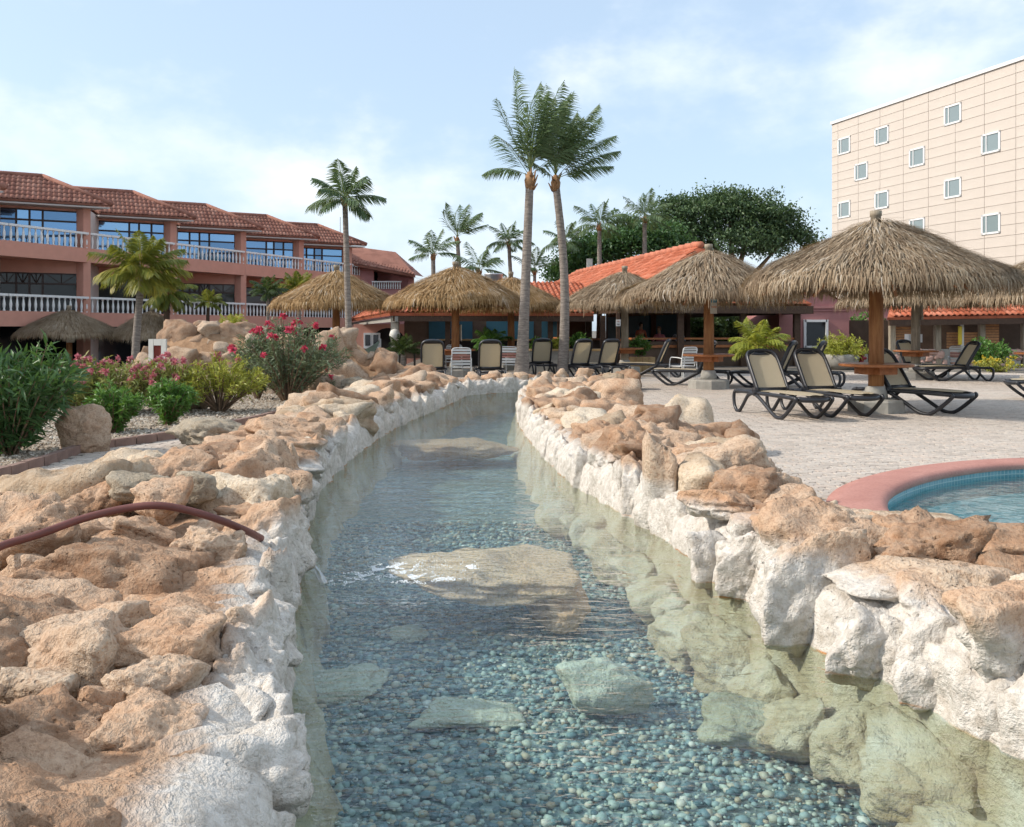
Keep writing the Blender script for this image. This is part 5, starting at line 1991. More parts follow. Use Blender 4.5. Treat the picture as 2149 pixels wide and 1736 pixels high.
def under_cone(Rr=2.1, za=3.34, ze=2.26, k=36):
    mb = MB()
    prof = [(0.02, za), (Rr * 0.5, za - (za - ze) * 0.47), (Rr, ze), (Rr, ze - 0.06), (Rr * 0.5, za - (za - ze) * 0.47 - 0.1), (0.02, za - 0.1)]
    mb.lathe(prof, k, a=0.12)
    return mb.mesh('underlay', True)


TH_A = thatch_mesh(9000, 1)
TH_B = thatch_mesh(9000, 2)
TH_NEAR = thatch_mesh(15000, 3, 2.15, 3.38, 2.30, 0.8)
UC = under_cone()
TH_SHARED = {}


def parasol(label, x, d, mat='thatch', me=None, zoff=0.0, sc=1.0, post='wood_post', table=True, rz=0.0, sign=None, base=True, group='thatched parasols on the terrace'):
    X = (x - CX) / FPX * d
    t = thing('thatched_parasol', label, 'parasol', (X, d, zoff), rz, group)
    me = me or TH_A
    key = (me.name, mat)
    if key not in TH_SHARED:
        m2 = (me or TH_A).copy()
        m2.materials.append(M[mat])
        u2 = UC.copy()
        u2.materials.append(M[mat])
        TH_SHARED[key] = (m2, u2)
    o = obj('thatch', TH_SHARED[key][0], None, t)
    o['kind'] = 'stuff'
    o.scale = (sc, sc, 1)
    u = obj('underlay', TH_SHARED[key][1], None, t)
    u.scale = (sc, sc, 1)
    MB().tube([(0, 0, 0.0), (0.01, 0, 1.2), (0, 0, 3.3)], [0.135, 0.125, 0.11], 14).build('post', post, t, True)
    MB().lathe([(0.09, 3.28), (0.085, 3.44), (0.10, 3.45), (0.10, 3.54), (0.02, 3.55)], 12).build('finial', 'wood_grey', t, True)
    for i in range(8):
        a_ = i * math.pi / 4 + 0.2
        MB().tube([(0.1 * math.cos(a_), 0.1 * math.sin(a_), 3.2), (1.95 * sc * math.cos(a_), 1.95 * sc * math.sin(a_), 2.12)], 0.035, 6).build('rafter', post, t, True)
    if table:
        tb = MB().lathe([(0.01, 0.80), (0.60, 0.80), (0.62, 0.815), (0.62, 0.845), (0.60, 0.855), (0.01, 0.855)], 28).build('table_top', 'wood_table', t)
        for a_ in (0.3, 0.3 + math.pi / 2):
            MB().box((0, 0, 0.735), (0.62, 0.36, 0.13), a_).build('bracket', 'wood_table', tb)
    if base:
        MB().lathe([(0.50, 0.0), (0.50, 0.20), (0.47, 0.235), (0.02, 0.235)], 8).build('base', 'concrete', t)
        MB().lathe([(0.20, 0.23), (0.19, 0.36), (0.165, 0.44), (0.14, 0.46)], 14).build('collar', 'concrete', t, True)
    if sign:
        z, w, h, faces_ = sign
        sg = MB().box((0, -0.15, z), (w, 0.02, h)).build('notice', 'sign_face', t)
        if faces_:
            MB().box((0, -0.163, z + h * 0.36), (w * 0.94, 0.006, h * 0.24)).build('notice_band', 'sign_blue', sg)
            MB().box((0, -0.163, z - h * 0.05), (w * 0.8, 0.006, h * 0.12)).build('notice_band', 'sign_orange', sg)
    return t


parasol('largest thatched parasol at the right, round table on its post beside the loungers', 1838, 15.1, 'thatch', TH_NEAR, sc=1.03)
parasol('thatched parasol with a notice on its post in front of the bar', 1487, 21.0, 'thatch', TH_B, sign=(2.02, 0.25, 0.36, True), rz=0.7)
parasol('smaller thatched parasol left of the noticed one, in front of the orange roof', 1311, 28.2, 'thatch', TH_A, post='wood_grey', rz=1.3)
parasol('golden thatched parasol in the middle with a bright orange post', 956, 26.4, 'thatch_orange', TH_B, rz=2.1, sign=(1.35, 0.22, 0.5, False))
parasol('thatched parasol behind the tall palm trunks, right of the golden one', 1072, 31.0, 'thatch_orange', TH_A, rz=0.4, sc=0.95)
parasol('golden thatched parasol at the rock mound behind the slender palm', 706, 27.8, 'thatch_orange', TH_A, rz=2.9, sc=0.95, table=False)
parasol('thatched parasol half hidden behind the largest one, pale post and table', 1922, 25.0, 'thatch', TH_B, post='wood_grey', rz=1.9, sign=(1.95, 0.24, 0.42, True))
parasol('thatched parasol cut off by the right edge', 2185, 22.5, 'thatch', TH_A, rz=2.4)
parasol('shaded thatched hut at the far left below the hotel balconies', 145, 38.0, 'thatch', TH_A, zoff=-1.02, rz=0.9, sign=(2.15, 0.34, 0.5, False), group='shaded huts below the hotel wing')
parasol('shaded thatched hut behind the white framed board', 318, 39.0, 'thatch', TH_B, zoff=-1.1, rz=0.3, sc=0.82, post='wood_grey', group='shaded huts below the hotel wing')

for m_ in (TH_A, TH_B, TH_NEAR, UC):
    bpy.data.meshes.remove(m_)

# ------------------------------------------------------------------ loungers
SIDE = [(-0.90, 0.37), (-0.985, 0.34), (-1.01, 0.24), (-0.985, 0.11), (-0.90, 0.02), (-0.80, 0.035), (-0.66, 0.17), (-0.52, 0.31), (-0.36, 0.355),
        (-0.18, 0.31), (0.05, 0.19), (0.27, 0.065), (0.42, 0.02), (0.55, 0.035), (0.72, 0.15), (0.86, 0.27), (0.93, 0.345), (0.90, 0.375)]


def make_lounger():
    t = thing('sun_lounger', 'x', 'lounger')
    for s in (-1, 1):
        pth = [(p[0], s * 0.325, p[1]) for p in catmull([(x, z, 0) for x, z in SIDE], 4)]
        # the leg wave in two pieces, head leg and foot leg
        h = len(pth) // 2
        MB().tube(pth[:h + 1], 0.034, 8, sq=(0.75, 0.9)).build('leg', 'lounger_plastic', t, True)
        MB().tube(pth[h:], 0.034, 8, sq=(0.75, 0.9)).build('leg', 'lounger_plastic', t, True)
        rail = catmull([(-0.95, s * 0.318, 0.365), (-0.4, s * 0.315, 0.372), (0.3, s * 0.315, 0.372), (0.80, s * 0.312, 0.365), (0.93, s * 0.24, 0.352)], 5)
        MB().tube(rail, 0.036, 6, sq=(0.7, 0.9)).build('rail', 'lounger_plastic', t, True)
        MB().lathe([(0.055, -0.03), (0.055, 0.03)], 10, (-0.26, s * 0.335, 0.40)).build('hinge', 'lounger_plastic', t)
    end = catmull([(0.90, -0.27, 0.352), (0.975, -0.15, 0.345), (1.0, 0, 0.343), (0.975, 0.15, 0.345), (0.90, 0.27, 0.352)], 5)
    MB().tube(end, 0.042, 6, sq=(0.7, 1.0)).build('foot_rail', 'lounger_plastic', t, True)
    MB().tube([(-0.92, -0.32, 0.35), (-0.92, 0.32, 0.35)], 0.03, 6).build('cross_bar', 'lounger_plastic', t, True)
    # sling of the seat, slightly crowned, round at the foot
    xs = np.linspace(-0.26, 0.95, 15)
    V, F = [], []
    for i, x in enumerate(xs):
        w = 0.275 if x < 0.68 else 0.275 * math.sqrt(max(0.08, 1 - ((x - 0.68) / 0.285) ** 2))
        for j in range(7):
            y = w * (j / 3 - 1)
            V.append((x, y, 0.40 + 0.012 * (1 - (j / 3 - 1) ** 2) + 0.018 * math.sin((x + 0.26) * 2.3)))
    F = [(i * 7 + j, (i + 1) * 7 + j, (i + 1) * 7 + j + 1, i * 7 + j + 1) for i in range(14) for j in range(6)]
    MB().add(V, F).build('seat', 'lounger_mesh', t, True)
    # backrest: built flat along -x from its hinge, then turned up
    b = bpy.data.objects.new('backrest', None)
    fr = catmull([(0.0, -0.285, 0), (-0.3, -0.29, 0.012), (-0.62, -0.285, 0.015), (-0.74, -0.25, 0.01), (-0.795, -0.16, 0.0), (-0.81, 0, 0), (-0.795, 0.16, 0.0), (-0.74, 0.25, 0.01),
                  (-0.62, 0.285, 0.015), (-0.3, 0.29, 0.012), (0.0, 0.285, 0)], 4)
    mb = MB().tube(fr, 0.040, 8, sq=(0.62, 1.15))
    mb.box((-0.03, 0, -0.005), (0.06, 0.58, 0.045))
    mb.box((-0.765, 0, -0.005), (0.09, 0.40, 0.03))
    b = mb.build('backrest', 'lounger_plastic', t, True, loc=(-0.27, 0, 0.40))
    V = []
    xs = np.linspace(-0.02, -0.775, 13)
    for x in xs:
        w = 0.262 if x > -0.6 else 0.262 * math.sqrt(max(0.05, 1 - ((x + 0.6) / -0.19) ** 2))
        for j in range(7):
            V.append((x, w * (j / 3 - 1), 0.012 - 0.02 * (1 - (j / 3 - 1) ** 2)))
    F = [(i * 7 + j, i * 7 + j + 1, (i + 1) * 7 + j + 1, (i + 1) * 7 + j) for i in range(12) for j in range(6)]
    MB().add(V, F).build('back_sling', 'lounger_mesh', b, True)
    return t, b


LOUNGE, _b = make_lounger()
_first = [True]


def lounger(label, X, d, head, up, group='dark sun loungers on the terrace'):
    """head = direction (degrees) from head end to foot end; up = backrest angle"""
    t = LOUNGE if _first[0] else copy_tree(LOUNGE)
    _first[0] = False
    t.location = (X, d, 0.014)
    t.rotation_euler = (0, 0, R(head))
    tag(t, label, 'lounger', group)
    for c in t.children:
        if c.name.startswith('backrest'):
            c.rotation_euler = (0, R(up), 0)
    return t


lounger('nearest lounger, leftmost of the three beside the largest parasol', 4.48, 14.25, -76, 56)
lounger('lounger between the nearest one and the post of the largest parasol', 5.42, 14.6, -76, 57)
lounger('lounger just right of the largest parasol post, foot end to the right', 7.0, 14.95, -60, 56)
lounger('left one of two loungers standing behind the nearest pair', 6.45, 21.4, 150, 66)
lounger('right one of two loungers standing behind the nearest pair', 7.25, 21.6, 150, 66)
lounger('lounger in profile below the parasol with the notice', 4.62, 22.2, 158, 64)
lounger('lounger behind the profile one, left of the noticed parasol post', 4.25, 26.4, 160, 66)
lounger('lounger seen from behind, right one of the pair right of the palm trunks', 2.70, 25.8, 118, 68)
lounger('lounger seen from behind, left one of the pair right of the palm trunks', 1.86, 25.5, 118, 68)
lounger('lounger close to the right of the thick palm trunk', 0.86, 27.0, 100, 68)
lounger('lounger seen from behind at the left of the thick palm trunk', -0.62, 22.9, 97, 70)
lounger('leftmost lounger behind the far rock wall', -2.12, 22.9, 95, 70)
lounger('lounger in profile at the far right near the kiosk', 12.4, 24.2, 182, 58)
lounger('pale backed lounger facing the pool in front of the kiosk', 12.35, 26.0, -70, 60)
lounger('lounger cut off by the right edge beyond the pool', 11.25, 17.6, 170, 55)

# ------------------------------------------------------------------ white strap chairs
def strap_chair(label, X, d, rz, pink=True):
    t = thing('strap_chair', label, 'chair', (X, d, 0.014), R(rz), 'white strap chairs')
    for s in (-1, 1):
        q = s * 0.27
        pth = catmull([(q, 0.26, 0.0), (q, 0.24, 0.35), (q, 0.20, 0.62), (q, 0.05, 0.65), (q, -0.24, 0.63), (q, -0.29, 0.55), (q, -0.30, 0.0)], 4)
        MB().tube(pth, 0.015, 6).build('leg', 'white_plastic', t, True)
        MB().tube([(q * 0.94, 0.26, 0.40), (q * 0.94, -0.22, 0.40), (q * 0.94, -0.34, 0.9)], 0.014, 6).build('side_rail', 'white_plastic', t, True)
    MB().tube(catmull([(-0.25, -0.32, 0.86), (-0.21, -0.345, 0.93), (0, -0.35, 0.94), (0.21, -0.345, 0.93), (0.25, -0.32, 0.86)], 4), 0.014, 6).build('top_rail', 'white_plastic', t, True)
    for i in range(7):
        y = 0.22 - i * 0.075
        MB().box((0, y, 0.405), (0.50, 0.05, 0.008)).build('seat_strap', 'white_plastic', t)
    for i in range(6):
        f = i / 5
        MB().box((0, -0.24 - 0.10 * f, 0.50 + 0.38 * f), (0.50, 0.012, 0.055)).build('back_strap', 'strap_red' if (pink and i in (2, 3)) else 'white_plastic', t)
    return t


strap_chair('white strap chair with pink back straps between the two left loungers', (968 - CX) / FPX * 23.6, 23.6, 4)
strap_chair('white strap chair half hidden by the thick palm trunk', (1075 - CX) / FPX * 25.2, 25.2, -18)
strap_chair('white strap chair far behind the golden parasol post', (948 - CX) / FPX * 27.6, 27.6, 170, False)
strap_chair('white chair behind the lounger in profile under the noticed parasol', (1432 - CX) / FPX * 24.4, 24.4, 30, False)
strap_chair('white strap chair between the two loungers at the far right', (2012 - CX) / FPX * 25.2, 25.2, 150)

# ------------------------------------------------------------------ palms
def frond_mesh(base, az, el, Ln, r, wind=np.array([0.5, 0.05, 0.0]), grav=0.9, nl=34, lw=0.035, yellow=0.0, leafl=0.36):
    """a feather frond as world-space points relative to the crown"""
    k = 14
    d = np.array([math.cos(az) * math.cos(el), math.sin(az) * math.cos(el), math.sin(el)])
    p = np.array(base, float)
    pts, dirs = [p.copy()], [d.copy()]
    for i in range(k):
        f = (i + 1) / k
        d = d + (wind * 0.9 * f + np.array([0, 0, -grav * f])) * (1.6 / k)
        d /= np.linalg.norm(d)
        p = p + d * Ln / k
        pts.append(p.copy())
        dirs.append(d.copy())
    pts, dirs = np.array(pts), np.array(dirs)
    t = np.linspace(0.16, 1.0, nl)
    P = np.stack([np.interp(t * k, np.arange(k + 1), pts[:, j]) for j in range(3)], 1)
    D = unit(np.stack([np.interp(t * k, np.arange(k + 1), dirs[:, j]) for j in range(3)], 1))
    upv = np.array([0, 0, 1.0])
    S = unit(np.cross(D, upv) + 1e-4)
    Vs, rn = [], []
    for sg in (-1, 1):
        ll = leafl * Ln * np.sin(np.clip(t * 0.86 + 0.16, 0, 1) * math.pi) ** 0.6 * r.uniform(0.85, 1.1, nl) + 0.03
        dd = unit(D * 0.75 + S * sg * (0.95 - 0.4 * t[:, None]) + np.array([0, 0, -0.38]) + wind * 0.75 + r.normal(scale=0.07, size=(nl, 3)))
        side = unit(np.cross(dd, np.cross(dd, D) + 1e-5))
        Vs.append(leaf_verts(P, dd, ll, np.full(nl, lw) * r.uniform(0.8, 1.2, nl), r, 0.30, side))
        rn.append(np.clip(r.beta(2, 3, nl) * 0.7 + yellow * (0.3 + 0.7 * t), 0, 1))
    V = np.concatenate(Vs)
    rr = np.concatenate(rn)
    # rachis
    mb_v, mb_f = [], []
    for i in range(k + 1):
        w = 0.022 * (1 - i / k) + 0.004
        s_ = unit(np.cross(dirs[i], upv) + 1e-4) * w
        u_ = np.array([0, 0, w * 0.8])
        mb_v += [pts[i] - s_, pts[i] + u_, pts[i] + s_]
    n0 = len(V) * 5
    for i in range(k):
        for j in range(2):
            a = n0 + i * 3 + j
            mb_f += [(a, a + 1, a + 4), (a, a + 4, a + 3)]
    me = bpy.data.meshes.new('frond')
    AV = np.concatenate([V.reshape(-1, 3), np.array(mb_v)])
    pat = np.array(LEAF_PAT)
    F = (pat[None] + (np.arange(len(V)) * 5)[:, None, None]).reshape(-1, 3)
    F = np.concatenate([F, np.array(mb_f)])
    me.vertices.add(len(AV))
    me.vertices.foreach_set('co', AV.reshape(-1).astype(np.float32))
    me.loops.add(len(F) * 3)
    me.loops.foreach_set('vertex_index', F.reshape(-1).astype(np.int32))
    me.polygons.add(len(F))
    me.polygons.foreach_set('loop_start', np.arange(0, len(F) * 3, 3, dtype=np.int32))
    a = me.attributes.new('rnd', 'FLOAT', 'POINT')
    a.data.foreach_set('value', np.concatenate([np.repeat(rr, 5), np.full(len(mb_v), 0.75)]).astype(np.float32))
    me.update()
    return me


def palm(label, base, top, rad, Ln, nf, seed, mat='frond', wind=(0.5, 0.05, 0.0), bend=(0, 0), flare=1.7, grav=0.9, yellow=0.0, sheath=True, elmin=-0.35, nl=34, lw=0.035, group=None, trunk='palm_trunk', leafl=0.36, extra=()):
    r = np.random.default_rng(seed)
    base, top = np.array(base, float), np.array(top, float)
    t = thing('palm_tree', label, 'palm tree', base, 0, group)
    h = top - base
    k = 26
    pth, rr = [], []
    for i in range(k + 1):
        f = i / k
        q = h * f
        q = q + np.array([bend[0], bend[1], 0]) * math.sin(f * math.pi)
        pth.append(q)
        rr.append(rad * (1.0 - 0.28 * f) * (1 + (flare - 1) * math.exp(-f * 9)) * (1 + 0.035 * (i % 2)))
    MB().tube(pth, rr, 12).build('trunk', trunk, t, True)
    crown = pth[-1]
    if sheath:
        s_ = MB()
        s_.tube([crown + np.array([0, 0, -0.10 * Ln]), crown + np.array([0, 0, 0.02]), crown + np.array([0, 0, 0.10 * Ln])], [rad * 0.78, rad * 1.02, rad * 0.4], 9)
        for i in range(9):
            a_ = r.uniform(0, 6.28)
            z_ = r.uniform(-0.10, 0.04) * Ln
            o_ = np.array([math.cos(a_), math.sin(a_), 0])
            p0 = crown + o_ * rad * 0.7 + np.array([0, 0, z_])
            s_.tube([p0, p0 + o_ * rad * r.uniform(0.3, 1.0) + np.array([0, 0, rad * r.uniform(0.8, 2.0)])], [rad * 0.26, rad * 0.10], 5)
        s_.build('boots', 'palm_sheath', t, True)
    wv = np.array(wind, float)
    for i in range(nf):
        az = 2.399963 * i + r.uniform(-0.3, 0.3)
        f = (i + 0.5) / nf
        el = 1.45 + (elmin - 1.45) * f ** 0.9
        l_ = Ln * r.uniform(0.82, 1.08) * (0.82 + 0.25 * math.sin(f * math.pi))
        me = frond_mesh((0, 0, 0), az, el, l_, r, wv * r.uniform(0.5, 1.5) + r.normal(scale=0.10, size=3), grav, nl, lw, yellow * (f > 0.55) * r.uniform(0.5, 1.0), leafl)
        obj('frond', me, mat, t, tuple(crown + np.array([0, 0, 0.10 * Ln])))
    for az, el, l_, gv in extra:
        me = frond_mesh((0, 0, 0), az, el, l_, r, wv * 0.6, gv, nl, lw, 0.1, leafl)
        obj('frond', me, mat, t, tuple(crown + np.array([0, 0, 0.05 * Ln])))
    return t


def gp(x, d, z=0.0):
    return ((x - CX) / FPX * d, d, z)


palm('tall palm with the thick pale trunk, left one of the tall pair', gp(1094, 24.0), at(1112, 380, 24.0), 0.155, 2.6, 12, 41, wind=(0.50, 0.05, 0.0), flare=1.75, grav=0.25, elmin=1.0, extra=((3.0, 0.45, 1.45, 1.3), (2.4, 0.9, 2.1, 0.8), (0.3, 0.75, 2.3, 0.6)), nl=56, leafl=0.30, lw=0.034, group='tall palms behind the far wall')
palm('tall palm with the curved trunk, right one of the tall pair', gp(1180, 25.2), at(1166, 385, 25.2), 0.145, 2.45, 11, 42, wind=(0.72, 0.05, 0.0), bend=(0.16, 0), flare=1.4, grav=0.25, elmin=0.95, extra=((0.1, 0.62, 2.15, 0.5), (-0.3, 0.35, 1.75, 0.5), (0.4, 0.85, 2.5, 0.6), (2.9, 0.7, 1.3, 0.6)), nl=56, leafl=0.30, lw=0.034, group='tall palms behind the far wall')
palm('slender palm rising in front of the left golden parasol', gp(735, 23.0), at(724, 425, 23.0), 0.095, 1.12, 14, 43, wind=(0.14, 0.0, 0.0), flare=1.2, grav=0.75, nl=44, elmin=-0.45, leafl=0.40)
fp = dict(group='palms beyond the roofs', nl=30, lw=0.055, leafl=0.36)
palm('far palm with open fan crown, leftmost beyond the middle roofs', gp(912, 55), at(909, 540, 55), 0.18, 2.1, 10, 44, wind=(0.15, 0, 0), elmin=0.0, grav=0.7, **fp)
palm('far palm whose fronds all blow to the right beyond the middle roofs', gp(975, 55), at(960, 505, 55), 0.17, 2.4, 9, 45, wind=(0.95, 0, 0.25), elmin=0.5, grav=0.5, **fp)
palm('low far palm crown just above the golden parasol thatch', gp(1005, 50), at(1005, 572, 50), 0.15, 1.9, 9, 46, wind=(0.3, 0, 0), elmin=0.0, **fp)
palm('far bushy palm left of the tall pair', gp(1080, 55), at(1068, 512, 55), 0.16, 1.75, 14, 47, wind=(0.15, 0, 0), grav=1.0, elmin=-0.4, **fp)
palm('far palm between the tall pair of trunks', gp(1122, 55), at(1122, 572, 55), 0.14, 1.8, 8, 48, wind=(0.2, 0, 0.1), elmin=0.1, **fp)
palm('far palm just right of the curved tall trunk', gp(1186, 56), at(1186, 512, 56), 0.16, 1.9, 12, 49, wind=(0.35, 0, 0), grav=1.0, **fp)
palm('far palm with orange boots at the left of the big dark tree', gp(1258, 52), at(1258, 478, 52), 0.17, 2.0, 14, 50, wind=(0.30, 0, 0), grav=1.0, **fp)
palm('far palm with orange boots in front of the big dark tree', gp(1352, 52), at(1353, 462, 52), 0.17, 2.1, 14, 51, wind=(0.55, 0, 0.05), grav=0.8, **fp)
palm('yellowing palm in front of the hotel balconies', gp(281, 30, -1.0), at(298, 575, 30), 0.15, 1.62, 28, 52, 'frond_yellow', wind=(0.25, 0, 0), grav=0.85, yellow=0.55, flare=1.15, bend=(-0.05, 0), elmin=-0.55, nl=40, lw=0.05, leafl=0.40)
palm('dense green palm behind the yellowing one', gp(347, 38, -1.0), at(351, 618, 38), 0.16, 1.25, 24, 53, 'frond_yellow', wind=(0.05, 0, 0), grav=1.3, yellow=0.1, elmin=-0.8, nl=26, lw=0.06, trunk='wood_dark')
palm('small palm with dark trunk before the lower balustrade', gp(433, 40, -1.0), at(437, 640, 40), 0.10, 0.85, 14, 54, 'frond_yellow', wind=(0, 0, 0), grav=1.4, elmin=-0.2, nl=18, lw=0.06, trunk='wood_dark', sheath=False)
palm('grey-green small palm before the balconies left of the golden parasol', gp(562, 42, -1.0), at(562, 618, 42), 0.09, 1.05, 16, 55, 'frond_dark', wind=(0, 0, 0), grav=1.2, elmin=-0.2, nl=18, lw=0.06, sheath=False)
palm('yellow-green palm top above the left golden parasol', gp(628, 44, -1.0), at(628, 612, 44), 0.12, 1.15, 18, 56, 'frond_yellow', wind=(0, 0, 0), grav=0.8, yellow=0.3, elmin=0.1, nl=18, lw=0.08, sheath=False)
palm('low bright yellow-green palm in front of the bar counter', gp(1590, 31, 0.0), gp(1590, 31, 0.75), 0.10, 1.25, 18, 57, 'bright_palm', wind=(0, -0.05, 0), grav=1.2, elmin=-0.1, nl=20, lw=0.07, sheath=False)
palm('small sago palm behind the rock mound end', gp(846, 26, 0.0), gp(846, 26, 0.75), 0.10, 0.6, 18, 58, 'frond_dark', wind=(0, 0, 0), grav=0.8, elmin=0.0, nl=16, lw=0.03, sheath=False)
palm('spiky yellow-green plant on top of the rock mound', gp(487, 20.2, 1.35), gp(487, 20.2, 1.42), 0.06, 0.42, 16, 59, 'bright_palm', wind=(0.1, 0, 0), grav=0.5, elmin=0.2, nl=10, lw=0.03, sheath=False, leafl=0.5)
palm('fern-like palm plant in front of the teal restaurant panels', gp(1030, 30.5, 0.0), gp(1030, 30.5, 0.85), 0.08, 0.8, 16, 60, 'bush_green', wind=(0, 0, 0), grav=1.2, elmin=0.0, nl=16, lw=0.06, sheath=False)

# ------------------------------------------------------------------ bushes
def bush(name, label, base, h, spread, ns, lpl, leafl, leafw, mat, seed, cat='bush', flowers=None, nfl=0, lo=0.25, stem_r=0.012, lean=(0, 0), group=None, up=0.5):
    r = np.random.default_rng(seed)
    t = thing(name, label, cat, base, 0, group)
    st = MB()
    Ps, Ds, tips = [], [], []
    for i in range(ns):
        a = r.uniform(0, 2 * math.pi)
        q = math.sqrt(r.uniform(0, 1))
        end = np.array([math.cos(a) * q * spread + lean[0], math.sin(a) * q * spread * 0.8 + lean[1], h * (1 - 0.45 * q * q) * r.uniform(0.72, 1.0)])
        b0 = np.array([math.cos(a), math.sin(a), 0]) * 0.10 * spread * r.random()
        c = (b0 + end) / 2 + np.array([math.cos(a), math.sin(a), 0]) * spread * 0.10 * r.uniform(-0.5, 1.0) + np.array([0, 0, 0.10 * h])
        ts = np.linspace(0, 1, 7)[:, None]
        cur = (1 - ts) ** 2 * b0 + 2 * ts * (1 - ts) * c + ts ** 2 * end
        st.tube(cur, np.linspace(stem_r, stem_r * 0.3, 7), 4, cap=False)
        tt = lo + (1 - lo) * r.random(lpl) ** 0.75
        P = np.stack([np.interp(tt, ts[:, 0], cur[:, j]) for j in range(3)], 1)
        sd_ = unit(end - c)
        D = unit(sd_ * up + unit(r.normal(size=(lpl, 3))) * 0.9 + np.array([0, 0, 0.25]))
        Ps.append(P + r.normal(scale=0.03 * spread, size=P.shape))
        Ds.append(D)
        tips.append(end)
    Ps, Ds = np.concatenate(Ps), np.concatenate(Ds)
    k = len(Ps)
    Ps[:, 2] = np.maximum(Ps[:, 2], 0.03)
    V = leaf_verts(Ps, Ds, leafl * r.uniform(0.6, 1.15, k), leafw * r.uniform(0.7, 1.2, k), r, 0.12)
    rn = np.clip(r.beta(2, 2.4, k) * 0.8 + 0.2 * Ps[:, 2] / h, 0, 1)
    o = obj('foliage', blades('foliage', V, LEAF_PAT, rn), mat, t)
    o['kind'] = 'stuff'
    st.build('stems', 'stem', t, True)
    if flowers:
        fm, size, npet = flowers
        order = np.argsort(-np.array([q[2] for q in tips]) + r.normal(scale=0.30 * h, size=len(tips)))
        for kk in range(nfl):
            c = tips[order[kk % len(order)]] + r.normal(scale=0.05, size=3) * (1 if kk < len(order) else 3)
            shared = FLOWERS.setdefault((fm, size, kk % 4), None)
            if shared is None:
                rr = np.random.default_rng(kk + 900)
                n_ = npet
                P = unit(rr.normal(size=(n_, 3))) * size * 0.35 * rr.random((n_, 1))
                D = unit(rr.normal(size=(n_, 3)) + np.array([0, 0, 0.4]))
                Vv = leaf_verts(P, D, np.full(n_, size * 0.6), np.full(n_, size * 0.5), rr, 0.05)
                shared = blades('blossom', Vv, LEAF_PAT, rr.random(n_))
                shared.materials.append(M[fm])
                FLOWERS[(fm, size, kk % 4)] = shared
            fo = bpy.data.objects.new('blossom', shared)
            COL.objects.link(fo)
            fo.parent = t
            fo.location = c + np.array([0, 0, 0.03])
            fo.rotation_euler = (r.uniform(-0.5, 0.5), r.uniform(-0.5, 0.5), r.uniform(0, 6))
            s_ = r.uniform(0.75, 1.25)
            fo.scale = (s_, s_, s_)
    return t


FLOWERS = {}


def bp(x, y, z=0.055):
    d = gd(y, z)
    p = at(x, y, d)
    return (p.x, p.y, z)


bush('oleander_bush', 'large dark green oleander with long leaves at the left edge', bp(20, 955), 1.45, 0.85, 66, 60, 0.21, 0.036, 'oleander_dark', 61, lo=0.05)
bush('oleander_bush', 'wide pink-flowered oleander behind the low green bushes', bp(235, 868), 1.00, 1.05, 90, 44, 0.13, 0.026, 'bush_mixed', 62, flowers=('petal_pink', 0.10, 16), nfl=56, lo=0.2)
bush('oleander_bush', 'pink-flowered oleander to the left of the white framed board', bp(160, 872), 0.88, 0.70, 60, 44, 0.13, 0.026, 'bush_mixed', 63, flowers=('petal_pink', 0.10, 16), nfl=20, lo=0.2)
bush('oleander_bush', 'pink-flowered oleander reaching towards the yellow-green bush', bp(345, 868), 0.96, 0.75, 66, 44, 0.13, 0.026, 'bush_mixed', 64, flowers=('petal_pink', 0.10, 16), nfl=28, lo=0.2)
bush('low_bush', 'low bright green bush beside the brown boulder', bp(238, 908), 0.70, 0.44, 60, 60, 0.11, 0.025, 'bush_green', 65, lo=0.02)
bush('low_bush', 'low bright green bush left of the yellow-green bush', bp(352, 892), 0.72, 0.42, 60, 60, 0.11, 0.025, 'bush_green', 66, lo=0.02)
bush('yellow_bush', 'airy yellow-green bush with bare branching stems in the gravel', bp(462, 866), 1.0, 0.85, 80, 64, 0.10, 0.024, 'bush_yellow', 67, lo=0.40, stem_r=0.016, flowers=('petal_pink', 0.10, 16), nfl=6)
bush('oleander_bush', 'tall grey-green oleander with red blossoms in front of the rock mound', bp(605, 842), 1.72, 1.2, 110, 66, 0.14, 0.024, 'oleander_grey', 68, lo=0.18, stem_r=0.018, flowers=('petal_red', 0.13, 18), nfl=26)
bush('oleander_bush', 'smaller red-flowered oleander at the left shoulder of the tall one', bp(540, 838), 1.30, 0.55, 44, 56, 0.14, 0.024, 'oleander_grey', 69, lo=0.15, flowers=('petal_red', 0.13, 18), nfl=6)
bush('low_bush', 'small weedy bush on the tan boulder', bp(690, 834), 0.55, 0.28, 18, 24, 0.10, 0.018, 'oleander_grey', 70, lo=0.2, flowers=('petal_red', 0.10, 12), nfl=3)
dk = dict(lo=0.05)
for lab, x, d, h, sp, mt, sd_ in (('dark shrub under the left hut', 120, 34, 1.3, 1.6, 'frond_dark', 71), ('dark shrub below the hut behind the white framed board', 270, 34, 1.3, 1.5, 'frond_dark', 72),
                                  ('dark shrub behind the white framed board', 380, 32, 1.2, 1.2, 'frond_dark', 73)):
    bush('shade_shrub', lab, gp(x, d, -1.05), h, sp, 40, 30, 0.22, 0.06, mt, sd_, lo=0.05)
bush('garden_shrub', 'dense green shrub between the pink cabin and the kiosk', gp(1812, 38), 2.25, 1.0, 50, 50, 0.20, 0.09, 'bush_green', 74, lo=0.1)
bush('garden_shrub', 'dark shrub in front of the kiosk posts', gp(1870, 37.5), 2.0, 1.1, 40, 40, 0.20, 0.09, 'oleander_dark', 75, lo=0.1)
bush('garden_shrub', 'yellow and orange leafed shrub beside the cabin window', gp(1772, 31), 1.40, 0.85, 50, 44, 0.18, 0.045, 'bright_palm', 76, lo=0.25)
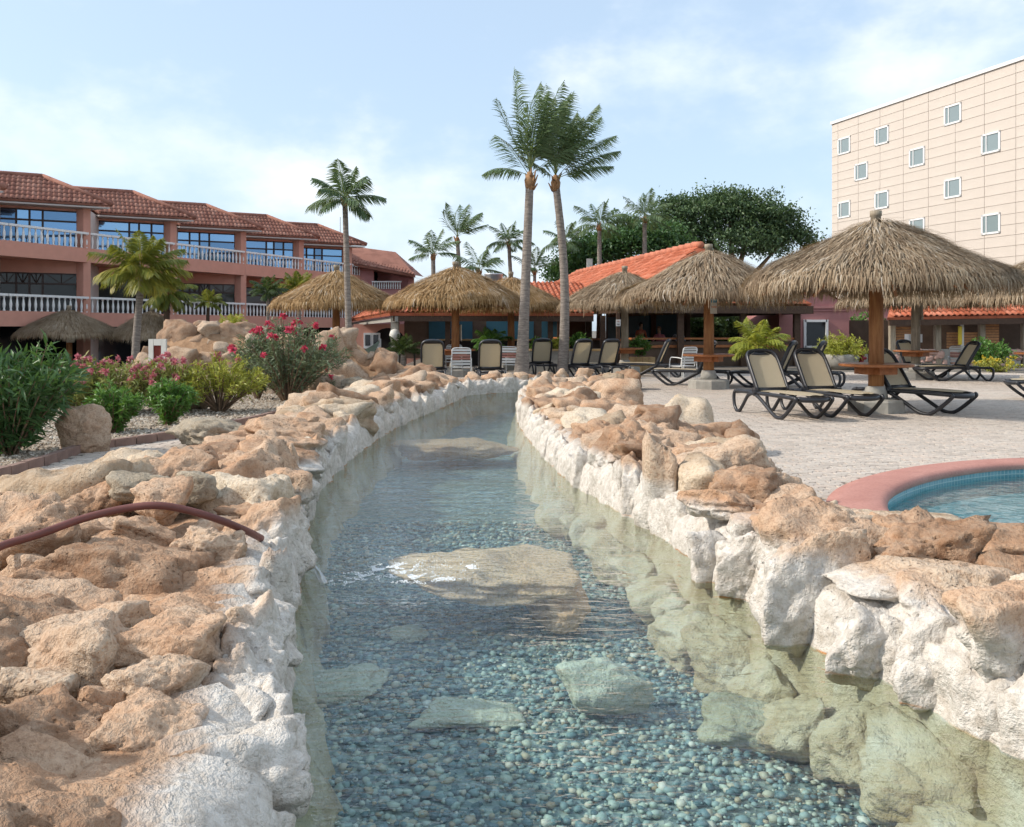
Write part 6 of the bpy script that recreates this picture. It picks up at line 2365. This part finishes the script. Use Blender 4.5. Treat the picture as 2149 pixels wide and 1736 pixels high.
bush('garden_shrub', 'feathery olive shrub under the cabin window', gp(1745, 31.5), 1.35, 0.7, 40, 40, 0.20, 0.035, 'bush_yellow', 77, lo=0.3)
bush('garden_shrub', 'round green shrub at the right end of the kiosk', gp(2075, 30.5), 1.25, 0.95, 50, 50, 0.14, 0.07, 'bush_green', 78, lo=0.05)
bush('flower_bed', 'low yellow flowers below the round shrub at the kiosk', gp(2090, 29.0), 0.50, 0.9, 40, 24, 0.12, 0.05, 'bush_yellow', 79, lo=0.05, flowers=('petal_yellow', 0.10, 12), nfl=30, cat='flowers')
bush('garden_shrub', 'tall yellow-green shrub behind the bar at the right corner post', gp(1640, 39.5), 2.3, 1.2, 50, 44, 0.35, 0.07, 'bush_yellow', 80, lo=0.2)
bush('garden_shrub', 'dark green shrub behind the bar counter', gp(1575, 41), 2.2, 1.4, 50, 44, 0.30, 0.07, 'frond_dark', 81, lo=0.1)
for k_, (x_, lab_) in enumerate(((1480, 'tall dark hedge plant seen through the bar left of its middle post'), (1540, 'tall dark hedge plant seen through the middle of the bar'), (1600, 'tall dark hedge plant seen through the bar near its corner post'),
                                 (1660, 'tall dark hedge plant behind the bar corner post beside the cabin'))):
    bush('hedge_plant', lab_, gp(x_, 46 + (k_ % 2)), 3.2, 1.7, 60, 60, 0.34, 0.14, 'frond_dark', 86 + k_, lo=0.0, group='hedge behind the bar')
bush('planter_plant', 'dark leafy plant in the wooden planter behind the loungers', gp(1340, 29.5, 0.5), 0.75, 0.42, 30, 30, 0.16, 0.05, 'bush_green', 82, lo=0.1, cat='plant')
bush('planter_plant', 'round light green plant in front of the teal wall right of the curved palm', gp(1216, 29.5, 0.75), 0.62, 0.36, 30, 34, 0.14, 0.06, 'bush_green', 83, lo=0.1, cat='plant')
bush('planter_plant', 'yellowish plant on the ledge behind the curved palm trunk', gp(1168, 29.5, 0.75), 0.42, 0.45, 26, 30, 0.14, 0.06, 'bush_yellow', 84, lo=0.1, cat='plant')
bush('planter_plant', 'small green plant on the ledge between the tall palm trunks', gp(1128, 29.5, 0.75), 0.40, 0.34, 22, 30, 0.14, 0.06, 'bush_green', 85, lo=0.1, cat='plant')

# ledge and planters under those plants
lg = thing('planter_ledge', 'long pale wooden planter ledge behind the loungers', 'planter', gp(1180, 29.5))
MB().box((0, 0, 0.36), (2.6, 0.4, 0.72)).build('box', 'concrete', lg)
MB().box((0, 0, 0.755), (2.8, 0.5, 0.07)).build('cap', 'wood_pale', lg)
pb = thing('planter_box', 'square wooden planter box in front of the bar', 'planter', gp(1345, 29.5))
for i in range(4):
    MB().box((-0.33 + i * 0.22, -0.36, 0.26), (0.20, 0.03, 0.52)).build('board', 'wood_pale', pb)
MB().box((0, 0, 0.26), (0.86, 0.68, 0.5)).build('box', 'wood_slat', pb)
cp = thing('stone_planter', 'weathered round stone planter by the pink cabin', 'planter', gp(1762, 31.2))
MB().lathe([(0.45, 0.0), (0.62, 0.18), (0.70, 0.45), (0.66, 0.55), (0.55, 0.56)], 18).build('bowl', 'concrete', cp, True)
MB().box((0.75, 0.3, 0.28), (0.6, 0.5, 0.55)).build('block', 'concrete', cp)
hy = thing('fire_hydrant', 'dark red fire hydrant beside the stone planter', 'hydrant', gp(1806, 31.0))
MB().lathe([(0.17, 0.0), (0.17, 0.05), (0.11, 0.07), (0.11, 0.55), (0.14, 0.57), (0.14, 0.62), (0.10, 0.70), (0.05, 0.76), (0.05, 0.82), (0.02, 0.82)], 12).build('barrel', 'hydrant_red', hy, True)
MB().tube([(-0.2, 0, 0.42), (0.2, 0, 0.42)], 0.055, 8).build('outlet', 'hydrant_red', hy, True)
MB().tube([(0, -0.2, 0.40), (0, 0, 0.40)], 0.07, 8).build('outlet', 'hydrant_red', hy, True)

# ------------------------------------------------------------------ big tree
def tree(label, cx, cy, d, lobes, seed, n_clump, leaf, mat, zbase=0.0):
    r = np.random.default_rng(seed)
    X0 = (cx - CX) / FPX * d
    t = thing('broad_tree', label, 'tree', (X0, d, zbase))
    P, rn = [], []
    for (px, py, rx, ry, k) in lobes:
        c = np.array(at(px, py, d)) - np.array((X0, d, zbase))
        a, b = rx / FPX * d, ry / FPX * d
        for i in range(k):
            u_ = unit(r.normal(size=3))
            if u_[2] < -0.35:
                u_[2] *= -0.6
            rr = r.uniform(0.72, 1.0) if r.random() < 0.85 else r.uniform(0.3, 0.7)
            cl = c + u_ * np.array([a, a * 0.75, b]) * rr * (1 + 0.10 * perlin(u_[None] * 3 + seed)[0])
            m_ = n_clump
            s_ = r.uniform(0.28, 0.62)
            pts_ = r.normal(size=(m_, 3)) * np.array([s_, s_, s_ * 0.55])
            P.append(cl + pts_)
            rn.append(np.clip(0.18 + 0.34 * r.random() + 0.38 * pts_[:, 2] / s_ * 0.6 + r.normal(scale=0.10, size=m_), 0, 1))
    P, rn = np.concatenate(P), np.concatenate(rn)
    k = len(P)
    D = unit(r.normal(size=(k, 3)) + np.array([0, 0, -0.1]))
    V = leaf_verts(P, D, leaf * r.uniform(0.6, 1.3, k), leaf * 0.5 * r.uniform(0.7, 1.2, k), r, 0.1)
    o = obj('crown', blades('crown', V, LEAF_PAT, rn), mat, t)
    o['kind'] = 'stuff'
    mb = MB()
    zt = float(P[:, 2].mean())
    mb.tube([(0, 0, 0), (0.1, 0, zt * 0.3), (0, 0, zt * 0.62)], [0.55, 0.42, 0.36], 10)
    mb.build('trunk', 'stem', t, True)
    for (px, py, rx, ry, k_) in lobes:
        c = np.array(at(px, py, d)) - np.array((X0, d, zbase))
        MB().tube([(0, 0, zt * 0.5), tuple(c * np.array([0.5, 0.5, 0.75])), tuple(c)], [0.26, 0.17, 0.06], 7).build('limb', 'stem', t, True)
    return t


tree('huge dark spreading tree behind the bar roof', 1540, 520, 62, [(1465, 452, 95, 48, 95), (1580, 462, 95, 58, 110), (1640, 510, 66, 44, 60), (1530, 520, 125, 60, 90), (1420, 500, 65, 50, 55), (1530, 430, 60, 30, 40)], 91, 72, 0.27, 'tree_leaf')
tree('lighter round tree left of the huge dark one', 1290, 540, 58, [(1330, 515, 85, 55, 110), (1250, 540, 75, 50, 100), (1200, 580, 45, 40, 60), (1390, 530, 60, 60, 70)], 92, 66, 0.27, 'oleander_dark')

# ------------------------------------------------------------------ small things in the garden and on the bank
q = at(331, 768, 17.4)
bd = thing('framed_board', 'white framed board with a dark red panel standing among the pink oleanders', 'sign', (q.x, 17.4, 0.0), R(-6))
for dx, dz, sx, sz in ((-0.135, 0.0, 0.10, 0.56), (0.135, 0.0, 0.10, 0.56), (0, 0.215, 0.17, 0.13), (0, -0.215, 0.17, 0.13)):
    MB().box((dx + 0.04 * (dz + 0.0), 0, 0.98 + dz), (sx, 0.05, sz)).build('frame_bar', 'off_white', bd)
MB().box((0, 0.015, 0.98), (0.19, 0.03, 0.36)).build('panel', 'board_red', bd)
MB().box((0, 0.02, 0.35), (0.42, 0.16, 0.72)).build('pedestal', 'off_white', bd)

# brown hose across the left bank
hp = [(-700, 1300, 0.20), (-420, 1240, 0.34), (-180, 1196, 0.38), (-40, 1162, 0.40), (17, 1141, 0.42), (86, 1120, 0.45), (173, 1089, 0.49), (259, 1068, 0.52), (328, 1061, 0.53), (389, 1070, 0.50), (454, 1089, 0.44), (514, 1113, 0.34), (548, 1130, 0.24)]
hpts = []
for x, y, z in hp:
    hpts.append(np.array(at(x, y, gd(y, z))))
hose = MB().tube(catmull(hpts, 6), 0.020, 10).build('hose', 'hose_brown', None, True)
tag(hose, 'brown rubber hose arching over the rocks of the left bank', 'hose')

# water jet from a pipe in the left bank
j0, j1 = np.array(at(612, 1160, 5.75)), np.array(at(682, 1227, gd(1227, WZ)))
jt = [j0 + (j1 - j0) * f + np.array([0, 0, 0.06 * math.sin(f * math.pi)]) for f in np.linspace(0, 1, 12)]
jet = thing('water_jet', 'thin jet of clear water spouting from the left bank into the channel', 'water jet', tuple(j0))
MB().tube([p - j0 for p in jt], [0.012 + 0.012 * f + 0.004 * math.sin(f * 23) for f in np.linspace(0, 1, 12)], 9).build('stream', 'water_jet', jet, True)
dv = unit(jt[1] - jt[0])
MB().tube([-dv * 0.22, dv * 0.02], 0.022, 10).build('nozzle', 'off_white', jet, True)

# foam where the jet lands
r_ = np.random.default_rng(31)
fc = []
for (x, y, sx, sy, k) in ((800, 1195, 26, 9, 700), (865, 1212, 40, 9, 1200), (845, 1190, 22, 8, 700), (985, 1192, 16, 6, 420), (760, 1210, 30, 7, 400), (930, 1216, 30, 5, 300), (900, 1186, 60, 10, 250), (720, 1222, 26, 6, 200)):
    xs, ys = r_.normal(x, sx * 0.7, k), r_.normal(y, sy * 0.7, k)
    for a, b in zip(xs, ys):
        fc.append(at(a, b, gd(b, WZ)))
fc = np.array([(p.x, p.y, WZ + 0.002) for p in fc])
keep = perlin(np.column_stack([fc[:, :2] * 14, np.zeros(len(fc))])) > 0.02
fc = fc[keep]
fo = scatter_stones('foam', fc, r_.uniform(0.002, 0.0058, len(fc)), 'foam', 1, 0.6, 33)
tag(fo, 'white foam bubbles drifting above the large tan boulder', 'foam', kind='stuff')

# shade cloth and its pole left of the restaurant
q = gp(798, 28.5)
sc_ = thing('shade_cloth', 'pale teal cloth stretched to a thin white pole beside the restaurant', 'awning', q)
MB().tube([(0, 0, 0), (0, 0, 1.15)], 0.03, 8).build('pole', 'white_paint', sc_, True)
ca = np.array([0, 0, 1.12])
cb_, cc_ = np.array([-0.95, 0.3, 0.72]), np.array([-0.55, 1.2, 0.45])
V = []
for i in range(7):
    for j in range(7):
        u_, v_ = i / 6, j / 6
        p_ = ca * (1 - u_) + (cb_ * (1 - v_) + cc_ * v_) * u_
        p_ = p_ + np.array([0, 0, -0.10 * math.sin(u_ * math.pi)])
        V.append(p_)
F = [(i * 7 + j, (i + 1) * 7 + j, (i + 1) * 7 + j + 1, i * 7 + j + 1) for i in range(6) for j in range(6)]
MB().add(V, F).build('cloth', plain('cloth_teal', (0.35, 0.50, 0.48), 0.8, 0.1, 6, 0), sc_, True)

# small notice on a post of the bar
q = gp(1297, 31.5)
nt_ = thing('notice_post', 'thin dark post with a small white notice beside the smaller parasol', 'sign', q)
MB().box((0, 0, 1.05), (0.13, 0.13, 2.1)).build('post', 'wood_dark', nt_)
nb_ = MB().box((0.0, -0.08, 1.70), (0.17, 0.02, 0.24)).build('notice', 'white_paint', nt_)
for i, z in enumerate((1.765, 1.735, 1.66, 1.635)):
    MB().box((0, -0.093, z), (0.11 - 0.02 * (i % 2), 0.004, 0.014)).build('print_line', 'strap_red' if i < 2 else 'ink', nb_)
q = gp(829, 33.6)
lb = MB().lathe([(0.01, -0.24), (0.16, -0.18), (0.22, 0.0), (0.16, 0.18), (0.01, 0.24)], 14).build('round_sign', 'off_white', None, True, loc=(q[0], 33.55, at(0, 703, 33.6).z))
tag(lb, 'round white sign hanging on the pale restaurant post', 'sign')

# towel-dispensing box on the far right parasol table
q = gp(1917, 27)
tbx = thing('table_box', 'small white box on a stand behind the far right table', 'box', q)
MB().box((0, 0, 1.18), (0.42, 0.3, 0.26)).build('box', 'white_paint', tbx)
MB().box((0, 0, 0.52), (0.08, 0.08, 1.04)).build('stand', 'wood_grey', tbx)

# ------------------------------------------------------------------ people in the bar
def person_mat(name, bands):
    n = NM(name)
    z = n.sep(n.coord('Object'))[2]
    n.set(n.ramp(n.math('DIVIDE', z, 1.8), bands, 'CONSTANT'), 0.8, None, 0.2)
    M[name] = n.m
    return name


SKIN = (0.42, 0.24, 0.16)


def person(label, loc, rz, shirt, pants, hair, seated=False, reach=True):
    t = thing('person', label, 'person', loc, rz, 'people at the bar')
    hz_ = 0.0
    if not seated:
        J = {'pel': (0, 0, 0.95), 'waist': (0, 0.01, 1.10), 'chest': (0, 0.0, 1.30), 'neck': (0, -0.01, 1.47), 'headb': (0, -0.03, 1.55), 'head': (0, -0.035, 1.64), 'top': (0, -0.03, 1.73),
             'ls': (-0.18, 0, 1.40), 'le': (-0.25, -0.02, 1.13), 'lw': (-0.22, -0.22, 1.05), 'lh': (-0.20, -0.30, 1.06),
             'rs': (0.18, 0, 1.40), 're': (0.25, -0.02, 1.13), 'rw': (0.20, -0.24, 1.08), 'rh': (0.18, -0.32, 1.09),
             'lhip': (-0.09, 0, 0.90), 'lk': (-0.10, -0.02, 0.50), 'la': (-0.10, 0.02, 0.09), 'lf': (-0.11, -0.13, 0.04),
             'rhip': (0.09, 0, 0.90), 'rk': (0.10, -0.02, 0.50), 'ra': (0.10, 0.02, 0.09), 'rf': (0.11, -0.13, 0.04)}
    else:
        J = {'pel': (0, 0.05, 0.80), 'waist': (0, 0.05, 0.93), 'chest': (0, 0.0, 1.13), 'neck': (0, -0.03, 1.29), 'headb': (0, -0.05, 1.37), 'head': (0, -0.055, 1.46), 'top': (0, -0.05, 1.55),
             'ls': (-0.18, 0, 1.22), 'le': (-0.26, -0.06, 0.98), 'lw': (-0.20, -0.28, 1.02), 'lh': (-0.17, -0.36, 1.04),
             'rs': (0.18, 0, 1.22), 're': (0.26, -0.06, 0.98), 'rw': (0.20, -0.28, 1.02), 'rh': (0.17, -0.36, 1.04),
             'lhip': (-0.10, 0.0, 0.78), 'lk': (-0.13, -0.40, 0.76), 'la': (-0.12, -0.34, 0.36), 'lf': (-0.12, -0.46, 0.31),
             'rhip': (0.10, 0.0, 0.78), 'rk': (0.13, -0.40, 0.76), 'ra': (0.12, -0.34, 0.36), 'rf': (0.12, -0.46, 0.31)}
    E = [('pel', 'waist'), ('waist', 'chest'), ('chest', 'neck'), ('neck', 'headb'), ('headb', 'head'), ('head', 'top'), ('chest', 'ls'), ('ls', 'le'), ('le', 'lw'), ('lw', 'lh'),
         ('chest', 'rs'), ('rs', 're'), ('re', 'rw'), ('rw', 'rh'), ('pel', 'lhip'), ('lhip', 'lk'), ('lk', 'la'), ('la', 'lf'), ('pel', 'rhip'), ('rhip', 'rk'), ('rk', 'ra'), ('ra', 'rf')]
    Rr = dict(pel=(0.15, 0.11), waist=(0.14, 0.10), chest=(0.16, 0.11), neck=(0.055, 0.055), headb=(0.065, 0.075), head=(0.078, 0.095), top=(0.05, 0.06), ls=(0.065, 0.065), le=(0.045, 0.045),
              lw=(0.030, 0.030), lh=(0.035, 0.025), rs=(0.065, 0.065), re=(0.045, 0.045), rw=(0.030, 0.030), rh=(0.035, 0.025), lhip=(0.09, 0.09), lk=(0.06, 0.06), la=(0.04, 0.04), lf=(0.04, 0.035),
              rhip=(0.09, 0.09), rk=(0.06, 0.06), ra=(0.04, 0.04), rf=(0.04, 0.035))
    # five fingers on each hand
    for s_, w_ in ((-1, 'l'), (1, 'r')):
        hx, hy, hz2 = J[w_ + 'h']
        for i, (dx, ln) in enumerate(((-0.03, 0.06), (-0.010, 0.075), (0.010, 0.07), (0.03, 0.055))):
            J[f'{w_}f{i}a'] = (hx + dx, hy - 0.035, hz2)
            J[f'{w_}f{i}b'] = (hx + dx * 1.1, hy - 0.035 - ln * 0.6, hz2 - 0.005)
            J[f'{w_}f{i}c'] = (hx + dx * 1.1, hy - 0.035 - ln, hz2 - 0.02)
            E += [(w_ + 'h', f'{w_}f{i}a'), (f'{w_}f{i}a', f'{w_}f{i}b'), (f'{w_}f{i}b', f'{w_}f{i}c')]
            for q_ in 'abc':
                Rr[f'{w_}f{i}{q_}'] = (0.009, 0.009)
        J[w_ + 'ta'] = (hx - s_ * 0.045, hy + 0.0, hz2)
        J[w_ + 'tb'] = (hx - s_ * 0.065, hy - 0.04, hz2 - 0.005)
        E += [(w_ + 'h', w_ + 'ta'), (w_ + 'ta', w_ + 'tb')]
        Rr[w_ + 'ta'] = Rr[w_ + 'tb'] = (0.010, 0.010)
    ks = list(J)
    me = bpy.data.meshes.new('body')
    me.from_pydata([J[k] for k in ks], [(ks.index(a), ks.index(b)) for a, b in E], [])
    o = obj('body', me, None, t)
    md = o.modifiers.new('skin', 'SKIN')
    md.use_smooth_shade = True
    sv = me.skin_vertices[0].data if me.skin_vertices else None
    if sv is None:
        bm = bmesh.new()
        bm.from_mesh(me)
        bm.verts.layers.skin.verify()
        bm.to_mesh(me)
        bm.free()
        sv = me.skin_vertices[0].data
    for i, k in enumerate(ks):
        sv[i].radius = Rr[k]
        sv[i].use_root = (k == 'pel')
    o.modifiers.new('sub', 'SUBSURF').levels = 1
    o.modifiers['sub'].render_levels = 1
    if seated:
        bands = [(0.0, SKIN), (0.19, pants), (0.475, shirt), (0.715, SKIN)]
    else:
        bands = [(0.0, (0.05, 0.05, 0.05)), (0.05, pants), (0.57, shirt), (0.815, SKIN)]
    me.materials.append(M[person_mat('person_' + str(len(bpy.data.materials)), bands)])
    hc = np.array(J['head'])
    U, F = ico(3)
    hv = U * np.array([0.088, 0.105, 0.115]) + hc + np.array([0, 0.018, 0.02])
    keepv = (hv[:, 1] > hc[1] - 0.045) | (hv[:, 2] > hc[2] + 0.065)
    hv[~keepv] = hc + (hv[~keepv] - hc) * 0.6
    MB().add(hv, F).build('hair', plain('hair_' + str(len(bpy.data.materials)), hair, 0.7, 0.2, 30, 0.2), t, True)
    for s_ in (-1, 1):
        MB().add(ico(2)[0] * 0.011 + hc + np.array([s_ * 0.032, -0.088, 0.0]), ico(2)[1]).build('eye', 'ink', t)
    MB().add(ico(2)[0] * np.array([0.013, 0.02, 0.022]) + hc + np.array([0, -0.095, -0.03]), ico(2)[1]).build('nose', 'skin_face' if 'skin_face' in M else plain('skin_face', SKIN, 0.6, 0.05, 20, 0), t, True)
    MB().box(hc + np.array([0, -0.085, -0.068]), (0.045, 0.012, 0.008)).build('mouth', 'strap_red', t)
    return t


def bar_stool(label, loc):
    s_ = thing('bar_stool', label, 'stool', loc, 0, 'stools at the bar')
    MB().lathe([(0.17, 0.68), (0.18, 0.70), (0.17, 0.73)], 14).build('seat', 'wood_table', s_)
    for i in range(4):
        a_ = i * math.pi / 2 + 0.785
        MB().tube([(0.12 * math.cos(a_), 0.12 * math.sin(a_), 0.68), (0.2 * math.cos(a_), 0.2 * math.sin(a_), 0)], 0.018, 6).build('leg', 'wood_dark', s_)


def P3(x, d):
    return ((x - CX) / FPX * d, d, 0.0)


person('person in an orange top standing with dark hair behind the bar', P3(1345, 36.5), R(20), (0.50, 0.16, 0.09), (0.5, 0.5, 0.5), (0.03, 0.02, 0.02))
person('seated person in a pink top right of the orange-topped one', P3(1384, 35.5), R(-30), (0.52, 0.18, 0.20), (0.10, 0.10, 0.12), (0.16, 0.09, 0.05), True)
person('grey-haired seated person at the bar left of the noticed post', P3(1424, 36.0), R(160), (0.42, 0.42, 0.45), (0.12, 0.12, 0.14), (0.42, 0.41, 0.40), True)
person('dark-shirted person at the bar right of the noticed post', P3(1563, 35.5), R(-15), (0.03, 0.03, 0.035), (0.06, 0.06, 0.07), (0.30, 0.18, 0.12))
bar_stool('bar stool under the seated person in pink', P3(1384, 35.57))
bar_stool('bar stool under the grey-haired seated person', P3(1424, 35.95))

# restaurant tables in the shade
for lab, x, d in (('dark table in the shade of the middle pavilion', 900, 31.5), ('dark table at the left post of the middle pavilion', 870, 32.6)):
    tb_ = thing('dining_table', lab, 'table', P3(x, d), 0, 'shaded restaurant tables')
    MB().lathe([(0.01, 0.71), (0.5, 0.71), (0.5, 0.75), (0.01, 0.75)], 20).build('top', 'wood_dark', tb_)
    MB().tube([(0, 0, 0), (0, 0, 0.71)], 0.04, 8).build('leg', 'frame_dark', tb_)
    MB().lathe([(0.25, 0.0), (0.25, 0.02), (0.04, 0.05)], 12).build('foot', 'frame_dark', tb_)
